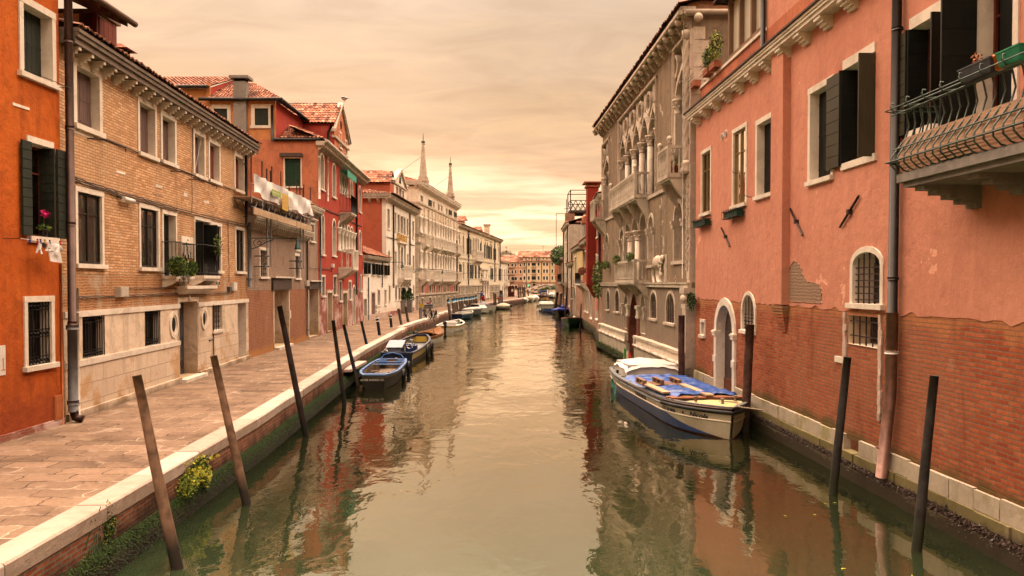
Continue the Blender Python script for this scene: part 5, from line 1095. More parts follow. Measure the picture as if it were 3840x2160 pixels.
for z, L, lb in (((E_(552,1010)), 3.4, 'street lamp arm at the corner between hotel and obelisk palace'), ((G_(590,1030)), 3.6, 'street lamp arm at the near end of the cream palace'), ((F3(1665,232)), 4.0, 'street lamp arm on the cream palace beyond its portals')):
    p = None
    for Fx in (F,):
        pass
    if lb.endswith('obelisk palace'): Fx = Fac(q(1449,1187), q(1557,1164.4))
    uu, zz = Fx.uz(z); streetlamp(Fx, (uu, zz), L, lb)
F = Fac(q(1876,1115.5), q(1903,1112.5)); f = lambda x0,y0,x1,y1,a=None: H(F,J_,x0,y0,x1,y1,a)
B = thing('small_white_house', 'small white two-storey house at the far end of the cream palace', 'house', F.T(F.L/2,0,QZ))
hs = [f(83,525,96,730), f(102,525,115,735), f(148,515,165,715,'r'), f(184,530,195,740), f(112,830,124,935), f(148,845,163,1020), f(186,825,198,912)]; z1 = F.uz(J_(90,405))[1]
wall(F, B, 0, F.L, QZ-.1, z1, hs, PL_WH); body(F, B, 0, F.L, QZ-.1, z1, 8, PL_WH); cornice(F, B, 0, F.L+.3, z1, .5, .3, .6, STONE2)
for h in hs: window(F, B, h, 'blind', fw=.14, dep=.3, lod=1, gl=GLASSD)
balcony(F, B, hs[2]['u0']-.5, hs[3]['u0']-.3, hs[2]['z0']-1.2, .8, 1.2, 'stone', STONE, corb=2); tileroof('roof', B, F.T(0,.5,z1+.3), F.T(F.L,.5,z1+.3), F.T(F.L,-6,z1+2.6), F.T(0,-6,z1+2.6), row=.6, pw=.35)
PAVE = brick('masegni_paving', (.13,.085,.058), (.28,.185,.125), (.07,.045,.032), bw=.78, bh=.46, ms=.014, bump=.5, c3=(.30,.20,.135), blot=(.36,.27,.20), blot_amt=.22, wob=.10, mortar2=(.46,.36,.27), salt=.1)
def pave2():
    t = PAVE.node_tree; return PAVE
EDGE = [(-5.50,4.0),(-5.58,8.72),(-5.62,11.03),(-5.8,18.1),(-6.44,30.0),(-6.8,37.1),(-7.26,55.4),(-7.65,55.6),(-7.5,63.7),(-6.9,76.0),(-7.3,76.4),(-6.3,104),(-4.6,114),(-3.4,123),(-.7,141),(1.4,155),(3.2,168),(4.5,182)]
BACK = [(-10.2,4.0),(-10.2,8.72),(-10.2,11.03),(-10.3,18.1),(-10.9,30.0),(-11.2,37.1),(-12.0,55.4),(-12.0,55.6),(-12.2,63.7),(-12,76.0),(-12,76.4),(-10.5,104),(-9.6,114),(-9,123),(-6.5,141),(-4.5,155),(-2,168),(0,185)]
m_ = MB(); n = len(EDGE)
for i in range(n-1):
    a, b, c, d = EDGE[i], EDGE[i+1], BACK[i+1], BACK[i]; ins = .42
    m_.face([(a[0]-ins,a[1],QZ),(b[0]-ins,b[1],QZ),(c[0],c[1],QZ),(d[0],d[1],QZ)], PAVE)
m_.face([(4.0,182,QZ),(-1,182,QZ),(-20,340,QZ),(60,340,QZ),(60,215,QZ),(9,215,QZ)], PAVE)
PVM = m_.build('pavement'); tag(PVM, 'brown stone slab quay pavement along the left bank', None, None, 'structure')
QW = thing('quay_wall', 'brick canal wall of the left quay with pale stone coping, green weed at its foot', 'quay wall', (-5.6, 10, 0))
COPE = plaster('coping_stone', (.56,.43,.37), (.49,.37,.31), (.36,.26,.19), streak=.2, bump=.6); COPES = [COPE, plaster('coping_stone_dull', (.46,.35,.29), (.41,.31,.25), (.30,.21,.15), streak=.3, bump=.6), plaster('coping_stone_pale', (.60,.48,.42), (.53,.41,.35), (.40,.30,.22), streak=.2, bump=.6)]
m_ = MB(); mb2 = MB()
for i in range(n-1):
    a, b = V((*EDGE[i],0)), V((*EDGE[i+1],0)); L = (b-a).length; k = max(1, int(L/1.65)); e = (b-a).normalized(); nn = V((e.y,-e.x,0))
    for j in range(k):
        p0 = a+e*(L*j/k+.011); p1 = a+e*(L*(j+1)/k-.011); o0 = random.uniform(-.012,.012); dz = random.uniform(-.006,.006)
        c = [p0-nn*.42, p1-nn*.42, p1+nn*o0, p0+nn*o0]
        zt_ = QZ+.012+dz; bv = .025
        m_.mesh([V((x.x,x.y,QZ-.2)) for x in c]+[V((x.x,x.y,zt_-bv)) for x in c]+[V((x.x,x.y,zt_)) for x in (c[0],c[1],c[2]-nn*bv,c[3]-nn*bv)], [(0,1,2,3),(0,1,5,4),(1,2,6,5),(2,3,7,6),(3,0,4,7),(4,5,9,8),(5,6,10,9),(6,7,11,10),(7,4,8,11),(8,9,10,11)], random.choice(COPES))
    zs = [QZ-.2, QZ-.35, QZ-.55, QZ-.75, .05, -.5]; ofs = [-.03,-.03,-.025,.0,.03,.12]; ks = max(2, int(L/.5))
    for j in range(ks):
        for r in range(len(zs)-1):
            q0, q1 = a+e*(L*j/ks), a+e*(L*(j+1)/ks)
            mb2.face([q0+nn*ofs[r]+V((0,0,zs[r])), q1+nn*ofs[r]+V((0,0,zs[r])), q1+nn*ofs[r+1]+V((0,0,zs[r+1])), q0+nn*ofs[r+1]+V((0,0,zs[r+1]))], QUAYBR)
m_.build('coping', QW); mb2.build('brick_face', QW)
MOSS1 = plain('green_weed', (.040,.085,.012), .7, .5, 20); MOSS2 = plain('dark_weed', (.015,.022,.010), .7, .4, 20); MOSS3 = plain('brown_weed', (.05,.028,.02), .7, .4, 20)
def fringe(poly, zlo, zhi, dens, mats, name, label, side=1, near=60, sz=.024):
    m = MB()
    for i in range(len(poly)-1):
        a, b = V((*poly[i],0)), V((*poly[i+1],0)); L = (b-a).length; e = (b-a).normalized(); nn = V((e.y,-e.x,0))*side
        if a.y > near: continue
        k = int(L*dens*min(1, 14/max(8, a.y)))
        for _ in range(k):
            t = random.random()*L; z = zlo+(zhi-zlo)*random.random()**1.3; p = a+e*t+nn*(.02+.07*(1-(z-zlo)/(zhi-zlo)))+V((0,0,z)); s = sz*random.uniform(.5,1.5)*min(2.2, max(1, a.y/14))
            w = .6+.6*noise.noise(V((p.x*1.5, p.y*1.5, 0)))
            if random.random() > w+.25: continue
            h1 = V((random.uniform(-.5,.5), random.uniform(-.5,.5), random.uniform(-.9,.2))).normalized()*s
            mt = mats[min(len(mats)-1, int((1-(z-zlo)/(zhi-zlo)+random.uniform(-.3,.3))*len(mats)))] if random.random() < .8 else random.choice(mats)
            m.face([p, p+e*s*.35+h1*.4+nn*s*.3, p+h1+nn*s*.25, p-e*s*.35+h1*.5+nn*s*.25], mt, raw=True)
    return tag(m.build(name), label, None, None, 'stuff')
fringe(EDGE, -.02, .44, 7000, [MOSS1, MOSS1, MOSS2, MOSS3, MOSS2], 'green_weed', 'fringe of green and brown weed along the foot of the left quay wall')
def wallplant(px, py, r, n, label, mats, droop, size=.035, yfix=None):
    p = on_z(px, py, .6); t = thing('wall_plant', label, 'plant', p); m = MB()
    for _ in range(int(n/14)):
        e = p+V((random.uniform(.02,r[0]*1.1), random.uniform(-r[1],r[1]), random.uniform(-r[2],r[2]))); m.tube([p+V((-.02,random.uniform(-.1,.1)*2,0)), (p+e)/2+V((.03,0,.05)), e+V((0,0,-droop*random.random()))], .006, LEAF3, 4)
    m.build('stem', t); m = MB()
    for k in range(9):
        c = p+V((r[0]*random.uniform(.1,.9), r[1]*random.uniform(-.85,.85), r[2]*random.uniform(-.7,.7))); s_ = random.uniform(.25,.6); m.leaves(c, (r[0]*s_, r[1]*s_, r[2]*s_), int(n/9), size*random.uniform(.6,1.2), mats, 1, droop*random.uniform(.2,2.2))
    if LEAFY in mats:
        for _ in range(46):
            c = p+V((r[0]*.55+r[0]*random.uniform(-.1,.8), random.uniform(-r[1],r[1])*.9, random.uniform(-.45,.95)*r[2])); m.leaves(c, (.045,.045,.03), 26, .018, [LEAFY])
    m.build('foliage', t)
wallplant(*W_(1290,730), (.34,.62,.34), 6500, 'bright yellow-green flowering plant growing from the quay wall between the two nearest poles', [LEAF1, LEAF2, LEAFY, LEAF2], .12, .03)
wallplant(*W_(640,1160), (.16,.42,.42), 2600, 'sprawling dry green plant hanging from the quay wall, nearest bottom left', [LEAF1, LEAF2, LEAF3], .3, .028)
wallplant(1030, 1548, (.14,.45,.14), 700, 'small green weed clump on the quay wall behind the third pole', [LEAF1, LEAF2, LEAF1], .06, .03)
wallplant(1145, 1470, (.1,.3,.1), 300, 'tiny green tuft on the quay coping before the dark boats', [LEAF1, LEAF2], .05, .03)
m_ = MB(); m_.box(-6.66,-6.22,30.8,34.2,.60,.70,COPE); m_.build('step', QW)
t = NT('canal_water'); p = t.pos(.9, .55, 1); p2 = t.pos(3.2, 2.2, 1, (3, 7, 0)); p3 = t.pos(.22,.16,1)
n1 = t.noise(p, 1.0, 3, .5, .6); n2 = t.noise(p2, 1.0, 3, .55, .5); n3 = t.noise(p3, 1.0, 2)
g_ = t.n('ShaderNodeSeparateXYZ'); t.l(t.pos(), g_.inputs[0])
far = t.ramp(t.math('DIVIDE', g_.outputs[1], 120.0), [(.08, .35), (.35, .8), (1, 1.)])
h_ = t.math('ADD', t.math('MULTIPLY', n1.outputs[0], 1.0), t.math('MULTIPLY', n2.outputs[0], .22))
h_ = t.math('MULTIPLY', h_, t.math('MULTIPLY', far, t.ramp(n3.outputs[0], [(.35,.45),(.6,1.)])))
bm_ = t.n('ShaderNodeBump'); bm_.inputs['Strength'].default_value = 1.0; bm_.inputs['Distance'].default_value = .06; t.l(h_, bm_.inputs['Height'])
WATER = t.fin((.098,.150,.072), .6, bm_.outputs[0], Specular_IOR_Level=.0)
lw = t.n('ShaderNodeLayerWeight'); lw.inputs[0].default_value = .5; t.l(bm_.outputs[0], lw.inputs['Normal']); gs = t.n('ShaderNodeBsdfGlossy'); gs.inputs['Color'].default_value = (1,.93,.80,1); gs.inputs['Roughness'].default_value = .02; t.l(bm_.outputs[0], gs.inputs['Normal'])
mx = t.n('ShaderNodeMixShader'); t.l(t.math('POWER', lw.outputs['Facing'], 2.05), mx.inputs[0]); t.l(t.b.outputs[0], mx.inputs[1]); t.l(gs.outputs[0], mx.inputs[2]); t.l(mx.outputs[0], t.out.inputs[0])
m_ = MB(); m_.face([(-60,-40,0),(90,-40,0),(90,420,0),(-60,420,0)], WATER); tag(m_.build('canal_water'), 'green canal water reflecting the sunset sky', None, None, 'structure')
GRND = plain('ground_earth', (.14,.11,.09), .9, .2, 1)
m_ = MB(); m_.box(-300,-60.2,-60,600,-1,.5,GRND); m_.box(90.2,300,-60,600,-1,.5,GRND); m_.box(-60,90,421,600,-1,.5,GRND); tag(m_.build('ground'), 'land behind the canal houses', None, None, 'structure')
YD = 335.0
PL_Y = plaster('yellow_render', (.72,.56,.34), (.64,.50,.30), (.36,.27,.17), streak=.3); PL_P = plaster('pink_render', (.52,.31,.20), (.47,.28,.18), (.34,.2,.14), streak=.3); BR_F = brick('far_brick', (.30,.14,.09), (.36,.19,.12), (.34,.24,.17), bw=.5, bh=.16, ms=.03, blot=(.42,.30,.20), blot_amt=.35)
def farblock(name, label, x0, x1, ytop, ybr, yb, wins, mat, roofy, balc=(), rw=SH_GREEN):
    a = on_y(*J_(x0, 500), YD); b = on_y(*J_(x1, 500), YD); F = Fac((a.x,YD),(b.x,YD)); B = thing(name, label, 'apartment block', F.T(F.L/2,0,QZ))
    zt_ = F.uz(J_(x0,ytop))[1]; zb_ = F.uz(J_(x0,ybr))[1]; hs = [H(F,J_,*w) for w in wins]
    hs = [h for h in hs if h['u1'] < F.L and h['u0'] > 0]
    wall(F, B, 0, F.L, zb_, zt_, hs, mat, 'render_wall'); wall(F, B, 0, F.L, QZ-.2, zb_, hs, BR_F, 'brick_wall'); body(F, B, 0, F.L, QZ-.2, zt_, 12, mat)
    for h in hs: window(F, B, h, 'blind', fw=.2, dep=.25, lod=1, gl=SH_BLACK if random.random() < .6 else GLASSD, mull=True, sash=rw)
    for w in balc:
        h = H(F,J_,*w); balcony(F, B, h['u0'], h['u1'], h['z0'], .9, h['z1']-h['z0'], 'iron', STONE2, corb=2)
    zr = F.uz(J_(x0, roofy))[1]; tileroof('roof', B, F.T(-.5,.7,zt_), F.T(F.L+.5,.7,zt_), F.T(F.L+.5,-8,zr+1.2), F.T(-.5,-8,zr+1.2), row=1.2, pw=.9, amp=.12)
    m_ = MB(F); m_.box(-.4, F.L+.4, 0, .5, zt_-.35, zt_, STONE2); m_.build('cornice', B); return F, B
wn = []
for r, (ya, yb) in enumerate(((412,465),(528,592),(652,716))):
    for xa, xb in ((495,527),(575,608),(640,718),(750,783),(848,880),(902,935),(998,1029),(1057,1090)): wn.append((xa,ya,xb,yb))
wn += [(497,815,527,838),(580,812,612,870),(655,785,713,862),(755,808,788,840)]
FY, BY = farblock('yellow_apartment_block', 'wide five-storey yellow apartment block closing the canal view', 484, 1150, 385, 755, 930, wn, PL_Y, 375, ((490,470,528,486),(640,470,720,484),(640,592,720,612),(640,716,722,748),(1045,465,1095,482),(1045,588,1095,602)))
B = BY; F = FY
za_, zb_ = F.uz(J_(484,383))[1], F.uz(J_(484,305))[1]; at = [H(F,J_,*w) for w in ((528,320,556,372),(583,318,612,360),(633,318,663,372),(716,318,746,368),(760,318,788,368),(840,312,870,354),(902,312,928,354),(993,310,1022,352),(1055,305,1095,348))]
F2_ = F.sub(-1.5); wall(F2_, B, 0, F.L, za_-.5, zb_, at, PL_Y, 'attic_wall')
for h in at: window(F2_, B, h, 'blind', fw=.15, dep=.2, lod=1, gl=SH_BLACK, sash=PL_Y)
tileroof('roof', B, F.T(-2.0,-1.0,zb_), F.T(F.L+.4,-1.0,zb_), F.T(F.L+.4,-7,zb_+2.7), F.T(-2,-7,zb_+2.7), row=1.2, pw=.9, amp=.12)
m_ = MB(F); m_.tube([(F.uz(J_(857,200))[0],-6,zb_+2),(F.uz(J_(857,200))[0],-6,F.uz(J_(857,98))[1])], .07, IRON, 5); m_.tube([(F.uz(J_(850,100))[0]-.3,-6,F.uz(J_(857,104))[1]),(F.uz(J_(885,100))[0],-6,F.uz(J_(857,102))[1])], .05, IRON, 4); m_.build('aerial', B)
for x in (548, 820, 970): pipe(F, B, (J_(x,395), J_(x,840)), PIPE_BR, .12, .15)
wn = []
for ya, yb in ((430,476),(543,600)):
    for xa, xb in ((212,240),(278,310),(340,368),(427,457)): wn.append((xa,ya,xb,yb))
wn += [(212,665,250,722),(275,665,325,722),(335,668,378,722),(422,668,468,720),(285,815,315,840),(340,815,380,880)]
farblock('pink_apartment_block', 'lower pink apartment block with iron balconies beside the yellow block', 100, 482, 398, 755, 930, wn, PL_P, 320, ((208,465,330,498),(208,585,330,620),(208,720,330,745)))
B = thing('church', 'white church gable with statues on its pediment behind the pink block', 'church', (on_y(*J_(200,300),380).x, 380, QZ)); Yc = 380; P3 = lambda x, y: on_y(*J_(x,y), Yc)
m_ = MB(); a, b, c = P3(75,255), P3(195,205), P3(352,290); zl = c.z
xs = (a.x-6, b.x, c.x); m_.mesh([(xs[0],Yc,QZ),(xs[2],Yc,QZ),(xs[2],Yc,zl),(xs[1],Yc,b.z),(xs[0],Yc,zl),(xs[0],Yc+20,QZ),(xs[2],Yc+20,QZ),(xs[2],Yc+20,zl),(xs[1],Yc+20,b.z),(xs[0],Yc+20,zl)], [(0,1,2,3,4),(9,8,7,6,5),(1,6,7,2),(2,7,8,3),(3,8,9,4),(4,9,5,0)], PL_WH); m_.build('gable', B)
m_ = MB(); 
for (pa, pb_) in (((xs[0],zl),(xs[1],b.z)), ((xs[1],b.z),(xs[2],zl))): m_.hexa([(pa[0],Yc-1,pa[1]-.3),(pb_[0],Yc-1,pb_[1]-.3),(pb_[0],Yc,pb_[1]-.3),(pa[0],Yc,pa[1]-.3),(pa[0],Yc-1,pa[1]+.6),(pb_[0],Yc-1,pb_[1]+.6),(pb_[0],Yc,pb_[1]+.6),(pa[0],Yc,pa[1]+.6)], STONE2)
m_.build('cornice', B)
for x, yb, yt in ((128,225,172),(190,205,105),(267,235,180),(340,268,222),(95,250,232)):
    pb_ = P3(x,yb); pt = P3(x,yt); hh = pt.z-pb_.z; m_ = MB(); m_.box(pb_.x-hh*.16,pb_.x+hh*.16,Yc-1,Yc,pb_.z-.3,pb_.z+hh*.12,STONE2); m_.tube([(pb_.x,Yc-.5,pb_.z),(pb_.x+hh*.03,Yc-.5,pb_.z+hh*.45),(pb_.x-hh*.02,Yc-.5,pb_.z+hh*.8)], hh*.17, STONE2, 8, hh*.08); m_.ball((pb_.x,Yc-.5,pb_.z+hh*.9), hh*.09, STONE2, 8, 6); m_.tube([(pb_.x,Yc-.5,pb_.z+hh*.7),(pb_.x-hh*.22,Yc-.5,pb_.z+hh*.62),(pb_.x-hh*.25,Yc-.5,pb_.z+hh*.85)], hh*.045, STONE2, 5); m_.tube([(pb_.x,Yc-.5,pb_.z+hh*.7),(pb_.x+hh*.2,Yc-.5,pb_.z+hh*.5)], hh*.05, STONE2, 5); m_.build('statue', B)
yg = 176; a = on_y(*J_(212,840), yg); b = on_y(*J_(378,1012), yg); FG = Fac((a.x,yg),(b.x,yg)); G = thing('lattice_gate', 'dark red-brown wooden lattice gate with a notice beside the small white house', 'gate', FG.T(FG.L/2,0,QZ)); GB = woodm('gate_brown', (.13,.035,.022), (.09,.025,.018))
m_ = MB(FG); m_.box(0,FG.L*.72,0,.1,QZ,a.z,GB)
for i in range(18): m_.box(0,FG.L*.72,.1,.16,QZ+.2+i*(a.z-QZ)/18.5,QZ+.34+i*(a.z-QZ)/18.5,GB)
m_.build('panel', G); m_ = MB(FG); z2_ = on_y(*J_(390,830), yg).z
for i in range(4): m_.box(FG.L*(.74+.09*i),FG.L*(.765+.09*i),0,.12,QZ,z2_,GB)
m_.build('post', G); m_ = MB(FG); aa = FG.uz(J_(275,883)); bb = FG.uz(J_(312,932)); m_.box(aa[0],bb[0],.17,.22,bb[1],aa[1],WHITE); m_.build('notice', G)
gp = on_y(*J_(586,818), YD-1); t = NT('green_light'); t.fin((.0,.3,.12), .5); t.b.inputs['Emission Color'].default_value = (.05,1,.35,1); t.b.inputs['Emission Strength'].default_value = 1.2
PHM = thing('lit_cross_sign', 'small glowing green cross sign on the far block ground floor', 'sign', gp); m_ = MB(); m_.box(gp.x-.35,gp.x+.35,YD-1,YD-.9,gp.z-.12,gp.z+.12,t.mat); m_.box(gp.x-.12,gp.x+.12,YD-1.01,YD-.89,gp.z-.35,gp.z+.35,t.mat); m_.build('lamp', PHM); m_ = MB(); m_.box(gp.x-.08,gp.x+.08,YD-.9,YD+.05,gp.z-.08,gp.z+.08,IRON); m_.build('bracket', PHM)
BG = thing('footbridge', 'low arched stone and brick footbridge with stepped parapet at the far end of the canal', 'bridge', (on_y(*J_(860,950),213).x, 213, 0)); yb0 = 213.0
PX = lambda x, y: on_y(*J_(x,y), yb0)
top = [(385,940),(480,905),(590,878),(730,838),(862,795),(1000,800),(1130,800),(1350,870)]; deck = [(385,1000),(480,985),(600,945),(730,900),(850,858),(960,845),(1130,850),(1350,940)]
Tp = [PX(*p) for p in top]; Dp = [PX(*p) for p in deck]
for yy, nm in ((yb0, 'parapet'), (yb0+3.6, 'parapet')):
    m_ = MB()
    for i in range(len(Tp)-1):
        a, b, c, d = Tp[i], Tp[i+1], Dp[i+1], Dp[i]
        for (z0a, z1a, mt, th) in ((None, None, BR_F, .0),):
            m_.hexa([(d.x,yy,d.z),(c.x,yy,c.z),(c.x,yy+.3,c.z),(d.x,yy+.3,d.z),(a.x,yy,a.z-.2),(b.x,yy,b.z-.2),(b.x,yy+.3,b.z-.2),(a.x,yy+.3,a.z-.2)], BR_F)
        m_.hexa([(a.x,yy-.08,a.z-.2),(b.x,yy-.08,b.z-.2),(b.x,yy+.38,b.z-.2),(a.x,yy+.38,a.z-.2),(a.x,yy-.08,a.z),(b.x,yy-.08,b.z),(b.x,yy+.38,b.z),(a.x,yy+.38,a.z)], STONE)
        m_.hexa([(d.x,yy-.1,d.z-.1),(c.x,yy-.1,c.z-.1),(c.x,yy+.35,c.z-.1),(d.x,yy+.35,d.z-.1),(d.x,yy-.1,d.z+.28),(c.x,yy-.1,c.z+.28),(c.x,yy+.35,c.z+.28),(d.x,yy+.35,d.z+.28)], STONE)
    for x in (595, 715, 985): p = PX(x, 790+ (862-x)*.31 if x < 862 else 795); m_.box(p.x-.5,p.x+.5,yy-.1,yy+.42,p.z-2.6,p.z+.12,STONE)
    m_.build(nm, BG)
m_ = MB(); xa, xb = PX(805,930).x, PX(1180,930).x; xc = (xa+xb)/2; zc_ = PX(985,893).z; n = 16; arc = [(xa+(xb-xa)*k/n, .2+(zc_-.2)*sin(pi*k/n)**.75) for k in range(n+1)]
tp = lambda x: next(((Dp[i].z+(Dp[i+1].z-Dp[i].z)*(x-Dp[i].x)/(Dp[i+1].x-Dp[i].x)) for i in range(len(Dp)-1) if Dp[i].x <= x <= Dp[i+1].x), Dp[-1].z)-.1
for i in range(n):
    (x0,z0),(x1,z1) = arc[i], arc[i+1]; t0_, t1_ = tp(x0), tp(x1)
    m_.hexa([(x0,yb0,z0),(x1,yb0,z1),(x1,yb0+3.9,z1),(x0,yb0+3.9,z0),(x0,yb0,t0_),(x1,yb0,t1_),(x1,yb0+3.9,t1_),(x0,yb0+3.9,t0_)], BR_F)
for i in range(n):
    (x0,z0),(x1,z1) = arc[i], arc[i+1]; m_.hexa([(x0,yb0-.1,z0),(x1,yb0-.1,z1),(x1,yb0,z1),(x0,yb0,z0),(x0,yb0-.1,z0+.35),(x1,yb0-.1,z1+.35),(x1,yb0,z1+.35),(x0,yb0,z0+.35)], STONE)
m_.build('arch', BG); m_ = MB()
for i in range(len(Dp)-1):
    a, b = Dp[i], Dp[i+1]
    if b.x <= xa+.1 or a.x >= xb-.1 or True:
        x0, x1 = a.x, b.x
        for lo_, hi_ in ((x0, min(x1, xa)), (max(x0, xb), x1)):
            if hi_ > lo_+.05: m_.hexa([(lo_,yb0,-.3),(hi_,yb0,-.3),(hi_,yb0+3.9,-.3),(lo_,yb0+3.9,-.3),(lo_,yb0,tp(lo_)),(hi_,yb0,tp(hi_)),(hi_,yb0+3.9,tp(hi_)),(lo_,yb0+3.9,tp(lo_))], BR_F)
m_.build('abutment', BG)
for k, (x, y, r) in enumerate(((838,895,2.2),(915,866,1.5),(1038,858,1.6),(700,968,1.3),(1150,870,2))):
    p = PX(x,y); m_ = MB(); m_.leaves((p.x, yb0-.4, p.z), (r*.5,.5,r*.3), 120, .16, [LEAF1, LEAF3]); tag(m_.build('ivy'), ('large ivy tuft low on the bridge ramp', 'ivy tuft on the bridge left of the arch crown', 'ivy tuft on the bridge at the arch crown', 'ivy at the foot of the bridge ramp behind the covered boats', 'ivy at the hidden right end of the bridge')[k], 'ivy')
PL_R1 = plaster('coral_pink_render', (.60,.27,.18), (.53,.22,.145), (.46,.18,.13), streak=.7, bump=.4, patch=(.72,.36,.25), patch_amt=-.03)
BR_R1 = brick('red_wall_brick', (.32,.068,.032), (.50,.145,.062), (.26,.16,.10), bw=.27, bh=.078, ms=.014, bump=1.2, c3=(.40,.15,.085), blot=(.40,.20,.13), blot_amt=.06, wob=.012, low=(.75, .45, (.11,.085,.03)), top=(3.3, (.42,.165,.07)), salt=.09)
BR_R1o = brick('old_yellow_brick', (.42,.17,.06), (.34,.10,.045), (.26,.185,.125), bw=.25, bh=.07, ms=.016, bump=1.2, wob=.03, blot=(.36,.25,.16), blot_amt=.2)
PL_R1b = plaster('attic_coral_render', (.54,.19,.10), (.38,.11,.06), (.24,.10,.08), streak=.9, bump=.4)
BASE_R = brick('mossy_base_stone', (.50,.42,.32), (.40,.33,.24), (.30,.25,.18), bw=9, bh=3, ms=.001, bump=1.0, wob=.03, blot=(.30,.26,.12), blot_amt=.25)
BASE_M = brick('green_base_stone', (.20,.165,.075), (.15,.125,.06), (.03,.028,.02), bw=9, bh=3, ms=.001, bump=1.0, wob=.03, low=(.05, .5, (.030,.022,.019)))
PL_P1 = plaster('brown_grey_render', (.30,.215,.14), (.235,.17,.115), (.12,.09,.07), streak=.9, bump=.5, patch=(.50,.42,.33), patch_amt=-.02)
PL_P2 = plaster('grey_lower_render', (.27,.20,.145), (.245,.18,.13), (.17,.14,.115), streak=.4, bump=.25)
F = Fac((6.65,29.0), (7.42,4.0)); F1 = F
B = thing('coral_house', 'large coral pink house over red brick with olive shutters, nearest on the right', 'house', F.T(F.L/2,0,0))
f = lambda x0,y0,x1,y1,a=None: H(F,P_,x0,y0,x1,y1,a)
hw = [f(153,1050,208,1436), f(367,908,448,1375), f(530,852,640,1300), f(892,640,1030,1190)]
h5 = hole(F, P_(1118,478), Q_(532,1100)); h6 = hole(F, Q_(800,215), Q_(1022,860)); h7 = hole(F, Q_(1265,-180), Q_(1525,770))
hA = H(F,R_,345,800,452,1345,'r'); hA['z0'] = .5; hB = H(F,R_,517,732,598,985,'r'); hC = H(F,T_,200,97,398,475,'s'); hD = H(F,T_,160,548,395,800); hN = H(F,R_,236,918,258,1010)
zp = 3.52; zt = 9.9; zm = 3.0
hC['z0'] = max(hC['z0'], zp+.06); hD['z1'] = min(hD['z1'], zp-.12)
al = hw+[h5,h6,h7,hA,hB,hC,hD,hN]
wall(F, B, -.02, F.L, zp, zt, al, PL_R1, 'render_wall'); wall(F, B, -.02, F.L, .8, zp, al, BR_R1, 'brick_wall', -.015)
m_ = MB(F); k = 120; up_ = [(F.L*i/k, zp+.02) for i in range(k+1)]; dn = [(F.L*i/k, zp-.03-.10*noise.noise(V((i*.6,0,0)))-.03*random.random()) for i in range(k+1)]
for i in range(k):
    c = (up_[i][0]+up_[i+1][0])/2
    if any(h['u0']-.1 < c < h['u1']+.1 and h['z0'] < zp < h['z1']+.2 for h in (hB,hC)): continue
    m_.hexa([(dn[i][0],-.02,dn[i][1]),(dn[i+1][0],-.02,dn[i+1][1]),(dn[i+1][0],.002,dn[i+1][1]),(dn[i][0],.002,dn[i][1]),(up_[i][0],-.02,zp+.02),(up_[i+1][0],-.02,zp+.02),(up_[i+1][0],.002,zp+.02),(up_[i][0],.002,zp+.02)], PL_R1)
m_.build('render_edge', B)
m_ = MB(F)
uA0, uA1 = hA['u0']-.1, hA['u1']+.1
for a, b in ((-.02, uA0), (uA1, F.L)):
    n = int((b-a)/.62)
    for i in range(n):
        if random.random() < .06 and a > 3: continue
        m_.box(a+(b-a)*i/n+.006, a+(b-a)*(i+1)/n-.006, -.1, .05+random.uniform(-.012,.012), .56+random.uniform(-.01,.01), .87+random.uniform(-.015,.015), BASE_R, .006)
m_.build('base_stone', B); m_ = MB(F)
for a, b in ((-.02, uA0), (uA1, F.L)):
    n = int((b-a)/.8)
    for i in range(n): m_.box(a+(b-a)*i/n+.006, a+(b-a)*(i+1)/n-.006, -.1, .09+random.uniform(-.02,.02), .24, .55+random.uniform(-.01,.01), BASE_M, .008)
m_.box(-.02, F.L, -.1, .13, -.6, .25, BASE_M); m_.build('base_stone', B)
m_ = MB(); m_.face([F.T(0,-.01,-.5),F.T(0,-8,-.5),F.T(0,-8,13),F.T(0,-.01,zt)], PL_R1, raw=True); m_.face([F.T(0,-8,-.5),F.T(F.L,-8,-.5),F.T(F.L,-8,14),F.T(0,-8,14)], PL_R1, raw=True); m_.face([F.T(F.L,-8,-.5),F.T(F.L,0,-.5),F.T(F.L,0,14),F.T(F.L,-8,14)], PL_R1, raw=True); m_.build('side_wall', B)
SKYG = glassm('sky_bright_glass', (.3,.28,.22), .02, 1.0); SKYG.node_tree.nodes['Principled BSDF'].inputs['IOR'].default_value = 6  # pale pane colour and raised IOR imitate a bright sky reflection
for i in (0, 1): window(F, B, hw[i], 'glass', fw=.11, dep=.05, sash=BRONZE, sillw=.0, gl=GLASS if i == 0 else SKYG)
for i in (2, 3): window(F, B, hw[i], 'shut', fw=.13, dep=.2, sm=SH_BLACK, sillw=.0)
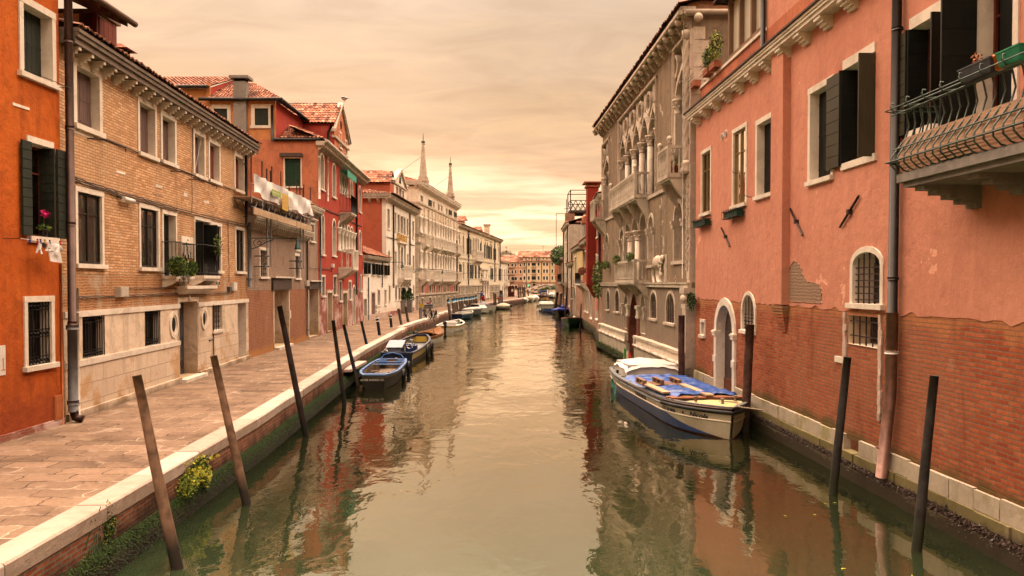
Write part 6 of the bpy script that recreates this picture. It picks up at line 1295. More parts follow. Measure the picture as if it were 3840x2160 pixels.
def openshut(h, right_leaf, jamb=True, fl=True):
    w = window(F, B, h, 'blind', fw=0, dep=.3, sash=REDWOOD, gl=GLASSD, sill=False, mull=True)
    m = MB(F); m.box(h['u0']-.03, h['u1']+.03, -.02, .035, h['z1'], h['z1']+.2, STONE); m.build('lintel', w); m = MB(F); m.box(h['u0']-.03, h['u1']+.12, -.02, .06, h['z0']-.14, h['z0'], STONE); m.build('sill', w)
    wd = (h['u1']-h['u0'])/2*.95
    if fl: m = MB(F); leafpanel(m, h['u0']-wd-.02, h['u0']-.03, h['z0']-.05, h['z1']-.02, .06, .105, SH_OLIVE, 'h', 8); m.box(h['u0']-.03, h['u0'], .0, .11, h['z0']-.05, h['z1'], SH_BLACK); m.build('shutter', w)
    if jamb:
        m = MB(F); m.box(h['u0']+.012, h['u0']+.045, -.27, .09, h['z0'], h['z1']-.01, SH_BLACK)
        for i in range(8): m.box(h['u0']+.045, h['u0']+.052, -.26, .08, h['z0']+(h['z1']-h['z0'])*i/8+.008, h['z0']+(h['z1']-h['z0'])*(i+1)/8-.008, SH_BLACK)
        m.build('shutter', w)
    if right_leaf:
        mt, ln = right_leaf; m = MB(F); m.box(h['u1']-.02, h['u1']+.02, .0, ln, h['z0']-.05, h['z1']-.02, mt)
        for i in range(8): m.box(h['u1']-.028, h['u1']-.02, .01, ln-.01, h['z0']-.05+(h['z1']-h['z0'])*i/8+.008, h['z0']-.05+(h['z1']-h['z0'])*(i+1)/8-.008, mt)
        m.build('shutter', w)
    return w
openshut(h5, (SH_OLIVE, .33)); openshut(h6, (SH_BLACK, .22))
w = window(F, B, h7, 'blind', fw=.12, dep=.3, sash=REDWOOD, gl=GLASSD, sill=False)
m = MB(F); leafpanel_z0 = h7['z0']; m.box(h7['u0']-.02, h7['u0']+.02, 0, .55, h7['z0']-.7, h7['z1'], SH_BLACK)
for i in range(7): m.box(h7['u0']+.02, h7['u0']+.027, .005, .54, h7['z0']-.7+(h7['z1']-h7['z0']+.7)*i/7+.01, h7['z0']-.7+(h7['z1']-h7['z0']+.7)*(i+1)/7-.01, SH_BLACK)
m.build('shutter', w); m = MB(F); m.box(h7['u1']-.60, h7['u1']-.03, -.22, -.18, h7['z0']+.02, h7['z1'], SH_BLACK); m.build('shutter', w)
w = window(F, B, hA, 'leaf', fw=.24, fm=STONE, dep=.26, sm=WDOOR, sill=False, name='water_door', proud=.05)
m = MB(F)
for u in (hA['u0']-.26, hA['u1']+.0): m.box(u-.03, u+.29, -.1, .10, hA['zs']-.16, hA['zs']+.02, STONE); m.box(u-.05, u+.31, -.1, .13, hA['zs']-.06, hA['zs']+.0, STONE); m.box(u-.05, u+.27, 0, .07, 1.45, 1.66, STONE)
m.box(hA['u0']-.3, hA['u1']+.3, -.6, .2, .1, .5, BASE_M); m.build('stone_trim', w)
m = MB(F); m.box(hA['u0']+.02, hA['u1']-.02, -.25, -.22, .52, .95, plain('rust_board', (.14,.045,.02), .8)); m.build('kick_board', w)
window(F, B, hB, 'bars', fw=.10, dep=.35, nv=4, nh=5, sillw=-.02); window(F, B, hC, 'bars', fw=.12, dep=.4, nv=5, nh=6, sillw=.06); w = window(F, B, hD, 'bars', fw=0.0, dep=.45, nv=5, nh=2, sill=False, fm=ST_L2)
m = MB(F)
def jag(u0, u1, z0, z1, seed):
    random.seed(seed); n = 14; 
    for i in range(n):
        za, zb_ = z0+(z1-z0)*i/n, z0+(z1-z0)*(i+1)/n; wv = (u1-u0)*random.uniform(.65,1.25); m.box(u0+random.uniform(-.01,.01), u0+wv, -.02, .025, za, zb_+.001, COPE, .004)
u_ = F.uz(T_(135,700))[0]; jag(u_-.07, u_+.06, F.uz(T_(120,1150))[1], hD['z1']+.05, 3); u_ = F.uz(T_(392,700))[0]; jag(u_-.04, u_+.08, F.uz(T_(365,1320))[1], hD['z1']+.05, 4)
a = F.uz(T_(70,850)); b = F.uz(T_(128,905)); m.box(a[0], b[0]+.05, -.01, .04, b[1], a[1], STONE); m.build('broken_jamb', B)
m = MB(F); m.box(hD['u0']+.1, hD['u1']-.06, -.14, -.05, F.uz(T_(365,1250))[1], hD['z0'], BR_R1); m.build('brick_infill', B)
window(F, B, hN, 'blind', fw=.09, dep=.15, gl=DARK, sillw=0, mull=False)
random.seed(21)
up0 = F.uz(P_(617,900), .2)[0]; up1 = F.uz(P_(697,900), .2)[0]; m = MB(F); m.box(up0, up1, -.02, .2, zp-.02, zt, PL_R1); m.build('flue', B)
m = MB(F)
for i in range(9): m.box(up0+.02+i*.035, up1-.005-i*.02, -.03, .19-i*.021, zp-.04-(i+1)*.075, zp-.045-i*.075, BR_R1o if i < 3 else BR_R1, .004)
m.build('corbel', B)
cornice(F, B, -.1, F.L, zt, .42, .2, 1.15, STONE, STONE, .34, .26)
FT = F.sub(-.15); zpar = 11.0
m = MB(F); m.box(-.1, F.L, -.3, .47, zt+.203, zt+.25, WDOOR, .0); m.build('flashing', B)
uv0 = F.uz(P_(300,300))[0]; uv1 = F.uz(P_(540,300))[0]
wall(FT, B, 0, F.L, zt+.2, zpar, [], PL_R1b, 'attic_wall'); wall(FT, B, uv1+.15, F.L, zpar, 14.5, [], PL_R1, 'attic_wall')
m = MB(FT); m.box(-.05, uv1+.1, -.4, .06, zpar, zpar+.09, STONE); m.build('sill', B)
vh = dict(u0=uv0+.1, u1=uv1, z0=zpar+.1, z1=13.0)
m = MB(FT); wm = woodm('veranda_wood', (.26,.16,.10), (.18,.11,.07)); n = 3
m.box(vh['u0']+.02, vh['u1']-.02, -.12, -.1, vh['z0'], vh['z1'], plain('pale_blind', (.62,.55,.42), .35, .05, 2, 0, spec=.8)); o = m.build('veranda', B); m = MB(FT)
for i in range(n+1): u = vh['u0']+(vh['u1']-vh['u0'])*i/n; m.box(u-.06, u+.06, -.12, .04, vh['z0'], vh['z1'], wm)
m.box(vh['u0'], vh['u1'], -.1, .03, vh['z0'], vh['z0']+.12, wm); m.box(vh['u0'], vh['u1'], -.1, .03, vh['z1']-.1, vh['z1'], wm); m.build('sash', o)
m = MB(FT); m.box(vh['u0']-.05, vh['u0']+.0, -3, .02, vh['z0'], vh['z1'], wm); m.box(vh['u0']-.3, vh['u1']+.2, -3, .35, vh['z1'], vh['z1']+.1, WDOOR); m.tube([(vh['u0']-.35,.38,vh['z1']),(vh['u1']+.1,.38,vh['z1']+.02)], .07, PIPE_BR, 8); m.tube([(vh['u0']-.35,.38,vh['z1']),(vh['u0']-.3,-2,vh['z1']+.02)], .05, PIPE_BR, 8); m.build('veranda_roof', o)
pipe(FT, B, None, PIPE_BK, .07, .1, zpar-.9, 14.5, u=uv1+.12)
for k, (x, y) in enumerate(((125,560),(215,480),(262,445))):
    uu, zz = F.uz(P_(x,y), -.1); loc = F.T(uu, .0, zpar+.1); t = thing('terrace_planter', ('small terracotta trough at the far end of the coral roof terrace','terracotta trough with leafy greens in the middle of the terrace','terracotta trough with tall flowering shrub beside the veranda')[k], 'planter', loc, 'roof terrace planters'); m = MB(F); m.box(uu-.3, uu+.3, -.12, .14, zpar+.1, zpar+.32, TERRA); m.build('trough', t); m = MB(F)
    for zz_ in (.05,.28,.4): m.tube([(uu-.4,.2,zpar+.1+zz_),(uu+.4,.2,zpar+.1+zz_)], .01, IRON, 4)
    m.build('guard_rail', t)
    if k: m = MB(); m.leaves(F.T(uu,0,zpar+.55+.15*k), (.22,.42,.28+.12*k), 500, .05, [LEAF1,LEAF3,LEAF2]+([LEAFY] if k == 2 else [])); m.build('foliage', t)
t = thing('rain_pipe', 'long dark rain pipe with copper-brown lower half on the coral house wall', 'rain pipe', F.T(F.uz(Q_(695,700),.12)[0],.12,.4)); uu = F.uz(Q_(695,600), .14)[0]; ub, zc_ = F.uz(T_(483,545), .14); ue, ze_ = F.uz(U_(888,632), .2)
m = MB(F); m.tube([(uu,.14,14),(ub,.14,zc_)], .085, PIPE_BK, 12)
for z_ in (4.1, 6.2, 8.6): m.tube([(uu+(ub-uu)*(10-z_)/7,.14,z_),(uu+(ub-uu)*(10-z_)/7,.14,z_+.05)], .1, PIPE_BK, 12)
m.build('upper_pipe', t); m = MB(F); m.tube([(ub,.14,zc_+.03),(ub-.02,.15,2),(ue,.2,max(.35,ze_))], .105, PIPE_RD, 14); m.tube([(ub-.005,.145,2.75),(ub-.005,.145,2.8)], .12, WHITE, 12); m.tube([(ue+.02,.19,.95),(ue+.02,.19,.99)], .12, PIPE_RD, 12); m.build('lower_pipe', t)
for k, (a, b) in enumerate((((382,280),(437,405)), ((852,150),(935,330)), ((1322,62),(1192,275)))):
    a, b = F.uz(R_(*a)), F.uz(R_(*b)); m = MB(F); m.tube([(a[0],.05,a[1]),(b[0],.05,b[1])], .028, IRONR, 6); c = ((a[0]+b[0])/2,(a[1]+b[1])/2); m.box(c[0]-.05,c[0]+.05,0,.09,c[1]-.05,c[1]+.05,IRONR); m.build('tie_bar', B)
for k, (x0,y0,x1,y1) in enumerate(((207,232,288,272),(415,168,512,212))):
    a, b = F.uz(R_(x0,y0),.1), F.uz(R_(x1,y1),.1); t = thing('flower_box', ('farther small' if k == 0 else 'nearer larger')+' empty green window box in iron holder on the coral wall', 'flower box', F.T((a[0]+b[0])/2,.1,b[1]), 'empty boxes on the coral wall'); m = MB(F); z0_, z1_ = min(a[1],b[1])+.03, max(a[1],b[1]); u0_, u1_ = min(a[0],b[0]), max(a[0],b[0]); zc_ = (z0_+z1_)/2
    m.box(u0_+.05,u1_-.05,.06,.24,zc_-.1,zc_+.07,SH_BGREEN); m.box(u0_+.03,u1_-.03,.04,.26,zc_+.07,zc_+.1,SH_BGREEN); m.build('box', t); m = MB(F)
    for z_ in (zc_-.11, zc_+.11): m.tube([(u0_,0,z_),(u0_,.29,z_),(u1_,.29,z_),(u1_,0,z_)], .01, IRON, 4)
    for i in range(9): u = u0_+(u1_-u0_)*i/8; m.tube([(u,.29,zc_-.11),(u,.29,zc_+.11),(u+.03,.3,zc_+.15),(u+.05,.29,zc_+.12)], .007, IRON, 4)
    m.build('holder', t)
for x, y in ((578,70),(485,-92+0)):
    a = F.uz(R_(x,y)); m = MB(F); m.tube([(a[0],0,a[1]),(a[0],.12,a[1]),(a[0]-.03,.16,a[1]+.05)], .01, IRONR, 4); m.build('hook', B)
for x, y in ((290,927),(315,905)):
    a = F.uz(P_(x,y)); m = MB(F); m.tube([(a[0],0,a[1]),(a[0],.04,a[1])], .11, WHITE, 14); m.tube([(a[0],.04,a[1]),(a[0],.045,a[1])], .075, GREYC, 12); m.build('vent', B)
BROK = brick('exposed_rubble', (.26,.13,.08), (.30,.18,.11), (.24,.17,.12), bw=.24, bh=.08, ms=.03, bump=1.3, wob=.05, blot=(.30,.20,.14), blot_amt=.9)
po_ = [(865,505),(885,512),(905,530),(918,560),(930,600),(945,628),(962,645),(1000,652),(1035,665),(1050,695),(1056,725),(1050,760),(1057,792),(1000,790),(930,785),(870,782),(822,780),(815,740),(808,690),(815,630),(825,570),(845,540)]
pu = [F.uz(R_(*p)) for p in po_]; m = MB(F); c = (sum(p[0] for p in pu)/len(pu), sum(p[1] for p in pu)/len(pu))
for i in range(len(pu)): a, b = pu[i], pu[(i+1) % len(pu)]; m.face([(a[0],.006,a[1]),(b[0],.006,b[1]),(c[0],.006,c[1])], BROK)
EDGEM = plain('broken_render_edge', (.30,.16,.10), .9)
for i in range(len(pu)): a, b = pu[i], pu[(i+1) % len(pu)]; m.tube([(a[0],.008,a[1]),(b[0],.008,b[1])], .012, EDGEM, 5)
m.build('render_patch', B)
fringe([(6.52,29),(7.22,5)], -.03, .40, 7000, [MOSS3, MOSS3, plain('mussel_black', (.03,.018,.02), .35, .5, 30, spec=.5), MOSS2], 'mussels', 'dark crust of mussels and weed along the foot of the coral house', -1, 60, .028)
us0 = F.uz(Q_(690,1310), 1.08)[0]; us1 = F.L-2; zsl = F.uz(Q_(690,1310), 1.08)[1]
BL = thing('iron_balcony', 'bulging green iron balcony with plank screen on stone slab, top right', 'balcony', F.T(us0+1,0,zsl))
BL.parent = B; BL.location = BL.location-wloc(B); del BL['label']; del BL['category']
BL.name = 'balcony'; WL[BL.name] = F.T(us0+1,0,zsl)
m = MB(F); m.box(us0, us1, -.02, 1.08, zsl, zsl+.13, GREYC); m.box(us0+.05, us1, -.02, 1.0, zsl-.08, zsl-.002, GREYC); m.build('slab', BL)
for i in range(3):
    u = us0+.35+i*1.35; m = MB(F)
    for k in range(5): m.box(u-.13+.001*k, u+.13-.001*k, -.02, .9-k*.2, zsl-.08-.07*(k+1), zsl-.082-.07*k, GREYC)
    m.build('corbel', BL)
prof = [(1.02,1.02),(.98,.9),(.94,.72),(1.0,.52),(1.12,.36),(1.22,.22),(1.22,.1),(1.12,.0),(1.0,-.03)]
m = MB(F); zb0 = zsl+.16; n = 34; ua_, ub_ = us0+.1, us1
for i in range(n):
    u = ua_+(ub_-ua_)*i/n; m.tube([(u, d, zb0+z) for d, z in prof], .013, GRNIRON, 6)
for i in range(8):
    d = 1.0*i/8; m.tube([(ua_-(dd-1.02)*.8, d, zb0+z) for dd, z in prof], .013, GRNIRON, 6)
for dd, z in ((1.02,1.02),(1.02,.94),(1.225,.16),(1.02,-.02),(1.13,.36)):
    g_ = -(dd-1.02)*.8; m.tube([(ua_+g_,0,zb0+z),(ua_+g_,dd,zb0+z),(ub_,dd,zb0+z)], .014, GRNIRON, 6)
for i in range(9):                                   # scrolled hooks and outer carrying rails
    u = ua_+.05+i*.45; m.tube([(u,1.02,zb0+.95),(u,1.22,zb0+.93),(u,1.27,zb0+1.0),(u,1.25,zb0+1.06),(u,1.21,zb0+1.05)], .011, GRNIRON, 5)
m.tube([(ua_-.15,1.25,zb0+.97),(ub_,1.25,zb0+.97)], .01, GRNIRON, 5); m.tube([(ua_-.15,1.15,zb0+.9),(ub_,1.15,zb0+.9)], .01, GRNIRON, 5); m.tube([(ua_-.15,1.25,zb0+.97),(ua_-.2,1.0,zb0+.95),(ua_-.15,.8,zb0+.97)], .01, GRNIRON, 5)
m.build('railing', BL); m = MB(F); SC_ = woodm('screen_slat', (.50,.33,.22), (.36,.21,.13), sz=(3,3,30))
for i in range(11):
    z = .02+i*.047; dd = 1.0+.13*max(0, 1-abs(i*.047-.2)/.3); m.box(ua_, ub_, dd-.02, dd, zb0+z, zb0+z+.041, SC_, .002)
for i in range(3): m.box(ua_, ub_, .86-.14*i, .985-.14*i, zb0+.0, zb0+.012, SC_)
m.build('screen', BL)
for k, (x0, x1, y, mt, lb, nm) in enumerate(((1195,1425,630,plain('grey_trough', (.075,.08,.09), .5),'dark grey empty plastic trough on the iron balcony rail','trough'),(1470,1640,525,plain('green_trough', (.03,.27,.14), .4),'bright green plastic trough on the iron balcony rail at the frame edge','trough'))):
    a = F.uz(Q_(x0,y), 1.1); b = F.uz(Q_(x1,y), 1.1); t = thing('planter_trough', lb, 'trough', F.T((a[0]+b[0])/2,1.12,zb0+.93)); m = MB(F); zz = zb0+.945
    m.hexa([(a[0]+.03,1.05,zz-.02),(b[0]-.03,1.05,zz-.02),(b[0]-.03,1.2,zz-.02),(a[0]+.03,1.2,zz-.02),(a[0],1.03,zz+.15),(b[0],1.03,zz+.15),(b[0],1.23,zz+.15),(a[0],1.23,zz+.15)], mt); m.box(a[0]-.01,b[0]+.01,1.02,1.24,zz+.15,zz+.17,mt); m.build('box', t)
    if k == 0: m = MB(); m.leaves(F.T(a[0]+.25,1.12,zz+.27), (.05,.09,.1), 30, .03, [plain('dry_leaf', (.35,.12,.05), .8)]); m.tube([F.T(a[0]+.25,1.12,zz+.1),F.T(a[0]+.27,1.12,zz+.3)], .008, WDOOR, 4); m.build('dry_stems', t)
a = F.uz(Q_(1447,600), 1.1); t = thing('orange_pot', 'small orange plastic pot between the two balcony troughs', 'pot', F.T(a[0],1.12,zb0+.95)); m = MB(F); m.lathe((a[0],1.12), [(.06,zb0+.93),(.085,zb0+1.08),(.095,zb0+1.08),(.095,zb0+1.12),(.08,zb0+1.12)], plain('orange_plastic', (.70,.16,.03), .4), 12); m.build('pot', t)
PST = plaster('weathered_white_stone', (.64,.53,.42), (.52,.42,.33), (.24,.19,.15), streak=.8, bump=.35)
F = Fac((5.8,51.3), (6.57,29.3)); FP = F; L = F.L
B = thing('gothic_palace', 'grey-brown gothic palace with pointed traceried windows, stone balconies and lion-bracket cornice', 'palace', F.T(L/2,0,0))
a1 = lambda x0,y0,x1,y1,a=None: H(F,X1,x0,y0,x1,y1,a); a2 = lambda x0,y0,x1,y1,a=None: H(F,X2,x0,y0,x1,y1,a); a3 = lambda x0,y0,x1,y1,a=None: H(F,X3,x0,y0,x1,y1,a)
zf1, zf2, zt = 4.0, 8.05, 13.75
hx = dict(u0=F.uz(X1(262,900))[0], u1=F.uz(X1(705,900))[0], z0=zf2, z1=F.uz(X1(705,172))[1])
hr = dict(u0=F.uz(X1(910,900))[0], u1=L-.42, z0=zf2, z1=13.2)
hl = dict(u0=.12, u1=F.uz(X1(150,900))[0], z0=zf2, z1=12.7)
mid = [a2(107,692,145,1150,'r'), a2(296,625,342,1010,'r'), a2(366,520,428,1010,'r'), a2(452,482,527,1010,'r'), a2(553,432,636,1010,'r'), a2(664,465,724,1080,'r'), a2(1000,298,1105,1040,'r')]
for h in mid[1:5]: h['z0'] = zf1+.06
mid[6]['z0'] = max(mid[6]['z0'], 4.9)
low = [a3(122,165,160,420,'r'), a3(232,165,285,448,'r'), a3(690,180,768,540,'r'), a3(893,186,1003,602,'r')]
por = [a3(350,160,400,670,'g'), a3(428,150,528,900,'g'), a3(562,185,622,742,'g')]; por[1]['z0'] = -.3
for h in low: h['z1'] = min(h['z1'], 3.62)
for h in por: h['z1'] = 3.55; h['zs'] = max(h['z0']+.3, 3.55-(h['u1']-h['u0'])*.8)
al = [hx,hr,hl]+mid+low+por
wall(F, B, 0, L, zf1, zt, al, PL_P1, 'render_wall'); wall(F, B, 0, L, -.5, zf1, al, PL_P2, 'lower_wall')
gl2 = GLASSD
for i, h in enumerate(mid):
    window(F, B, h, 'blind', fw=.16 if i in (1,5,6) else .06, dep=.5, gl=[SHADE,GREYC,SHADE,SHADE,SHADE,GREYC,SHADE][i], sill=i in (5,6), mull=False, lod=1, fm=PST)
for h in low: window(F, B, h, 'bars', fw=.12, dep=.35, nv=4, nh=6, fm=PST)
for i, h in enumerate(por): window(F, B, h, 'blind', fw=.1, dep=1.0 if i == 1 else .45, gl=DARK, sill=False, mull=False, lod=1, fm=STONE2 if i != 1 else REDMARBLE)
RMB = REDMARBLE
m = MB(F); m.box(por[0]['u1']+.05, por[1]['u0']-.02, -.1, .1, .9, 2.3, RMB); m.box(por[1]['u1']+.02, por[2]['u0']-.02, -.1, .1, 1.3, 2.3, RMB)
for u0_, u1_ in ((por[0]['u0']-.25, por[0]['u0']-.02), (por[0]['u1']+.02, por[1]['u0']), (por[1]['u1'], por[2]['u0']-.01), (por[2]['u1']+.02, por[2]['u1']+.2)):
    m.box(u0_-.03, u1_+.03, 0, .15, 2.3, 2.42, STONE2); m.box(u0_, u1_, 0, .12, 2.42, 2.75, STONE2); m.box(u0_-.05, u1_+.05, 0, .18, 2.75, 2.92, STONE2)
m.build('portal_pier', B)
m = MB(F); gates = [(0-.05, por[1]['u0']-.05), (por[1]['u1']+.05, L+.03)]
for a, b in gates:
    n = int((b-a)/.9)
    for i in range(n): m.box(a+(b-a)*i/n+.004, a+(b-a)*(i+1)/n-.004, 0, .3+random.uniform(-.01,.01), 1.34, 1.46, PST, .006)
    m.box(a, b, -.05, .2, 1.04, 1.34, ST_L7)
    m.box(a, b, -.05, .22, .0, .93, BASE_R); m.box(a, b, -.05, .30, -.5, .3, BASE_M)
    m.box(a, a+.35, .19, .27, 1.05, 1.335, STONE2); m.box(b-.35, b, .19, .27, 1.05, 1.335, STONE2)
m.build('plinth', B); m = MB(F)
for a, b in gates:
    n = int((b-a)/1.3)
    for i in range(n): m.tube([(a+(b-a)*i/n+.004,.24,.98),(a+(b-a)*(i+1)/n-.004,.24,.98)], .085, PINKSTONE, 10)
m.build('torus_moulding', B)
FM = [(a, b) for a, b in gates]
fringe([tuple(F.T(u,.3,0).xy) for u in (0, L/2, L)], -.03, .45, 700, [MOSS1, plain('bright_weed', (.09,.14,.012), .7), MOSS2, MOSS3], 'palace_weed', 'bright green weed along the water foot of the gothic palace', 1, 60, .05)
m = MB(F); m.box(-.03, L+.02, 0, .14, zf1-.14, zf1, STONE2); m.box(-.05, L+.04, 0, .2, zf1, zf1+.06, STONE2); m.box(0, L, 0, .1, zf2-.2, zf2-.05, STONE2); m.build('string_course', B)
m = MB(F); m.box(L-.42, L+.01, -.4, .06, zf1+.06, 13.3, PST)
for i in range(11): m.box(L-.45+random.uniform(0,.03), L+.02, -.42, .075+random.uniform(0,.015), zf1+.2+i*.85, zf1+.2+i*.85+random.uniform(.55,.8), COPE if i % 2 else PST, .005)
m.box(L-.5, L+.03, -.3, .22, -.3, zf1-.9, PST); m.box(L-.55, L+.04, -.3, .28, 1.0, 1.5, STONE2); m.box(L-.58, L+.05, -.3, .3, zf1-.35, zf1-.15, STONE2); m.box(L-.52, L+.04, -.3, .25, zf1-.9, zf1-.75, STONE2); m.ball((L-.24,.2,zf1-.55), .22, STONE2, 10, 8, (1.1,.7,.8)); m.build('corner_pier', B)
def twist(m, u, d, z0, z1, r, mat, turns=1.6):
    n = int((z1-z0)/.05); k = 16; base = len(m.v); mi = m.mi(mat)
    for i in range(n+1):
        z = z0+(z1-z0)*i/n
        for j in range(k):
            w = 2*pi*j/k; rr = r*(1+.16*cos(4*(w+z*turns*2))); m.v.append(m.fr.T(u+rr*cos(w), d+rr*sin(w), z))
    for i in range(n):
        for j in range(k):
            a0 = base+i*k+j; a1_ = base+i*k+(j+1) % k; m.f.append((a0,a1_,a1_+k,a0+k)); m.m.append(mi); m.sm.append(True)
m = MB(F); twist(m, L-.3, .12, zf2+.5, 13.0, .13, PST); m.lathe((L-.3,.12), [(.24,zf2),(.24,zf2+.15),(.17,zf2+.3),(.2,zf2+.36),(.15,zf2+.5)], PST, 12); m.lathe((L-.3,.12), [(.14,12.95),(.2,13.1),(.2,13.3)], PST, 12)
for i in range(26):                                     # diapered shaft on the middle floor
    z = zf1+.5+i*.135; m.box(L-.40+(.07 if i % 2 else 0), L-.33+(.07 if i % 2 else 0), .06, .13, z, z+.12, PST); m.box(L-.26+(.07 if i % 2 else 0), L-.19+(.07 if i % 2 else 0), .06, .13, z, z+.12, PST)
m.build('corner_column', B)
def capital(m, u, d, z0, z1, r, mat):
    m.lathe((u,d), [(r,z0),(r*1.15,z0+.04),(r,z0+.08),(r*1.2,z0+(z1-z0)*.5),(r*1.6,z1-.08),(r*1.65,z1-.07),(r*1.65,z1)], mat, 12)
    for k in range(10): w = 2*pi*k/10; m.ball((u+r*1.3*cos(w), d+r*1.3*sin(w), z0+(z1-z0)*(.45+.25*(k % 2))), r*.32, mat, 6, 4)
def ring(m, uc, zc, ri, ro, a0, a1, d0, d1, mat, n=14):
    m.strip([(uc+ro*cos(a0+(a1-a0)*i/n), zc+ro*sin(a0+(a1-a0)*i/n)) for i in range(n+1)], [(uc+ri*cos(a0+(a1-a0)*i/n), zc+ri*sin(a0+(a1-a0)*i/n)) for i in range(n+1)], d0, d1, mat)
def gothic(h, nb, zc0, zc1, name='gothic_window'):
    u0, u1, z0, z1 = h['u0'], h['u1'], h['z0'], h['z1']; bw = (u1-u0)/nb; o = MB(F)
    for uu in (u0, u1): o.box(uu-.1, uu+.06, -.02, .07, z0, z1+.1, PST)
    o.box(u0-.1, u1+.06, -.02, .08, z1, z1+.14, PST)
    for uu in (u0, u1): o.face([(uu,0,z0),(uu,-.55,z0),(uu,-.55,z1),(uu,0,z1)], STONE2)
    o.face([(u0,0,z1),(u0,-.55,z1),(u1,-.55,z1),(u1,0,z1)], STONE2); o.face([(u0,-.55,z0),(u1,-.55,z0),(u1,-.55,z1),(u0,-.55,z1)], SHADE); w = o.build(name, B)
    rp = MB(F); k = int((u1-u0)/.16); kz = int((z1-z0)/.2)
    for i in range(k): rp.box(u0+(u1-u0)*i/k+.01, u0+(u1-u0)*(i+1)/k-.01, .08, .12, z1+.02, z1+.11, PST)
    for uu in (u0-.06, u1+.02):
        for i in range(kz): rp.box(uu-.03, uu+.03, .07, .1, z0+(z1-z0)*i/kz+.01, z0+(z1-z0)*(i+1)/kz-.01, PST)
    rp.build('rope_moulding', w)
    g = MB(F)
    for i in range(nb): g.box(u0+bw*i+.16, u0+bw*(i+1)-.16, -.40, -.38, z0, z1-.3, GLASSD)
    g.build('pane', w)
    for i in range(nb+1):
        uu = u0+bw*i; c = MB(F)
        if 0 < i < nb: c.lathe((uu,-.12), [(.2,z0),(.2,z0+.1),(.155,z0+.2),(.14,zc0)], PST, 14)
        else:
            s = 1 if i == 0 else -1; a_, b_ = sorted((uu, uu+s*.3)); c.box(a_, b_, -.3, .04, z0, zc0, PST)
            uu += s*.14
        capital(c, uu, -.12, zc0, zc1, .15, PST); c.build('column', w)
    t_ = MB(F); r = bw*1.0; hh = z1-zc1
    zc_ = zc1+.05; ht = hh*.46
    for i in range(nb):                                 # ogee lancet heads
        a_, b_, c_ = u0+bw*i, u0+bw*(i+1), u0+bw*(i+.5)
        for s, e in ((a_, 1), (b_, -1)):
            n = 12; o1 = []; i1 = []
            for k in range(n+1):
                x = k/n; uu = s+e*(.10+(bw/2-.10)*x); z = zc_+ht*(1-(1-x)**2.6)*.8+ht*.45*max(0, x-.6)**1.4*1.8
                i1.append((uu, z)); o1.append((uu-e*.11*(1-x*.8), z+.10+.12*x))
            t_.strip(o1, i1, -.26, -.0, PST)
            ring(t_, s+e*bw*.27, zc_+ht*.62, .0, .07, 0, 2*pi, -.22, -.03, PST, 8)
        if nb > 1 or True: t_.tube([(c_,-.1,zc_+ht*1.1),(c_,-.1,z1-hh*.1)], .05, PST, 6)
    rq = min(bw*.36, hh*.24)
    for i in range(0, nb+1):                              # quatrefoil roundels between the heads
        c_ = u0+bw*i; zc2 = z1-rq-.14
        a0_, a1_ = (0, 2*pi) if 0 < i < nb else ((-pi/2, pi/2) if i == 0 else (pi/2, 3*pi/2))
        ring(t_, c_, zc2, rq-.09, rq+.02, a0_, a1_, -.24, .01, PST, 18)
        for k in range(4):
            w_ = pi/4+k*pi/2
            if i == 0 and cos(w_) < 0 or i == nb and cos(w_) > 0: continue
            t_.ball((c_+(rq-.1)*cos(w_), -.12, zc2+(rq-.1)*sin(w_)), .09, PST, 8, 6, (1,.9,1))
    for i in range(nb):                                  # solid spandrel web above
        a_, b_, c_ = u0+bw*i, u0+bw*(i+1), u0+bw*(i+.5); t_.prism([(c_-.25,z1),(c_+.25,z1),(c_+.04,z1-hh*.42),(c_-.04,z1-hh*.42)], -.2, -.04, PST)
        t_.prism([(a_+.0,zc_),(a_+.2,zc_),(a_+.06,zc_+ht*.75),(a_,zc_+ht*.9)], -.2, -.04, PST); t_.prism([(b_-.2,zc_),(b_,zc_),(b_,zc_+ht*.9),(b_-.06,zc_+ht*.75)], -.2, -.04, PST)
    t_.build('tracery', w)
    return w
gothic(hx, 5, 10.35, 10.85); gothic(hr, 1, 10.7, 11.3); gothic(hl, 1, 10.2, 10.7)
for i in (2, 3):
    c_ = MB(F); u = (mid[i]['u1']+mid[i+1]['u0'])/2; z = mid[i]['zs']; c_.lathe((u,.02), [(.26,zf1+.06),(.26,zf1+.2),(.2,zf1+.3),(.17,z-.45)], PST, 14); capital(c_, u, .02, z-.45, z+.05, .18, PST); c_.build('column', B)
c_ = MB(F)
for h in (mid[0], mid[1], mid[5], mid[6]):
    for u in (h['u0']-.1, h['u1']+.1): c_.box(u-.12, u+.12, 0, .1, h['zs']-.28, h['zs']-.1, PST); c_.box(u-.15, u+.15, 0, .14, h['zs']-.1, h['zs'], PST)
for i in (1, 5):                                        # rosettes on the pilaster faces
    h = mid[i]; u = (h['u0']+h['u1'])/2
    for k in range(16): w_ = 2*pi*k/16; c_.tube([(u+.06*cos(w_),-.42,zf1+.9+.06*sin(w_)),(u+.26*cos(w_),-.44,zf1+.9+.26*sin(w_))], .03, PST, 5)
c_.box((mid[1]['u1']+.08), mid[2]['u0']-.06, -.02, .08, zf1, mid[2]['zs'], PST); u = (mid[1]['u1']+mid[2]['u0'])/2
for k in range(16): w_ = 2*pi*k/16; c_.tube([(u+.05*cos(w_),.09,zf1+1.5+.05*sin(w_)),(u+.2*cos(w_),.09,zf1+1.5+.2*sin(w_))], .025, PST, 5)
c_.build('pilaster_trim', B)
uy = lambda y: (51.3-y)/(51.3-29.3)*L
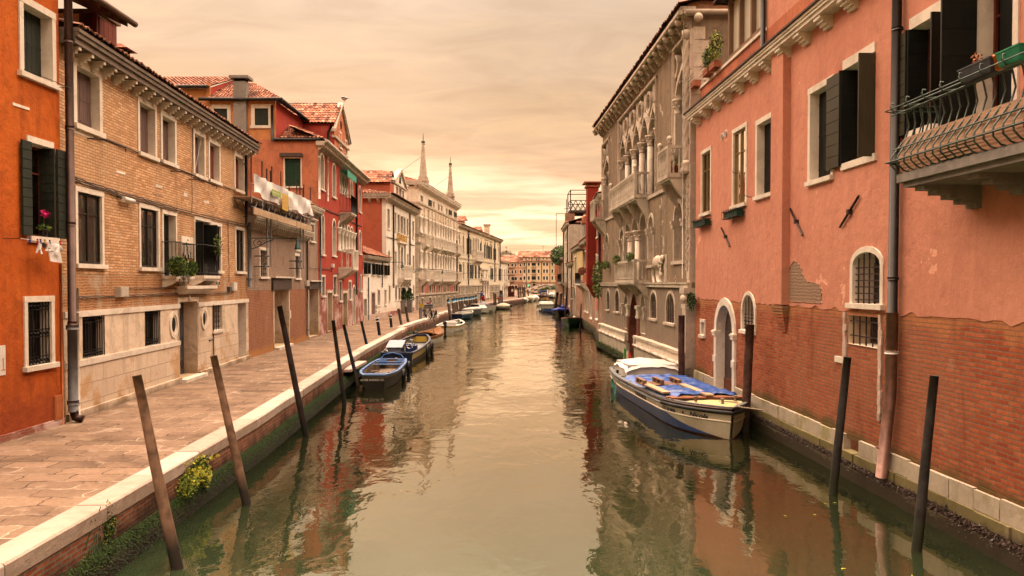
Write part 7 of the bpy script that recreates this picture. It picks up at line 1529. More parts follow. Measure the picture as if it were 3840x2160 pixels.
balcony(F, B, uy(44.2), uy(36.9), zf2, .68, 1.1, 'stone', STONE2, corb=4, ch=1.0, sp=.2); balcony(F, B, uy(31.6), uy(29.8), zf2, .78, 1.1, 'stone', STONE2, corb=2, ch=.9, sp=.2); balcony(F, B, .0, 1.5, zf2, .8, 1.15, 'stone', STONE2, corb=2, ch=.9, sp=.25)
b_ = balcony(F, B, uy(42.4), uy(36.9), zf1+.1, .68, 1.02, 'stone', STONE2, corb=3, ch=.6, sp=.3)
m = MB(F)
for u, z in ((uy(44.15),zf2+1.2),(uy(37),zf2+1.2),(uy(31.5),zf2+1.2),(uy(29.9),zf2+1.2)): m.lathe((u,.62 if z > 9 and u < uy(33) else .7), [(.05,z-.08),(.1,z-.02),(.06,z+.03),(.12,z+.12),(.08,z+.22),(.02,z+.26)], STONE2, 10)
m.build('finial', B)
for k, yy in enumerate((41.9, 38.0)):
    t = thing('balcony_planter', ('far' if k == 0 else 'near')+' terracotta trough of trailing green plants on the lower gothic balcony', 'planter', F.T(uy(yy),.62,zf1+1.14), 'planters on the lower gothic balcony'); m = MB(F); m.box(uy(yy)-.4, uy(yy)+.4, .54, .74, zf1+1.13, zf1+1.32, TERRA); m.build('trough', t); m = MB(); m.leaves(F.T(uy(yy),.66,zf1+1.36), (.2,.65,.17), 900, .04, [LEAF1,LEAF1,LEAF3,LEAF2], 1, .2); m.build('foliage', t)
pot('plant_pot', 'terracotta pot with green plant on the corner balcony of the gothic palace, left one', F.T(uy(30.6),.4,zf2+.005), .16, .38, TERRA, 90, (.2,.2,.16), .05); pot('plant_pot', 'terracotta pot with green plant on the corner balcony of the gothic palace, right one', F.T(uy(30.15),.42,zf2+.005), .16, .4, TERRA, 90, (.2,.2,.16), .05)
p = F.uz(X2(125,1080),.2); m = MB(); m.leaves(F.T(p[0],.3,p[1]), (.3,.35,.28), 500, .05, [LEAF1,LEAF3,LEAF2]); tag(m.build('sill_plant'), 'round green plant on the sill at the far end of the gothic palace', 'plant')
p = F.uz(X3(1200,270),.2); m = MB(); m.leaves(F.T(p[0],.15,p[1]), (.15,.35,.28), 420, .045, [LEAF3,LEAF3,LEAF1], 1, .25); tag(m.build('wall_bush'), 'dark green bush growing from the corner pier between gothic palace and coral house', 'plant')
a = F.uz(X2(735,975)); b = F.uz(X2(903,1305)); u0_, u1_, z0_, z1_ = a[0], b[0], b[1], a[1]; zt_ = z0_+ (F.uz(X2(900,985))[1]-z0_); RP_ = thing('animal_relief', 'white stone relief of a laden pack animal and small figure on the palace wall', 'relief', F.T((u0_+u1_)/2,0,z0_)); w_, hh = u1_-u0_, max(1.2, zt_-z0_)
m = MB(F); m.box(u1_-w_*.35, u1_, -.02, .03, z0_, z0_+hh*.97, PST); m.build('slab', RP_); m = MB(F)
cu = u0_+w_*.36; m.ball((cu,.04,z0_+hh*.72), 1, PST, 14, 10, (w_*.36,.13,hh*.25)); m.ball((u0_+w_*.78,.10,z0_+hh*.83), 1, PST, 10, 8, (w_*.12,.08,hh*.13)); m.tube([(cu+w_*.2,.05,z0_+hh*.6),(u0_+w_*.66,.07,z0_+hh*.5),(u0_+w_*.78,.1,z0_+hh*.74)], hh*.10, PST, 8)
for x, e in ((.1,.0),(.42,.05),(.55,.1)): m.tube([(u0_+w_*x,.06,z0_+hh*.6),(u0_+w_*(x-.02),.08,z0_+hh*.3),(u0_+w_*(x+.02),.06,z0_)], hh*.10, PST, 8, hh*.05)
m.build('animal', RP_); m = MB(F); relief_man(m, u0_+w_*.76, z0_, hh*.62, PST, .12); m.build('leader', RP_)
cornice(F, B, -.5, L+.25, zt, .5, .26, .95, STONE2, STONE2, .3, .42); m = MB(F); m.tube([(-.5,.52,zt+.02),(L+.28,.52,zt+.02)], .09, PST, 8); m.build('rope_moulding', B)
for i in range(23): m = MB(F); u = -.3+(L+.4)*i/22.5; m.ball((u,.42,zt-.13), .14, STONE2, 8, 6, (1,1.1,1)); m.build('lion_head', B)
SP = Fac((6.57,29.3),(16,29.3)); wall(SP, B, 0, SP.L, 3, zt+.2, [], PL_P1, 'side_wall'); m = MB(SP); m.tube([(-.3,.2,zt+.08),(8,.2,zt+.08)], .1, PST, 8); m.box(-.2,8,-.2,.1,zt+.2,zt+.5,BR_R1o)
for u in (.15, 2.6, 5): m.ball((u,.25,zt-.15), .17, STONE2, 8, 6)
for i in range(7): m.box(.02, .45+.15*(i % 2), 0, .03, 9.9+i*.5, 9.9+i*.5+.45, PST, .006)
m.tube([(.7,.05,11.2),(1.9,.05,12.7)], .03, IRONR, 5); m.build('side_trim', B)
tileroof('roof', B, F.T(-.6,.6,zt+.3), F.T(L+.4,.6,zt+.3), F.T(L+.4,-5,zt+2.0), F.T(3,-5,zt+2.0), row=.45); tileroof('roof', B, (6.2,29.0,zt+.52), (16,29.0,zt+.52), (16,33,zt+2), (11,33,zt+2))
m = MB(); m.face([F.T(0,0,-.5),F.T(0,-10,-.5),F.T(0,-10,zt),F.T(0,0,zt)], PL_P1, raw=True); m.face([F.T(0,-10,-.5),(16,29.3,-.5),(16,29.3,zt),F.T(0,-10,zt)], PL_P1, raw=True); m.build('rear_wall', B)
m = MB(F); uu = F.uz(X1(1130,100),.25)[0]; m.tube([(L-.1,.3,zt),(L-.06,.35,11),(L-.12,.32,8.2),(L-.15,.3,4.2)], .012, WHITE, 5); m.build('cable', B)
p = on_z(2538, 1335, 1.1); t = thing('stone_basin', 'small carved stone basin at the right corner of the gothic palace base', 'basin', p); m = MB(); m.lathe((p.x+.1,p.y), [(.08,.8),(.25,.95),(.42,1.1),(.45,1.22),(.38,1.22)], STONE2, 14); m.build('bowl', t)
PL_DR = plaster('dark_red_render', (.30,.040,.025), (.25,.034,.022), (.15,.03,.02), streak=.5); PL_OR2 = plaster('rust_orange_render', (.42,.14,.06), (.36,.11,.05), (.22,.10,.07), streak=.7); PL_YE = plaster('ochre_render', (.58,.44,.22), (.50,.36,.18), (.32,.22,.13), streak=.6); PL_LI = plaster('pale_render', (.50,.44,.36), (.44,.38,.31), (.25,.2,.16), streak=.6, patch=(.38,.17,.09), patch_amt=.03); BR_FR = brick('canal_brick', (.30,.11,.06), (.38,.17,.10), (.34,.26,.19), bw=.26, bh=.09, ms=.02, bump=1.1, wob=.03, blot=(.45,.38,.3), blot_amt=.3, low=(0,.9,(.045,.05,.015)))
def rhouse(name, label, p0, p1, zt, mat, wins, zb=4.0, sidemat=None, depth=10, roof=True, low=BR_FR, cor=True):
    F = Fac(p0, p1); B = thing(name, label, 'house', F.T(F.L/2,0,0)); hs = []
    for w in wins:
        h = hole(F, K_(w[0],w[1]), K_(w[2],w[3]), w[5] if len(w) > 5 else None); h['kind'] = w[4]
        h['u0'] = max(.12, h['u0']); h['u1'] = min(F.L-.12, h['u1'])
        if h['u1']-h['u0'] > .25: hs.append(h)
    wall(F, B, 0, F.L, zb, zt, hs, mat, 'render_wall'); wall(F, B, 0, F.L, -.5, zb, hs, low, 'brick_wall'); body(F, B, 0, F.L, -.5, zt, depth, sidemat or mat, top=True)
    for h in hs: window(F, B, h, h['kind'], fw=.1, dep=.15 if h['kind'] in ('shut','glass') else .3, lod=1, sm=SH_GREEN, gl=GLASSD)
    if cor: cornice(F, B, -.1, F.L+.15, zt, .4, .22, .6, STONE2, STONE2, .16, .2)
    if roof: tileroof('roof', B, F.T(-.1,.45,zt+.24), F.T(F.L+.15,.45,zt+.24), F.T(F.L+.15,-4.5,zt+1.6), F.T(-.1,-4.5,zt+1.6), row=.5, pw=.3)
    return F, B
F, B = rhouse('dark_red_house', 'narrow dark red house just beyond the gothic palace with a lower brick wall', (6.25,59.5), (5.95,51.9), 9.6, PL_DR, [(432,475,446,545,'bars'),(440,725,455,830,'blind'),(420,720,432,830,'blind'),(410,1075,440,1300,'shut')], 4.0)
pipe(F, B, (K_(455,480), K_(455,1000)), PIPE_BR, .09, .15)
m = MB(F); m.tube([(5.2,.3,8.3),(5.2,1.0,8.3)], .02, IRON, 4); m.build('drying_arm', B)
p = K_(465,920); q_ = on_y(*p, 53.5); m = MB(); m.leaves((5.75,53.5,q_.z+.1), (.4,.9,1.3), 900, .09, [LEAF1,LEAF2,LEAF3], 1, .5); tag(m.build('climber'), 'hanging green climber on the dark red house wall beyond the gothic palace', 'plant')
a = on_y(*K_(425,1115), 56.5); m = MB(F); u = (a-F.O).dot(F.U); m.box(u-.35, u+.35, .12, .15, a.z-.75, a.z+.75, plain('red_banner', (.62,.05,.045), .7)); o = tag(m.build('red_cloth'), 'bright red cloth hanging over a dark water gate beyond the gothic palace', 'cloth')
m = MB(); zc_ = on_y(*K_(410,108), 60.3).z; z0_ = 3.9; m.box(5.62,6.45,59.7,60.9,z0_,zc_,PL_DR); m.hexa([(6.1,59.9,z0_-.9),(6.4,59.9,z0_-.9),(6.4,60.7,z0_-.9),(6.1,60.7,z0_-.9),(5.62,59.7,z0_),(6.45,59.7,z0_),(6.45,60.9,z0_),(5.62,60.9,z0_)], PL_DR)
m.box(5.5,6.55,59.6,61,zc_,zc_+.12,TERRA); m.box(5.7,6.35,59.8,60.8,zc_+.12,zc_+.3,TERRA); m.box(5.35,6.7,59.4,61.2,zc_+.3,zc_+.38,TERRA); o = m.build('red_chimney'); tag(o, 'tall dark red chimney flue rising from the water side beyond the gothic palace', 'chimney')
F, B = rhouse('orange_canal_house', 'rust orange canal house with balcony flower boxes between ochre and dark red houses', (6.72,76), (6.45,61), 7.6, PL_OR2, [(318,690,333,880,'glass'),(335,690,350,960,'blind'),(362,670,374,870,'shut'),(322,1030,334,1225,'blind'),(343,1030,355,1235,'blind'),(372,1020,388,1290,'blind','r')], 4.0)
balcony(F, B, F.uz(K_(295,975))[0], F.uz(K_(352,975))[0], F.uz(K_(350,975))[1], .7, 1.0, 'iron', STONE, corb=2)
p = F.uz(K_(308,860), .7); m = MB(); m.leaves(F.T(p[0],.8,p[1]), (.3,1.5,.3), 700, .09, [LEAF1,LEAF3,plain('red_petal', (.5,.04,.05), .7)]); tag(m.build('window_flowers'), 'red and green flower boxes on the orange canal house balcony', 'flower box'); a = F.uz(K_(318,672)); m = MB(F); m.box(a[0]-2, a[0]+1, 0, .9, a[1], a[1]+.06, IRON); m.build('canopy', B)
F, B = rhouse('ochre_canal_house', 'ochre yellow canal house with tall dark shutter between pale and orange houses', (6.85,89), (6.72,76.2), 7.45, PL_YE, [(232,738,246,965,'shut'),(222,1000,240,1280,'blind','r'),(188,1010,205,1190,'shut')], 4.3)
p = on_y(*K_(290,430), 77.5); m = MB(); m.box(6.9,8.3,77,78.6,7.2,p.z,GREYC); m.box(6.75,8.45,76.85,78.75,p.z,p.z+.3,TERRA); m.box(6.85,8.35,76.95,78.65,p.z+.3,p.z+.6,TERRA); m.build('chimney', B)
F, B = rhouse('cream_arch_house', 'low cream house with arched window between ochre house and tall pale house', (7.1,101), (6.85,89.2), 6.1, PL_LI, [(186,850,197,960,'blind','r'),(176,1010,186,1180,'shut'),(200,700+300,212,1110,'blind')], 3.6)
F, B = rhouse('tall_pale_house', 'tall pale house with bare brick side wall carrying a roof terrace', (7.45,115), (7.15,101.2), 11.4, PL_LI, [(146,520,150,600,'blind'),(154,510,159,600,'blind'),(146,700,150,770,'blind'),(154,690,160,760,'blind'),(140,1000,150,1100,'blind')], 3.8, BR_FR, 14)
SPB = Fac((7.15,101.1),(20,101.1)); wall(SPB, B, 0, SPB.L, 5, 11.4, [], PL_LI, 'side_wall')
tileroof('roof', B, (8,100.9,11.6), (18,100.9,11.6), (18,104,13), (9.5,104,13), row=.6, pw=.35); balcony(F, B, F.uz(K_(120,965))[0], F.uz(K_(162,965))[0], F.uz(K_(150,965))[1], .8, 1.2, 'iron', STONE2, corb=2)
AT = thing('roof_terrace', 'black iron roof terrace frame on brick piers above the tall pale house', 'roof terrace', (9, 104, 12)); ya = 104.0; A3 = lambda x, y, yy=ya: on_y(*K_(x,y), yy)
m = MB(); zf_ = A3(200,310).z; zr_ = A3(200,222).z; zt_ = A3(200,128).z; xa, xb = A3(192,200).x, A3(378,200).x; r_ = .07
for yy in (ya, ya+5): 
    for x in (xa, (xa+xb)/2+1.2, xb): m.tube([(x,yy,zf_),(x,yy,zt_ if x != (xa+xb)/2+1.2 else zt_-1.2)], r_, IRON, 5)
    for z in (zf_, zr_, zt_): m.tube([(xa,yy,z),(xb,yy,z)], r_*.8, IRON, 5)
    for i in range(4): x0_, x1_ = xa+(xb-xa)*i/4, xa+(xb-xa)*(i+1)/4; m.tube([(x0_,yy,zf_),(x1_,yy,zr_)], .045, IRON, 4); m.tube([(x1_,yy,zf_),(x0_,yy,zr_)], .045, IRON, 4)
for x in (xa, xb):
    for z in (zf_, zr_, zt_): m.tube([(x,ya,z),(x,ya+5,z)], r_*.8, IRON, 5)
m.build('railing', AT); m = MB(); m.box(xa-.1,xb+.1,ya-.1,ya+5.1,zf_-.35,zf_-.08,IRONR); m.build('deck', AT); m = MB()
for x in (A3(188,360).x, A3(355,360).x): m.box(x-.6,x+.6,ya,ya+1.2,11.4,zf_-.35,BR_FR)
m.build('pier', AT)
m = MB(); p = on_y(*K_(155,210), 108); m.tube([(p.x,108,11.5),(p.x,108,p.z)], .05, IRON, 4); p2_ = on_y(*K_(130,297), 108); m.tube([(p2_.x,108,p2_.z),(p2_.x+1.2,108,p2_.z+.05)], .035, IRON, 4); m.build('aerial', B)
F, B = rhouse('far_brick_house', 'far reddish house with greenery on its roof terrace, last on the right bank', (7.1,131), (7.45,115.2), 7.5, PL_OR2, [(88,820,102,930,'blind'),(118,800,130,950,'shut'),(95,1060,105,1130,'blind')], 3.8, roof=False)
p = on_y(*K_(102,700), 119); m = MB(); m.leaves((p.x+.4,121,p.z-.3), (1.9,4,1.6), 3200, .16, [LEAF1,LEAF3,LEAF1]); 
for dx in (-.6, .9): m.tube([(p.x+dx,120,7.4),(p.x+dx,120,7.4+7.0)], .04, IRON, 4)
m.tube([(p.x-.6,120,14.4),(p.x+.9,120,14.4)], .04, IRON, 4); tag(m.build('terrace_shrubs'), 'dense green shrubs and frame on the far right roof terrace', 'shrubs')
for p_, rr in (((K_(135,510)), .1), ((K_(173,440)), .1), ((K_(213,690)), .1)):
    u, z = F.uz(p_, .1)
    q_ = on_y(*p_, {0:113,1:103,2:92}[[K_(135,510),K_(173,440),K_(213,690)].index(p_)]); m = MB(); m.tube([(q_.x-.12,q_.y,q_.z),(q_.x-.12,q_.y,.6)], .09, PIPE_BK, 6); tag(m.build('rain_pipe'), ('black rain pipe at the far edge of the tall pale house','black rain pipe at the near corner of the tall pale house','black rain pipe by the ochre house')[[K_(135,510),K_(173,440),K_(213,690)].index(p_)], 'rain pipe')
m = MB(); m.box(8.2,40,131,150,-.5,7,PL_LI); m.box(20,40,150,200,-.5,8,PL_YE); tag(m.build('hidden_house'), 'plain pale house mass around the bend behind the right bank', 'house')
fringe([(6.0,51.9),(6.5,62),(6.75,76),(6.95,89)][::1], .0, .7, 260, [MOSS1, MOSS2, MOSS3], 'canal_weed', 'green weed at the foot of the houses beyond the gothic palace', -1, 95, .06)
PB = polem('brown_pole', (.28,.165,.105), (.20,.115,.075), (.035,.028,.022)); PDK = polem('dark_pole', (.045,.030,.026), (.028,.02,.018), (.015,.014,.012)); PBL = polem('blue_black_pole', (.030,.038,.055), (.020,.024,.034), (.09,.06,.04))
PGR = polem('grey_brown_pole', (.17,.12,.09), (.11,.08,.062), (.04,.032,.025)); PRG = polem('grey_green_pole', (.055,.048,.045), (.038,.034,.032), (.030,.032,.018)); PRB = polem('red_brown_pole', (.13,.065,.05), (.09,.045,.036), (.035,.028,.022))
CAPB = plain('blue_cap', (.015,.20,.36), .45, .15); CAPW = plain('cap_white_band', (.72,.68,.6), .6, .1)
def pole(top, bot, mat, label, r, r2=None, z0=0.0, dy=0.0, cap=None, group='mooring poles', ylock=None, name='mooring_pole'):
    b = on_z(*bot, z0) if ylock is None else on_y(*bot, ylock); Y = b.y; t = on_y(*top, Y+dy)
    if ylock is not None: 
        d = (t-b).normalized(); b = b - d*(b.z/max(.2, d.z))
    d = (t-b); low = b-d.normalized()*.8; m = MB(); k = 6; pts = []
    for i in range(k+1):
        q_ = low+(t-low)*(i/k); pts.append(q_+V((random.uniform(-.006,.006), random.uniform(-.006,.006), 0))*(0 < i < k))
    m.tube(pts, r, mat, 12, r2 or r*.72); o = m.build(name, None, b); 
    if cap:
        tag(o, label, 'mooring pole', group); c = MB(); e = d.normalized(); rr = (r2 or r*.72)*1.12
        if cap == 'blue': c.tube([t-e*.42, t-e*.30], rr*1.02, CAPW, 12, rr*1.02); c.tube([t-e*.31, t-e*.04], rr*1.05, CAPB, 12, rr*.8); c.tube([t-e*.04, t+e*.03], rr*.8, CAPB, 12, rr*.4)
        else: c.tube([t-e*.12, t-e*.02], rr*1.05, CAPW, 12, rr); c.tube([t-e*.3, t-e*.24], rr*1.05, CAPW, 12, rr)
        c.build('cap', o)
    else: tag(o, label, 'mooring pole', group)
    return o
pole((513,1408), (663.6,2132), PB, 'thick brown leaning mooring pole, nearest at the bottom left', .092, .062)
pole(I_(0,0) if False else (801,1334), (926,1892), PB, 'brown leaning mooring pole, second from the near left, right of the yellow-green plant', .088, .062)
pole((1048,1148), (1148,1637), PDK, 'nearly black strongly leaning pole, third from the near left', .088, .07)
pole((1249,1201), (1291,1516), PDK, 'dark slim pole left of the black rowing boat, fourth from the near left', .08, .06)
pole((1289,1217), (1343,1448), PBL, 'blue-black pole touching the bow corner of the old black boat', .085, .062)
pole((1355,1205), (1391,1362), PBL, 'blue-black pole behind the old black boat near the stone step', .09, .065)
pole((1413,1187), (1433,1318), PBL, 'dark blue pole with white ringed top, the nearer of two beside the blue workboat', .105, .09, cap='ring')
pole((1463,1176), (1473,1279), PBL, 'dark blue pole with white ringed top, the farther of two beside the blue workboat', .10, .09, cap='ring')
pole((1494,1157), (1515,1266), PGR, 'plain grey-brown pole beside the bow of the blue workboat, left of a pair', .115, .095)
pole((1521,1150), (1539,1252), PGR, 'plain grey-brown pole beside the orange varnished boat, right of a pair', .12, .10)
pole((1592,1143), (1603,1221), PGR, 'brown pole under the rag pile, left one', .13, .12); pole((1611,1150), (1617,1212), PGR, 'brown pole under the rag pile, right one', .12, .11)
caps = [(570,875,632,1330),(700,862,732,1275),(738,850,782,1250),(800,843,832,1255),(878,830,915,1210),(950,823,975,1185),(1027,815,1050,1165),(1077,808,1098,1150),(1150,803,1165,1135),(1197,795,1218,1125),(1258,785,1284,1105),(1325,765,1345,1090)]
edgeX = lambda Y: next((EDGE[i][0]+(EDGE[i+1][0]-EDGE[i][0])*(Y-EDGE[i][1])/(EDGE[i+1][1]-EDGE[i][1]) for i in range(len(EDGE)-1) if EDGE[i][1] <= Y <= EDGE[i+1][1] and EDGE[i+1][1] > EDGE[i][1]+.01), -5)
ords = ['first (nearest)','second','third','fourth','fifth','sixth','seventh','eighth','ninth','tenth','eleventh','twelfth (farthest)']
for i, (x0, y0, x1, y1) in enumerate(caps):
    bx = F3(x1, 1200)[0]; Y = 80.0
    for _ in range(30):                                  # stand it just outside the quay edge along its own sight line
        r_ = on_y(bx, 1150, Y); e = edgeX(Y)+.35; Y += (1 if r_.x < e else -1)*0 if False else 0
        f_ = lambda yy: (bx-1920)*yy/3000-(edgeX(yy)+.35)
        break
    best = min((abs(f_(80+k*.5)), 80+k*.5) for k in range(100)); Y = best[1] if best[0] < .6 else 92+i*1.6
    if i == 0: Y = 84
    pole(F3(x0,y0), F3(x1,y1), PGR, ords[i]+' blue-capped mooring pole in the long row along the quay', .17, .15, ylock=Y, cap='blue', group='blue capped mooring poles')
pole(F3(1800,698), F3(1810,1040), PDK, 'thin dark pole left of the red boat rack', .09, .08, ylock=121); pole(F3(1843,720), F3(1855,1165), PGR, 'grey pole at the left end of the red boat rack', .14, .12, ylock=120); pole(F3(1978,635), F3(1970,990), PGR, 'dark-topped pole behind the red boat rack, left one', .14, .13, ylock=131); pole(F3(2018,640), F3(2030,970), PGR, 'dark-topped pole behind the red boat rack, right one', .14, .13, ylock=132)
for i, (x, yt, yb) in enumerate(((397,860,1100),(408,850,1095),(440,850,1050),(478,845,1040),(492,850,1035),(512,850,1030),(572,890,1010))):
    pole(J_(x,yt), J_(x+12,yb), PGR, ['first','second','third','fourth','fifth','sixth','last'][i]+' pole from the left in the far cluster before the bridge ramp', .17, .15, ylock=160+i*3, group='far mooring poles')
pole((2556,1182), (2555.5,1424), PRB, 'straight red-brown pole between the cargo boat and the corner of the gothic palace', .115, .115, ylock=29.0-.8)
pole((2813,1217), (2794,1600), PRB, 'straight red-brown pole at the bow of the cargo boat before the coral house', .12, .118, ylock=21.6)
pole((3178,1339), (3124,1853), PRG, 'dark grey leaning pole before the red brick wall, left of the rain pipe foot', .085, .072)
pole((3504,1409), (3437,2067), PRG, 'dark grey leaning pole nearest at the bottom right', .082, .062)
pole(K_(75,1052), K_(55,1185), PDK, 'dark leaning pole behind the far white and blue cargo boat', .16, .14, ylock=104); pole(K_(108,1062), K_(93,1200), PGR, 'leaning grey pole right of the far blue covered boat', .18, .15, ylock=99); pole(K_(162,1010), K_(148,1210), PDK, 'thin dark pole beside the far right bank wall', .10, .09, ylock=90); pole(X_(0,0) if False else N_(372,1115), N_(364,1340), PDK, 'thin black pole in the water by the green boat', .06, .05, ylock=68)
def bm(name, c, **k): return plain(name, c, k.pop('rough', .4), .18, k.pop('scale', 3), k.pop('bump', .1), spec=.5, **k)
class Boat:
    def __init__(s, name, label, st, bow, beam, zs, zb, tw=.8, bs=.55, bp=2.2, rake=.25, cat='boat', group=None, flare=.16, blunt=.0, keel=-.25):
        s.t = thing(name, label, cat, (st[0], st[1], 0), group); s.L = ((bow[0]-st[0])**2+(bow[1]-st[1])**2)**.5
        s.f = Frm((st[0], st[1], 0), atan2(bow[1]-st[1], bow[0]-st[0])); s.B, s.zs, s.zb, s.tw, s.bs, s.bp, s.rake, s.flare, s.blunt, s.keel = beam, zs, zb, tw, bs, bp, rake, flare, blunt, keel
    def hb(s, t):
        if t < .35: w = s.tw+(1-s.tw)*sin(pi/2*t/.35)
        elif t < s.bs: w = 1
        else: w = max(s.blunt, 1-((t-s.bs)/(1-s.bs))**s.bp*(1-s.blunt))
        return w*s.B/2
    def zg(s, t): return s.zs+(s.zb-s.zs)*t**2.2
    def P(s, t, side, f, off=0.0):                     # point on the skin
        b = s.hb(t)*(1-s.flare*f if f < .8 else (1-s.flare*.8)*(1-((f-.8)/.2)))+off; z = s.zg(t)+(s.keel-s.zg(t))*f
        return (s.L*t+s.rake*(1-f)*t**5-.05*(1-f)*(1-t)**8, side*b, z)
    def hull(s, bands, n=26, inner=None, depth=.35, trm=None, railr=.03, tcol=None):
        """bands [(f_end, material)...] down the skin"""
        m = MB(s.f); fs = [0]; ms = []
        for fe, mt in bands:
            k = 2
            for i in range(1, k+1): fs.append(fs[-1 if False else -1]+0 if False else (ms and 0 or 0)); fs.pop()
            a = fs[-1]; fs += [a+(fe-a)*.5, fe]; ms += [mt, mt]
        for side in (1, -1):
            for i in range(n):
                for j in range(len(fs)-1):
                    t0, t1 = i/n, (i+1)/n; m.face([s.P(t0,side,fs[j]), s.P(t1,side,fs[j]), s.P(t1,side,fs[j+1]), s.P(t0,side,fs[j+1])], ms[j], True)
        for e in (0, 1):
            if e and s.blunt < .02: continue
            for j in range(len(fs)-1): m.face([s.P(e,1,fs[j]), s.P(e,-1,fs[j]), s.P(e,-1,fs[j+1]), s.P(e,1,fs[j+1])], (tcol or ms[j]) if not e else ms[j])
        o = m.build('hull', s.t)
        if inner:
            m = MB(s.f); th = .05
            for side in (1, -1):
                for i in range(n):
                    t0, t1 = max(.02, i/n), min(.965, (i+1)/n); 
                    p0, p1 = s.P(t0,side,0), s.P(t1,side,0); zf = max(.03, -0.0+.05)
                    y0, y1 = side*max(.01, abs(p0[1])-th), side*max(.01, abs(p1[1])-th)
                    m.face([(p0[0],y0,p0[2]-.01),(p1[0],y1,p1[2]-.01),(p1[0],y1*.86,max(.06,p1[2]-depth)),(p0[0],y0*.86,max(.06,p0[2]-depth))], inner, True)
                    m.face([(p0[0],y0*.86,max(.06,p0[2]-depth)),(p1[0],y1*.86,max(.06,p1[2]-depth)),(p1[0],0,max(.06,p1[2]-depth)),(p0[0],0,max(.06,p0[2]-depth))], inner)
            a = s.P(.02,1,0); m.face([(a[0]+.03,a[1]-th,a[2]-.01),(a[0]+.03,-a[1]+th,a[2]-.01),(a[0]+.03,-a[1]+th,.06),(a[0]+.03,a[1]-th,.06)], inner); m.build('inner_lining', s.t)
        if trm:
            m = MB(s.f); w = railr*2.2
            for side in (1, -1):
                for i in range(n):
                    q = [];
                    for t in (i/n, (i+1)/n):
                        p = s.P(t,side,0); q.append((p, (p[0], side*max(0.0, abs(p[1])-w), p[2])))
                    (a, ai), (b, bi) = q; up = railr*.9
                    lo_ = [(a[0],a[1]+side*.012,a[2]-up), (b[0],b[1]+side*.012,b[2]-up), (bi[0],bi[1],bi[2]-up), (ai[0],ai[1],ai[2]-up)]
                    m.hexa(lo_+[(x,y,z+up*1.6) for x,y,z in lo_], trm)
            for e in ((0, 1) if s.blunt >= .02 else (0,)):
                a = s.P(e,1,0); m.box(a[0]-.02-.02, a[0]+w, -abs(a[1]), abs(a[1]), a[2]-railr*.9, a[2]+railr*.75, trm)
            m.build('gunwale', s.t)
        return o
    def thwart(s, t, w, m_, dz=-.08, name='thwart'):
        m = MB(s.f); b = s.hb(t)-.04; m.box(s.L*t-w/2, s.L*t+w/2, -b, b, s.zg(t)+dz-.03, s.zg(t)+dz, m_); return m.build(name, s.t)
    def deck(s, t0, t1, m_, dz=-.02, camber=.05, name='deck', n=10):
        m = MB(s.f)
        for i in range(n):
            ta, tb = t0+(t1-t0)*i/n, t0+(t1-t0)*(i+1)/n; pa, pb = s.P(ta,1,0), s.P(tb,1,0); ya, yb = max(0,abs(pa[1])-.03), max(0,abs(pb[1])-.03)
            for sd in (1, -1): m.face([(pa[0],0,pa[2]+dz+camber),(pb[0],0,pb[2]+dz+camber),(pb[0],sd*yb*.6,pb[2]+dz+camber*.7),(pa[0],sd*ya*.6,pa[2]+dz+camber*.7)], m_, True); m.face([(pa[0],sd*ya*.6,pa[2]+dz+camber*.7),(pb[0],sd*yb*.6,pb[2]+dz+camber*.7),(pb[0],sd*yb,pb[2]+dz),(pa[0],sd*ya,pa[2]+dz)], m_, True)
        return m.build(name, s.t)
    def tyre(s, t, side, dz=-.25, r=.26, mat=None):
        p = s.P(t, side, 0); m = MB(s.f); pts = [(p[0]+r*cos(k*pi/8), p[1]+side*.1, p[2]+dz+r*sin(k*pi/8)) for k in range(17)]; m.tube(pts, .075, mat or RUB, 8, cap=False); m.tube([(p[0],p[1],p[2]+.02),(p[0],p[1]+side*.1,p[2]+dz+r)], .012, ROPE, 5); return m.build('tyre', s.t)
    def motor(s, mt=None, x=-.25, y=0, k=1.0):
        mt = mt or RUB; z = s.zs; m = MB(s.f); m.ball((x, y, z+.25*k), .24*k, mt, 12, 8, (.9,.7,.75)); m.box(x-.08, x+.08, y-.06, y+.06, -.3, z+.15, mt); m.box(x+.05, x+.3, y-.1, y+.1, z-.15, z+.08, mt); m.tube([(x+.1,y,z+.15),(x+.55,y+.05,z+.2)], .03, mt, 6); return m.build('outboard_motor', s.t)
    def cover(s, t0, t1, hgt, mt, ridge=.5, n=14, over=.05, name='cover', drape=.12):
        m = MB(s.f); k = 8; rows = []
        for i in range(n+1):
            t = t0+(t1-t0)*i/n; p = s.P(t,1,0); b = abs(p[1])+over; hh = hgt*(sin(pi*min(1,max(0,(i/n)*.9+.07)))**ridge); row = []
            for j in range(k+1):
                a = -1+2*j/k; z = p[2]+.02+hh*(1-abs(a)**1.6)+.015*sin(i*2.1+j*1.7); row.append((p[0], a*b, z))
            row = [(row[0][0], row[0][1]-.01, row[0][2]-drape*(1+.3*sin(i*1.9)))]+row+[(row[-1][0], row[-1][1]+.01, row[-1][2]-drape*(1+.3*sin(i*2.3)))]; rows.append(row)
        w_ = len(rows[0]); m.mesh([p for r in rows for p in r], [(i*w_+j, i*w_+j+1, (i+1)*w_+j+1, (i+1)*w_+j) for i in range(n) for j in range(w_-1)], mt, True)
        m.mesh(rows[0], [tuple(range(w_))], mt); m.mesh(rows[-1], [tuple(range(w_))], mt); return m.build(name, s.t)
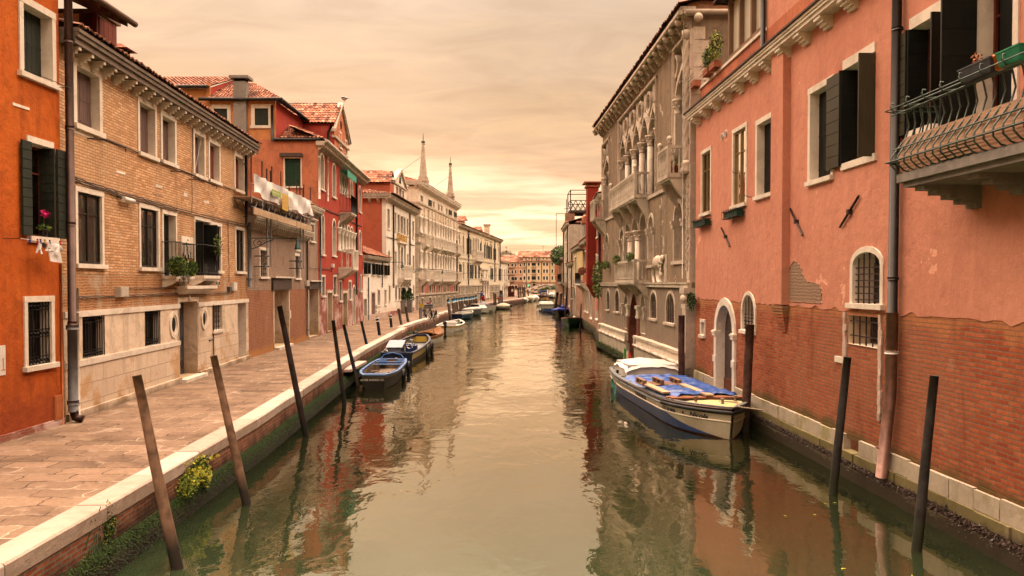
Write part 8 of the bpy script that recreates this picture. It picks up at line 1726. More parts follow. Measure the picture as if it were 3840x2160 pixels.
RUB = plain('black_rubber', (.018,.016,.016), .6, .3, 8); ROPE = plain('rope', (.30,.24,.17), .9, .3, 30); TARW = plain('white_tarpaulin', (.60,.55,.50), .6, .1, 2.5, .5); TARG = plain('grey_tarpaulin', (.24,.235,.25), .6, .15, 2.5, .5); TARC = plain('beige_tarpaulin', (.50,.42,.31), .7, .12, 2.5, .5)
HB = bm('hull_black', (.018,.014,.013), rough=.6); WOODG = woodm('grey_boards', (.26,.19,.13), (.15,.11,.08), sz=(6,6,6), bump=.5); BBL = bm('bright_blue_paint', (.02,.11,.36), rough=.5); BNV = bm('navy_paint', (.018,.030,.085)); BGW = bm('boat_off_white', (.60,.53,.44)); BBH = bm('boat_blue', (.006,.065,.34)); BGY = bm('boat_grey', (.22,.23,.24)); ANTI = bm('antifoul_red', (.12,.025,.02), rough=.7); BYL = bm('boat_yellow', (.62,.40,.05)); VARN = woodm('varnished_wood', (.50,.17,.035), (.36,.11,.02), sz=(4,4,4), rough=.18, bump=.05); BGN = bm('boat_green', (.012,.09,.05)); SHELL = bm('boat_white', (.66,.62,.56))
PALEBL = bm('worn_pale_blue', (.10,.19,.40), rough=.7)
b = Boat('old_barge', 'old black wooden barge with worn bright blue inside and tyre fenders, nearest moored left', (-5.52,36.9), (-5.22,30.3), 1.55, .52, .56, .82, .62, 2.6, .12, blunt=.55, flare=.22); b.f.O.z = 0
b.hull([(.16, WOODG), (.3, HB), (1, HB)], inner=WOODG, trm=PALEBL, railr=.035, depth=.42)
for t in (.14, .30, .93): b.thwart(t, .16, PALEBL if t > .2 else BBL, -.03 if t < .9 else .0)
m = MB(b.f); m.box(.02,.42,-.62,-.25,.3,.5,BBL); m.box(.02,.42,.25,.62,.3,.5,BBL); m.strip([(-.62+1.24*k/12, .0) for k in range(13)],[(-.62+1.24*k/12, .0) for k in range(13)], 0, 0, BBL) if False else None
m.tube([(.04,-.55,.5),(.04,-.4,.72),(.04,0,.82),(.04,.4,.72),(.04,.55,.5)], .03, BBL, 6); m.build('stern_board', b.t); m = MB(b.f)
for k in range(15):
    t = .12+k*.055; p = b.P(t,1,0)
    for sd in (1,-1): m.box(b.L*t-.02, b.L*t+.02, *sorted((sd*(abs(p[1])-.06), sd*(abs(p[1])-.2))), p[2]-.42, p[2]-.02, WOODG)
    if k % 2: 
        for sd in (1,-1): m.box(b.L*t-.05, b.L*t+.05, *sorted((sd*(abs(p[1])-.02), sd*(abs(p[1])-.13))), p[2]+.0, p[2]+.032, BBL)
m.build('rib', b.t); m = MB(b.f)
for k in range(6): m.box(1.6,5.2,-.5+k*.17,-.345+k*.17,.10,.125,WOODG)
m.tube([(2.2,.5,.3),(4.8,.35,.42)], .04, WOODG, 6); m.tube([(1.9,-.4,.2),(4.0,-.5,.38)], .035, WOODG, 6); m.build('floor_board', b.t)
b.tyre(.12, 1, -.28, .2) ; b.tyre(.62, 1, -.3, .2)
m = MB(b.f); m.ball((-.12,.2,.42), .1, SHELL, 8, 6, (.4,1,1)); 
for k in range(3): m.ball((-.14,.2+.1*cos(k*2.1),.42+.1*sin(k*2.1)), .07, bm('propeller_bronze', (.55,.45,.33)), 8, 6, (.3,1,1))
m.build('propeller', b.t)
lettering('ALVISE ANDREA GC', .10, WHITE, lambda v: b.f.T(b.P(1,1,.33)[0]+.03+v.z, -.52+v.x, .335+v.y), b.t, 'lettering', .004)
b = Boat('blue_workboat', 'navy blue workboat with yellow stripe, engine box, steering wheel and tyre fenders', (-5.72,39.7), (-5.62,49.3), 1.85, .56, .84, .86, .6, 2.2, .1, blunt=.42)
b.hull([(.1, BNV), (.42, BYL), (1, HB)], inner=BGY, trm=BNV, railr=.05, depth=.5, tcol=BNV)
m = MB(b.f); m.box(.06,.12,-.72,.72,.1,.50,BNV); m.hexa([(.9,-.1,.18),(2.2,-.1,.18),(2.2,.72,.18),(.9,.72,.18),(1.0,-.05,.72),(2.15,-.05,1.0),(2.15,.68,1.0),(1.0,.68,.72)], bm('navy_box', (.07,.08,.13))); m.hexa([(.93,-.12,.72),(2.2,-.12,1.0),(2.2,.72,1.0),(.93,.72,.72),(.93,-.12,.76),(2.2,-.12,1.04),(2.2,.72,1.04),(.93,.72,.76)], bm('grey_lid', (.20,.20,.25))); m.build('engine_box', b.t)
m = MB(b.f); m.box(2.5,3.2,-.62,-.05,.18,.72,bm('console_blue', (.02,.06,.22))); m.build('console', b.t); m = MB(b.f); cx_, cy_, cz_ = 2.38, -.32, .82; ch = plain('chrome', (.5,.45,.4), .25, .1, metal=.8)
m.tube([(cx_+.08*sin(k*pi/9)*.0-.12*sin(k*pi/9)*.3, cy_+.24*cos(k*pi/9), cz_+.24*sin(k*pi/9)) for k in range(19)], .018, ch, 6, cap=False)
for k in range(5): m.tube([(cx_,cy_,cz_),(cx_,cy_+.23*cos(k*1.256+.3),cz_+.23*sin(k*1.256+.3))], .012, ch, 5)
m.tube([(cx_,cy_,cz_),(cx_+.2,cy_,cz_-.1)], .03, ch, 6); m.build('steering_wheel', b.t)
b.thwart(.66, .25, BGY, -.12); m = MB(b.f); m.tube([(.3,.5,.6),(1.2,.8,.62),(2.2,.72,.65)], .03, WHITE, 6); m.tube([(.4,.7,.6),(1.4,.6,.66)], .05, SH_GREY, 6); m.build('boat_hook', b.t); b.tyre(.46, -1, -.38, .32); b.tyre(.68, -1, -.42, .32)
b = Boat('varnished_boat', 'orange varnished wooden motor boat with glossy curved deck beyond the blue workboat', (-6.25,51.5), (-5.25,58.2), 1.9, .5, .75, .75, .5, 1.9, .3)
b.hull([(.25, VARN), (.45, SHELL), (1, SHELL)], inner=VARN, trm=VARN, railr=.04); b.deck(.40,.98,VARN,0,.16); b.motor(RUB,.1); b.thwart(.2,.3,VARN)
m = MB(b.f); m.tube([(2.6,.75,.6),(2.6,.8,1.0)], .03, VARN, 6); m.tube([(2.0,-.7,.6),(2.0,-.75,.95)], .03, VARN, 6); m.build('rowlock', b.t)
b = Boat('green_trimmed_boat', 'small white boat with green and yellow stripe and black outboard motor', (-5.45,65.6), (-4.75,70.8), 2.0, .5, .8, .8, .5, 2.0, .35)
b.hull([(.12, BGN), (.25, BYL), (1, SHELL)], inner=SHELL, trm=SHELL, railr=.05); b.motor(RUB,-.25); b.thwart(.35,.3,SHELL); b.thwart(.6,.25,BGN,-.05)
m = MB(b.f); m.box(1.1,1.9,-.5,.4,.45,.75,SHELL); m.box(3.2,4.2,-.4,.4,.5,.62,BGN)
for k in range(9): m.ball((random.uniform(.2,4.4),random.uniform(-.7,.7),.62), random.uniform(.08,.16), random.choice([SHELL,CLOTH,RUB,BGN]), 8, 5)
m.build('gear', b.t)
b = Boat('blue_rowing_boat', 'plain blue hulled boat with white rim beside the first blue-capped pole', (-6.2,88.5), (-4.75,93.2), 1.9, .62, .8, .8, .45, 2.0, .3); b.hull([(.12, SHELL), (1, bm('mid_blue_hull', (.03,.10,.20)))], inner=SHELL, trm=SHELL, railr=.05, tcol=BNV); b.thwart(.3,.3,BNV); b.thwart(.6,.3,BNV)
b = Boat('grey_covered_boat', 'grey boat under pale cover with dark outboard motor next to the blue rowing boat', (-5.9,100.5), (-3.9,97.8), 2.0, .7, .95, .8, .45, 1.9, .4); b.hull([(.12, SHELL), (1, BGY)], trm=SHELL, railr=.05); b.cover(.1,.98,.25,TARW); b.motor(BGY,-.2,k=1.4)
b = Boat('cabin_boat', 'white cabin cruiser with clapboard hull and three dark windows', (-5.5,107.8), (-3.1,105.2), 1.9, .62, .72, .8, .5, 2.0, .3); b.hull([(.1, SHELL), (1, SHELL)], trm=SHELL, railr=.06); b.deck(.0,1,SHELL)
m = MB(b.f); x0_, x1_ = .3, 2.6; m.hexa([(x0_,-.7,.65),(x1_,-.6,.65),(x1_,.6,.65),(x0_,.7,.65),(x0_+.1,-.6,1.15),(x1_-.4,-.5,1.15),(x1_-.4,.5,1.15),(x0_+.1,.6,1.15)], SHELL); m.box(x0_,x1_-.3,-.66,.66,1.15,1.2,SHELL); m.build('cabin', b.t); m = MB(b.f)
for a, c in ((.45,1.0),(1.1,1.7),(1.8,2.1)): m.box(a,c,-.69,-.6,.78,1.08,GLASSD); m.box(a,c,.6,.69,.78,1.08,GLASSD)
m.build('cabin_window', b.t); b.motor(RUB,-.3,k=1.3)
b = Boat('tarped_boat', 'white open motor boat with grey tarpaulin behind the cabin cruiser', (-4.4,112.2), (-2.4,110), 1.7, .65, .95, .8, .45, 1.9, .4); b.hull([(1, SHELL)], inner=SHELL, trm=SHELL, railr=.06); b.cover(0,.4,.75,TARG,.3,drape=.4)
b = Boat('beige_covered_boat', 'small boat with humped beige cover, moored alone right of the red boat rack', (-2.2,122.4), (-.35,120.8), 1.7, .5, .55, .75, .5, 1.9, .3); b.hull([(1, bm('khaki_hull', (.30,.27,.20)))], trm=SHELL, railr=.05); b.cover(.05,.95,.45,TARC,.6); b.motor(BGN,-.25); m = MB(b.f); m.ball((b.L+.35,0,.55), .2, RUB, 8, 6); m.build('fender', b.t)
for k, (st, bw, h_, lb) in enumerate((((2.0,166),(2.9,162),.3,'farthest left of three pale covered boats before the bridge, low cover'),((3.5,173.5),(4.3,169.5),.62,'middle of three pale covered boats before the bridge, tall domed cover'),((4.9,180),(5.5,176),.7,'right of three pale covered boats before the bridge, rounded cover'))):
    b = Boat('covered_boat', lb, st, bw, 1.75, .6, .7, .8, .5, 1.9, .4, group='pale covered boats'); b.hull([(1, SHELL)], trm=SHELL, railr=.06); b.cover(.02,.98,h_,TARW if k != 1 else TARC,.45,drape=.2); b.motor(RUB,-.2)
b = Boat('green_boat', 'dark green boat with red-brown inside moored bow-on beyond the gothic palace', (6.1,78.5), (5.15,72.8), 2.0, .62, .88, .85, .45, 1.8, .35); b.hull([(1, BGN)], inner=bm('red_brown_inside', (.28,.08,.05), rough=.7), trm=bm('rust_rim', (.25,.08,.05), rough=.7), railr=.05); b.thwart(.7,.3,ANTI); m = MB(b.f); m.tube([(b.L,0,.9),(b.L-2,1.2,2.3)], .015, ROPE, 4); m.build('rope', b.t)
b = Boat('blue_covered_boat', 'dark boat under bright blue cover, bow-on near the right bank', (6.3,101.5), (5.6,96.2), 2.1, .65, .85, .85, .45, 1.8, .35); b.hull([(1, HB)], trm=HB, railr=.05); bt = plain('blue_cover', (.03,.05,.33), .6, .15, 2.5, .4); b.cover(.02,.98,.25,bt); m = MB(b.f); m.ball((b.L*.15,.2,1.0), .3, bt, 10, 8, (1.3,.9,.8)); m.build('cover_hump', b.t)
b = Boat('far_cargo_boat', 'white and blue cargo boat with canvas cabin in mid canal, far right', (4.75,118.5), (5.6,109.2), 2.4, .75, 1.1, .75, .7, 2.4, .3); b.hull([(.12, BGY), (.42, BGW), (.75, BBH), (1, ANTI)], inner=BGW, trm=BGY, railr=.08); b.deck(.02,.98,BGW,-.1); m = MB(b.f); m.box(1.0,3.6,-.85,.85,.7,1.0,BGW); m.build('cabin', b.t); m = MB(b.f); m.hexa([(.8,-.95,.98),(3.9,-.95,.98),(3.9,.95,.98),(.8,.95,.98),(1.1,-.75,1.34),(3.5,-.75,1.34),(3.5,.75,1.34),(1.1,.75,1.34)], TARW); m.build('canvas_roof', b.t); b.tyre(.03,-1,-.3,.3)
for tt in (.35,.6): m = MB(b.f); p = b.P(tt,-1,.1); m.tube([(p[0],p[1]-.12,p[2]),(p[0],p[1]-.12,p[2]-.55)], .1, WHITE, 8); m.build('fender', b.t)
def person(label, x, y, z, h, ang, shirt, trous, pose='stand', skin=(.42,.22,.14), parent=None):
    """continuous skinned figure"""
    t = thing('person', label, 'person', (x,y,z)); fr = Frm((x,y,z), ang); k = h/1.75
    if pose == 'reach': J = {'pel':(0,0,.95),'che':(.05,0,1.32),'neck':(.07,0,1.48),'head':(.1,0,1.6),'top':(.11,0,1.74),'shl':(.05,.19,1.42),'ell':(.15,.42,1.38),'hal':(.22,.68,1.42),'shr':(.05,-.19,1.42),'elr':(.02,-.27,1.15),'har':(.1,-.3,.92),'hil':(0,.1,.9),'knl':(.06,.13,.48),'anl':(.0,.15,.08),'tol':(.16,.16,.03),'hir':(0,-.1,.9),'knr':(.02,-.14,.48),'anr':(-.1,-.17,.08),'tor':(.06,-.18,.03)}
    else: J = {'pel':(0,0,.95),'che':(.03,0,1.32),'neck':(.04,0,1.48),'head':(.06,0,1.6),'top':(.06,0,1.74),'shl':(.02,.19,1.42),'ell':(.05,.27,1.15),'hal':(.22,.2,1.0),'shr':(.02,-.19,1.42),'elr':(.05,-.27,1.15),'har':(.22,-.2,1.0),'hil':(0,.1,.9),'knl':(.04,.12,.48),'anl':(.0,.13,.08),'tol':(.16,.14,.03),'hir':(0,-.1,.9),'knr':(.04,-.12,.48),'anr':(.0,-.13,.08),'tor':(.16,-.14,.03)}
    R = {'pel':.15,'che':.16,'neck':.06,'head':.10,'top':.07,'shl':.075,'shr':.075,'ell':.05,'elr':.05,'hal':.035,'har':.035,'hil':.1,'hir':.1,'knl':.065,'knr':.065,'anl':.045,'anr':.045,'tol':.035,'tor':.035}
    E = [('pel','che'),('che','neck'),('neck','head'),('head','top'),('che','shl'),('shl','ell'),('ell','hal'),('che','shr'),('shr','elr'),('elr','har'),('pel','hil'),('hil','knl'),('knl','anl'),('anl','tol'),('pel','hir'),('hir','knr'),('knr','anr'),('anr','tor')]
    ks = list(J); me = bpy.data.meshes.new('body'); og = V((x,y,z)); me.from_pydata([fr.T(*(c*k for c in J[a]))-og for a in ks], [(ks.index(a), ks.index(b_)) for a, b_ in E], []); o = bpy.data.objects.new('body', me); COL.objects.link(o); o.parent = t; sm = o.modifiers.new('skin', 'SKIN')
    for i, a in enumerate(ks): v = me.skin_vertices[0].data[i]; v.radius = (R[a]*k, R[a]*k); v.use_root = (a == 'pel')
    ss = o.modifiers.new('sub', 'SUBSURF'); ss.levels = ss.render_levels = 2
    tt = NT('figure_'+label[:12]); g = tt.n('ShaderNodeSeparateXYZ'); tt.l(tt.pos(), g.inputs[0]); zz = tt.math('DIVIDE', tt.math('SUBTRACT', g.outputs[2], z), h); col = tt.mix(tt.ramp(zz, [(.55,0.),(.551,1.)], 'CONSTANT'), trous, shirt); col = tt.mix(tt.ramp(zz, [(.84,0.),(.841,1.)], 'CONSTANT'), col, skin); col = tt.mix(tt.ramp(zz, [(.04,1.),(.041,0.)], 'CONSTANT'), col, (.02,.02,.02)); me.materials.append(tt.fin(col, .85))
    m = MB(fr); m.ball((.04*k,0,1.68*k), .115*k, plain('dark_hair', (.03,.02,.015), .8), 12, 8, (1,.9,.75)); m.build('hair', t)
    return t
person('person in blue shirt with arm stretched out beside a red bucket on the quay', on_z(*F3(1470,955), QZ).x, on_z(*F3(1470,955), QZ).y, QZ, 1.75, 1.9, (.02,.06,.25), (.05,.045,.045), 'reach')
p = on_z(*F3(1508,905), QZ); p = on_y(*F3(1508,905), 122); m = MB(); m.lathe((p.x,p.y), [(.24,p.z),(.34,p.z+.55),(.36,p.z+.56),(.34,p.z+.5)], plain('red_plastic', (.62,.02,.02), .4), 14); tag(m.build('bucket'), 'bright red bucket beside the person on the quay', 'bucket'); pole(F3(1523,760), F3(1545,930), PGR, 'bare brown pole right of the red bucket', .15, .14, ylock=122)
b = Boat('approaching_boat', 'brown varnished motor boat with yellow stripe coming towards the camera in mid canal', (7.3,183), (7.55,177), 1.9, .6, .95, .8, .4, 2.0, .4); b.hull([(.3, bm('orange_brown_hull', (.36,.13,.04))), (.5, BYL), (1, ANTI)], inner=SHELL, trm=ANTI, railr=.07); b.deck(.5,.98,WOODG); m = MB(b.f); m.box(2.6,2.7,-.6,.6,.8,1.2,GLASSD); m.build('windscreen', b.t); person('person steering the approaching brown boat', 7.4, 181, .0, 1.6, -1.5, (.4,.38,.36), (.05,.05,.06))
b = Boat('bridge_cargo_boat', 'large pale cargo boat with blue cabin and red load under the bridge', (8.1,212), (8.4,204), 2.3, .75, 1.15, .8, .6, 2.2, .4); b.hull([(.4, BGW), (1, HB)], inner=BGW, trm=ANTI, railr=.09); m = MB(b.f); m.box(1.5,3.5,-.9,.9,.8,1.85,BBL); m.box(1.4,3.6,-1,1,1.85,1.92,BBL); m.box(3.5,3.55,-.8,.8,1.3,1.75,GLASSD); m.build('cabin', b.t); m = MB(b.f)
for k in range(8): m.box(4+k*.3,4.25+k*.3,-.7+random.random()*.6,.2+random.random()*.5,.8,1.1+random.random()*.35,random.choice([ANTI,plain('red_load', (.5,.04,.04), .7),SHELL]),.03)
m.build('load', b.t)
b = Boat('white_bridge_boat', 'white boat beside the pale cargo boat under the bridge', (10.3,213), (10.6,207), 2.0, .8, 1.1, .8, .5, 2.0, .3); b.hull([(.5, SHELL), (1, HB)], inner=SHELL, trm=SHELL, railr=.08); b.cover(.1,.6,.6,TARW)
b = Boat('cargo_boat', 'large white and blue cargo boat with blue tarpaulin and canvas cover, moored on the right', (4.72,31.75), (5.62,20.55), 2.42, .66, .84, .70, .72, 2.7, .22, flare=.2, cat='cargo boat')
BW_ = plain('cargo_cream_hull', (.60,.50,.37), .4, .2, 1.6, .1, c2=(.66,.58,.46), spec=.5)
b.hull([(.12, BGY), (.34, BW_), (.72, BBH), (1, ANTI)], n=40, inner=BGY, trm=BGY, railr=.055, depth=.3)
m = MB(b.f)                                                # the cream bow panel cut off obliquely from the blue
for sd in (1, -1):
    n = 20
    for i in range(n):
        t0, t1 = .79+.21*i/n, .79+.21*(i+1)/n; f0, f1 = .34+.42*min(1, (t0-.79)/.2)**.9, .34+.42*min(1, (t1-.79)/.2)**.9
        m.face([b.P(t0,sd,.335,.006), b.P(t1,sd,.335,.006), b.P(t1,sd,f1,.006), b.P(t0,sd,f0,.006)], BW_, True)
m.build('bow_panel', b.t)
m = MB(b.f)
for sd in (1,-1):
    for f_, r_, mt in ((.135,.035,BGY),(.34,.028,BW_),(.03,.03,PIPE_BR)): m.tube([b.P(t/30,sd,f_,.012) for t in range(31)], r_, mt, 6)
m.tube([b.P(1,1,0,0), b.P(1,1,.3,0), b.P(1,1,.62,0), b.P(1,1,.8,0)], .035, PIPE_BK, 6); m.build('rubbing_strake', b.t)
m = MB(b.f); m.tube([b.P(t,-1,.11,.06) for t in (.80,.86,.91,.95,.98,1.0)]+[b.P(t,1,.11,.06) for t in (1.0,.98,.95,.91)], .055, RUB, 8); m.build('bow_fender', b.t)
b.deck(.0,.12,plain('yellow_deck', (.55,.46,.12), .6,.2),-.04,.04); b.deck(.86,.985,plain('yellow_bow_deck', (.58,.47,.22), .6,.25),-.03,.06)
m = MB(b.f); m.hexa([(1.15,-1.0,.3),(3.5,-1.0,.3),(3.5,1.0,.3),(1.15,1.0,.3),(1.5,-.88,1.14),(3.42,-.88,1.14),(3.42,.88,1.14),(1.5,.88,1.14)], SHELL); m.box(.9,1.5,-.55,.55,.3,.75,SHELL); m.box(3.405,3.42,-.62,-.50,.78,1.0,DARK); m.box(3.405,3.42,.5,.62,.78,1.0,DARK); m.box(1.9,2.1,-.99,-.9,.6,.8,DARK); m.build('cabin', b.t)
m = MB(b.f); rows = []; nx, ny = 12, 12
for i in range(nx+1):
    x = 1.35+2.15*i/nx; row = []
    for j in range(ny+1):
        a = -1+2*j/ny; yy = a*.98; e1 = abs(a) > .9; e2 = i in (0, nx); z = 1.27-.10*abs(a)-.06*abs((i/nx)*2-1)+.012*sin(i*1.7+j*2.3)-(.14+.03*sin(i))*e1-(.12+.02*sin(j*1.3))*e2; row.append((x+(.06 if i == nx else -.06)*e2, yy*(1.03 if e1 else .94), z))
    rows.append(row)
m.mesh([p for r in rows for p in r], [(i*(ny+1)+j, i*(ny+1)+j+1, (i+1)*(ny+1)+j+1, (i+1)*(ny+1)+j) for i in range(nx) for j in range(ny)], TARW, True); m.build('canvas_cover', b.t)
t_ = NT('blue_tarpaulin'); p_ = t_.pos(); n_ = t_.noise(t_.pos(1,4,1), 1.6, 6, .6); n2_ = t_.noise(p_, 6, 5); TARB = t_.fin(t_.mix(t_.ramp(n_.outputs[0], [(.5,0.),(.72,1.)]), t_.mix(n2_.outputs[0], (.015,.055,.26), (.03,.10,.36)), (.20,.24,.38)), .45, t_.bump(n_.outputs[0], .6, .06), Specular_IOR_Level=.4)
m = MB(b.f); nx, ny = 46, 22; pts = []
for i in range(nx+1):
    t = .345+.475*i/nx; hb_ = b.hb(t)-.02; zz = b.zg(t)
    for j in range(ny+1):
        a = -1+2*j/ny; e_ = .05*noise.noise(V((i*.35,j*.5,0)))+.035*sin(i*.9+noise.noise(V((j*.4,0,3)))*2); x = b.L*t+.10*sin(j*1.1)*(i in (0,nx))+.05*sin(j*.7); edge = abs(a) > .93
        pts.append((x, a*(hb_*.93+.06*sin(i*.8)), zz+.10+e_-(.10 if edge else 0)+.06*(1-a*a)))
m.mesh(pts, [(i*(ny+1)+j, i*(ny+1)+j+1, (i+1)*(ny+1)+j+1, (i+1)*(ny+1)+j) for i in range(nx) for j in range(ny)], TARB, True); tp = m.build('tarpaulin', b.t)
FB2 = b
def onboat(px, py, z): p = on_z(px, py, z); d = p-b.f.O; return d.dot(b.f.X), d.dot(b.f.Y)
zt_ = .98; x_, y_ = onboat(*X_(860,570), zt_)
PA = thing('pallet', 'broken wooden pallet with three blocks lying upside down on the blue tarpaulin', 'pallet', b.f.T(x_,y_,zt_-.1)); fr2 = Frm(b.f.T(x_,y_,0), atan2(b.f.X.y,b.f.X.x)+.03); WP = woodm('pallet_wood', (.30,.17,.10), (.20,.11,.065), sz=(4,4,4), bump=.5)
m = MB(fr2)
for k in range(4): m.box(-.42+k*.24,-.27+k*.24,-.62,.62,.88,.905,WP,.003)
for yy in (-.55,0,.55): m.box(-.45,.5,yy-.05,yy+.05,1.02,1.05,WP,.003)
m.build('board', PA); m = MB(fr2)
for yy in (-.55,0,.55):
    for xx in (-.38,.02,.42): m.box(xx-.07,xx+.07,yy-.05,yy+.05,.905,1.02,WP,.004)
m.build('block', PA)
for k, (a_, c_) in enumerate((((672,588),(965,715)), ((1150,612),(1490,745)))):
    x0_, y0_ = onboat(*X_(*a_), .93); x1_, y1_ = onboat(*X_(*c_), .93); fr3 = Frm(b.f.T(x0_,y0_,0), atan2(b.f.X.y,b.f.X.x)+atan2(y1_-y0_,x1_-x0_)); Lp = sqrt((x1_-x0_)**2+(y1_-y0_)**2); m = MB(fr3); m.box(0,Lp,-.11,.11,.90,.945,PLANK,.004); tag(m.build('plank'), ('left' if k == 0 else 'right')+' of two pale loose planks lying on the blue tarpaulin', 'plank', 'pale planks on the tarpaulin')
for k, (t0_, w_) in enumerate(((.815,.17),(.84,.17))):
    m = MB(b.f); hb_ = b.hb(t0_); m.box(b.L*t0_,b.L*t0_+w_,-hb_*.98,hb_*1.0,b.zg(t0_)+.03+.004*k,b.zg(t0_)+.075+.004*k,RPLANK,.004); tag(m.build('cross_board'), ('farther' if k == 0 else 'nearer')+' of two reddish boards laid across the cargo boat bow', 'board', 'reddish boards across the bow')
m = MB(b.f)
for t0_, yy in ((.90,-.55),(.90,.55),(.95,0)):
    z = b.zg(t0_)+.03; m.lathe((b.L*t0_,yy), [(.05,z),(.035,z+.03),(.03,z+.1),(.06,z+.12),(.06,z+.14)], plain('bollard_steel', (.25,.2,.17), .5), 8)
m.tube([(b.L*.88,.3,.82),(b.L*.9,.1,.83),(b.L*.93,.5,.85),(b.L*.97,.3,.9),(b.L+.1,.2,.86),(b.L+.3,.75,.8)], .02, ROPE, 6); m.build('mooring_gear', b.t)
m = MB(b.f); gr_ = plain('green_rope', (.01,.16,.09), .8); 
for tt, sg in ((.165,1),(.215,1)):
    p0 = b.P(tt,-1,0,.03); p1 = b.P(tt,-1,.5,.06); m.tube([(p0[0],p0[1]+.25,p0[2]+.03),p0,((p0[0]+p1[0])/2,p1[1]-.05,(p0[2]+p1[2])/2),p1], .018, ROPE if tt > .2 else gr_, 6)
p0 = b.P(.165,-1,.25,.08); p1 = b.P(.215,-1,.5,.1); m.tube([p0,((p0[0]+p1[0])/2-.1,p0[1]-.05,.15),p1,(p1[0]+.05,p1[1],.0)], .035, gr_, 7)
for tt in (.30,.42): p0 = b.P(tt,-1,0,.03); m.tube([(p0[0],p0[1]+.3,p0[2]+.08),p0,b.P(tt+.01,-1,.14,.04)], .015, PIPE_BK, 5)
m.build('side_rope', b.t)
m = MB(b.f); m.tube([(.1,-.3,.6),(.1,-.3,1.5)], .012, WHITE, 5); m.build('flag_staff', b.t)
for k, (c, x0_) in enumerate((((.02,.25,.06),0),((.6,.57,.52),.09),((.5,.03,.03),.18))): m = MB(b.f); m.hexa([(.1,-.3+x0_,1.14-x0_*.5),(.1,-.21+x0_,1.10-x0_*.5),(.115,-.21+x0_,1.10-x0_*.5),(.115,-.3+x0_,1.14-x0_*.5),(.1,-.3+x0_,1.46-x0_*.7),(.1,-.21+x0_,1.40-x0_*.7),(.115,-.21+x0_,1.40-x0_*.7),(.115,-.3+x0_,1.46-x0_*.7)], plain('flag_'+str(('green','white','red')[k]), c, .8)); m.build('flag', b.t)
LB = plain('navy_lettering', (.012,.02,.06), .5)
def skin_text(txt, size, t0, f0, sx=1.0, name='lettering', shear=0, mat=None):
    def pl(v):
        x = t0*b.L+v.x*sx; t = x/b.L; z = b.P(t,-1,f0)[2]+v.y; zg = b.zg(t); f = (z-zg)/(b.keel-zg); p = b.P(t,-1,f,.014+v.z); return b.f.T(*p)
    return lettering(txt, size, mat or LB, pl, b.t, name, .003, 1.0, shear)
skin_text('COSTRUZIONI', .22, .50, .33, 1.0); skin_text('6V.30659', .15, .815, .325, .80); skin_text('Nicola', .20, .905, .33, 1.02, shear=.35)
m = MB(b.f); t0_ = .785; q4 = [b.P(t0_,-1,.33,.016), b.P(t0_+.022,-1,.33,.016), b.P(t0_+.022,-1,.20,.016), b.P(t0_,-1,.20,.016)]; m.face(q4, plain('registration_plate', (.16,.13,.10), .6, .5, 30)); m.build('plate', b.t)
m = MB(b.f); t0_ = .885; p = b.P(t0_,-1,.26,.012); m.ball(p, .06, DARK, 10, 6, (1.2,.2,.6)); m.build('hawse_hole', b.t)
p = on_y(*F2(2200,800), 70.5); RG = thing('rag_pile', 'heap of dark and white rags and planks tied on two poles above the quay edge', 'rag pile', (p.x,p.y,p.z-.6)); m = MB(); rd = plain('red_rag', (.30,.03,.03), .9); bk = plain('black_rag', (.03,.028,.03), .9)
for k in range(5): m.box(p.x-.5+k*.03,p.x+.4,p.y-.3,p.y+.3,p.z-.15+k*.09,p.z-.08+k*.09,random.choice([bk,TARG,SH_GREY]),.03)
m.tube([(p.x-.55,p.y,p.z-.4),(p.x-.1,p.y,p.z-.1),(p.x+.28,p.y,p.z+.6)], .035, VARN, 6); m.ball((p.x-.05,p.y,p.z+.36), .16, rd, 10, 6, (1.2,1,.5)); m.build('stack', RG); m = MB()
for k in range(34):
    x = p.x+random.uniform(-.45,.7); z = p.z-.2-random.random()*.4; mt = random.choice([CLOTH,bk,CLOTH,TARG]); m.tube([(x,p.y-.3,z),(x+random.uniform(-.2,.2),p.y-.35,z-.3),(x+random.uniform(-.2,.2),p.y-.3,z-.45-random.random()*.3)], .07, mt, 6, .03)
m.build('rags', RG)
p = on_y(*F2(2010,700), 68); FP_ = thing('furled_banner', 'grey furled banner with yellow tip on a slim pole at the quay edge', 'banner', (p.x,p.y,QZ)); m = MB(); m.hexa([(p.x-.15,p.y,1.0),(p.x+.0,p.y,.9),(p.x,p.y+.08,.9),(p.x-.15,p.y+.08,1.0),(p.x-.2,p.y,p.z-.1),(p.x+.12,p.y,p.z-.5),(p.x+.12,p.y+.08,p.z-.5),(p.x-.2,p.y+.08,p.z-.1)], TARG); m.build('cloth', FP_); m = MB(); m.tube([(p.x-.15,p.y+.04,.2),(p.x-.18,p.y+.04,p.z+.1)], .05, PIPE_GR, 6); m.box(p.x-.2,p.x+.2,p.y-.02,p.y+.1,p.z-.35,p.z,BYL); m.build('pole', FP_)
p = on_y(*F3(1930,830), 124); RK = thing('boat_rack', 'red padded rack with blue bundle standing on poles at the quay edge', 'rack', (p.x,p.y,QZ)); m = MB(); rr_ = plain('red_padding', (.45,.10,.06), .8)
for yy in (0,.5): m.tube([(p.x-.66,p.y+yy,p.z-.16),(p.x-.3,p.y+yy,p.z-.1),(p.x+.3,p.y+yy,p.z-.04),(p.x+.66,p.y+yy,p.z+.03)], .10, rr_, 8)
m.build('padding', RK); m = MB(); m.box(p.x-.65,p.x+.65,p.y-.1,p.y+.6,p.z+.12,p.z+.17,SH_GREY); 
for x in (-.5, 0, .5): m.tube([(p.x+x,p.y+.3,.3),(p.x+x,p.y+.3,p.z)], .09, PGR, 8)
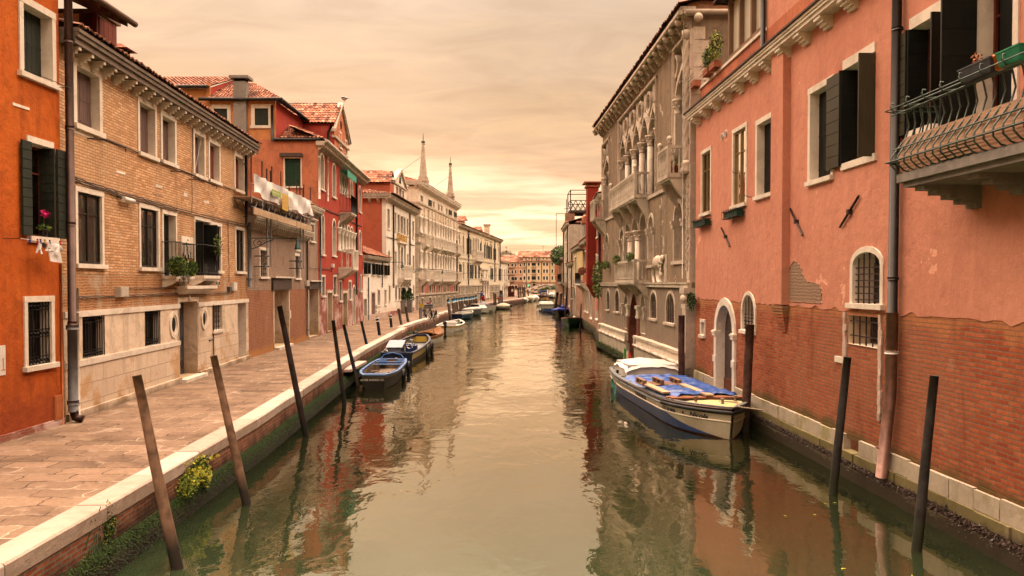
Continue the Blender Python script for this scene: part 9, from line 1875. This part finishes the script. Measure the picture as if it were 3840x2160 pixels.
m.ball((p.x+.3,p.y+.3,p.z+.24), .16, plain('blue_bundle', (.05,.14,.28), .8), 10, 6, (2,.8,.6)); m.build('frame', RK)
for k, (x, y) in enumerate(((3130,1885),(3055,1930),(3095,1888),(3165,2132),(2945,1934),(3420,2158),(3158,2132))):
    p = on_z(x, y, .012); m = MB(); a = random.random()*6; m.face([(p.x-.04*cos(a),p.y-.04*sin(a),.012),(p.x+.012*sin(a),p.y-.012*cos(a),.013),(p.x+.04*cos(a),p.y+.04*sin(a),.014),(p.x-.012*sin(a),p.y+.012*cos(a),.013)], LEAFY); tag(m.build('floating_leaf'), 'small yellow leaf floating on the canal at the lower right', 'leaf', 'floating leaves')
cam = bpy.data.cameras.new('camera'); co = bpy.data.objects.new('camera', cam); COL.objects.link(co); co.location = (0,0,CAMZ); co.rotation_euler = (radians(90)-PITCH, 0, 0)
cam.sensor_width = 36; cam.lens = 36*FL/3840; cam.shift_y = (PP-1080)/3840; cam.clip_end = 3000; cam.clip_start = .1; SC.camera = co
w = bpy.data.worlds.new('World'); SC.world = w; w.use_nodes = True; nt = w.node_tree; nt.nodes.clear()
def N(ty, **kw):
    x = nt.nodes.new(ty)
    for k, v in kw.items(): setattr(x, k, v)
    return x
Lk = nt.links.new
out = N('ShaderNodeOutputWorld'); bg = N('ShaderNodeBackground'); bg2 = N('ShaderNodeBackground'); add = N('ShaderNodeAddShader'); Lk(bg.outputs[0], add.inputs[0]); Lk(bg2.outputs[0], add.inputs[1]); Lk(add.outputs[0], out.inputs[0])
sky = N('ShaderNodeTexSky', sky_type='NISHITA', sun_disc=False); sky.sun_elevation = radians(34); sky.sun_rotation = radians(6); Lk(sky.outputs[0], bg2.inputs[0]); bg2.inputs[1].default_value = .003
tc = N('ShaderNodeTexCoord'); sp = N('ShaderNodeSeparateXYZ'); Lk(tc.outputs['Generated'], sp.inputs[0])
def M(op, a, b=0., c=None):
    m = N('ShaderNodeMath', operation=op)
    for i, v in enumerate((a, b) if c is None else (a, b, c)):
        if isinstance(v, bpy.types.NodeSocket): Lk(v, m.inputs[i])
        else: m.inputs[i].default_value = v
    return m.outputs[0]
def RP(f, st, interp='LINEAR'):
    r = N('ShaderNodeValToRGB'); Lk(f, r.inputs[0]); e = r.color_ramp; e.interpolation = interp
    while len(e.elements) < len(st): e.elements.new(.5)
    for el, (p, c) in zip(e.elements, st): el.position = p; el.color = (c, c, c, 1) if not isinstance(c, tuple) else (*c, 1)
    return r.outputs[0]
def MX(f, a, b, mode='MIX'):
    m = N('ShaderNodeMix', data_type='RGBA', blend_type=mode)
    for i, v in ((0, f), (6, a), (7, b)):
        if isinstance(v, bpy.types.NodeSocket): Lk(v, m.inputs[i])
        elif isinstance(v, tuple): m.inputs[i].default_value = (*v, 1)
        else: m.inputs[i].default_value = v
    return m.outputs[2]
el = sp.outputs[2]
base = RP(el, [(0, (.66,.28,.08)), (.05, (.67,.305,.10)), (.10, (.62,.31,.13)), (.19, (.57,.35,.185)), (.30, (.51,.35,.225)), (.42, (.60,.45,.34))])
dv = M('ADD', el, .10); cx = M('DIVIDE', sp.outputs[0], dv); cy = M('DIVIDE', sp.outputs[1], dv); cmb = N('ShaderNodeCombineXYZ'); Lk(cx, cmb.inputs[0]); Lk(cy, cmb.inputs[1])
mp = N('ShaderNodeMapping'); Lk(cmb.outputs[0], mp.inputs[0]); mp.inputs['Scale'].default_value = (.9, 1.5, 1); mp.inputs['Location'].default_value = (1.3, .4, 0); mp.inputs['Rotation'].default_value = (0,0,.35)
ns = N('ShaderNodeTexNoise'); Lk(mp.outputs[0], ns.inputs['Vector']); ns.inputs['Scale'].default_value = 1.1; ns.inputs['Detail'].default_value = 8; ns.inputs['Roughness'].default_value = .55; ns.inputs['Distortion'].default_value = .35
ns2 = N('ShaderNodeTexNoise'); Lk(mp.outputs[0], ns2.inputs['Vector']); ns2.inputs['Scale'].default_value = .45; ns2.inputs['Detail'].default_value = 4
cl = RP(ns.outputs[0], [(.42, 0.), (.62, 1.)]); 
base = MX(M('MULTIPLY', cl, .22), base, (.58,.42,.31)); 
az = M('ARCTAN2', sp.outputs[0], sp.outputs[1]); da = M('MULTIPLY', M('SUBTRACT', az, -.04), 3.0); de = M('MULTIPLY', M('SUBTRACT', el, .072), 14.0)
gl_ = M('EXPONENT', M('MULTIPLY', M('ADD', M('MULTIPLY', da, da), M('MULTIPLY', de, de)), -1.0))
glow = M('MULTIPLY', gl_, RP(ns.outputs[0], [(.40, 1.), (.56, .3)]))
base = MX(glow, base, (1.3,.93,.60))
base = MX(1.0, base, RP(ns2.outputs[0], [(.3, (.90,.90,.90)), (.7, (1.08,1.08,1.08))]), 'MULTIPLY')
ns3 = N('ShaderNodeTexNoise'); Lk(mp.outputs[0], ns3.inputs['Vector']); ns3.inputs['Scale'].default_value = 2.6; ns3.inputs['Detail'].default_value = 9; ns3.inputs['Roughness'].default_value = .6; ns3.inputs['Distortion'].default_value = .8
base = MX(1.0, base, RP(ns3.outputs[0], [(.36, (.93,.90,.87)), (.5, (1.0,.99,.98)), (.64, (1.09,1.07,1.02))]), 'MULTIPLY')
boost = RP(el, [(.0, .9), (.41, .95), (.48, 6.0), (.56, 9.0), (.8, 8.2), (1., 6.2)]);  # unseen upper sky brightened far past the visible band, added to light the walls
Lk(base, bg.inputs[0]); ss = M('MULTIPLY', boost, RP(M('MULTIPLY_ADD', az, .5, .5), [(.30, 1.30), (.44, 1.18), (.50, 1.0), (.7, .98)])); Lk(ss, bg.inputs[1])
sl = bpy.data.lights.new('sun', 'SUN'); so = bpy.data.objects.new('sun', sl); COL.objects.link(so); sl.energy = 3.3; sl.angle = radians(30); sl.color = (1,.78,.55)
so.rotation_euler = V((-.05, -.5, -.86)).to_track_quat('-Z', 'Y').to_euler()
SC.view_settings.view_transform = 'Standard'; SC.view_settings.look = 'None'; SC.view_settings.exposure = .62; SC.view_settings.gamma = 1
SC.render.engine = 'CYCLES'; SC.cycles.max_bounces = 6; SC.cycles.diffuse_bounces = 3; SC.cycles.glossy_bounces = 4; SC.cycles.transmission_bounces = 2; SC.cycles.caustics_reflective = False; SC.cycles.caustics_refractive = False
SC.cycles.use_denoising = True
hz = bpy.data.materials.new('haze_air'); hz.use_nodes = True; ht = hz.node_tree; ht.nodes.clear(); ho = ht.nodes.new('ShaderNodeOutputMaterial'); hv = ht.nodes.new('ShaderNodeVolumePrincipled'); ht.links.new(hv.outputs[0], ho.inputs['Volume']); hv.inputs['Color'].default_value = (1,.78,.54,1); hv.inputs['Density'].default_value = .0015; hv.inputs['Anisotropy'].default_value = .4
m = MB(); m.box(-305,305,-65,605,-2,34,hz); tag(m.build('haze'), 'warm evening haze over the canal', None, None, 'stuff')
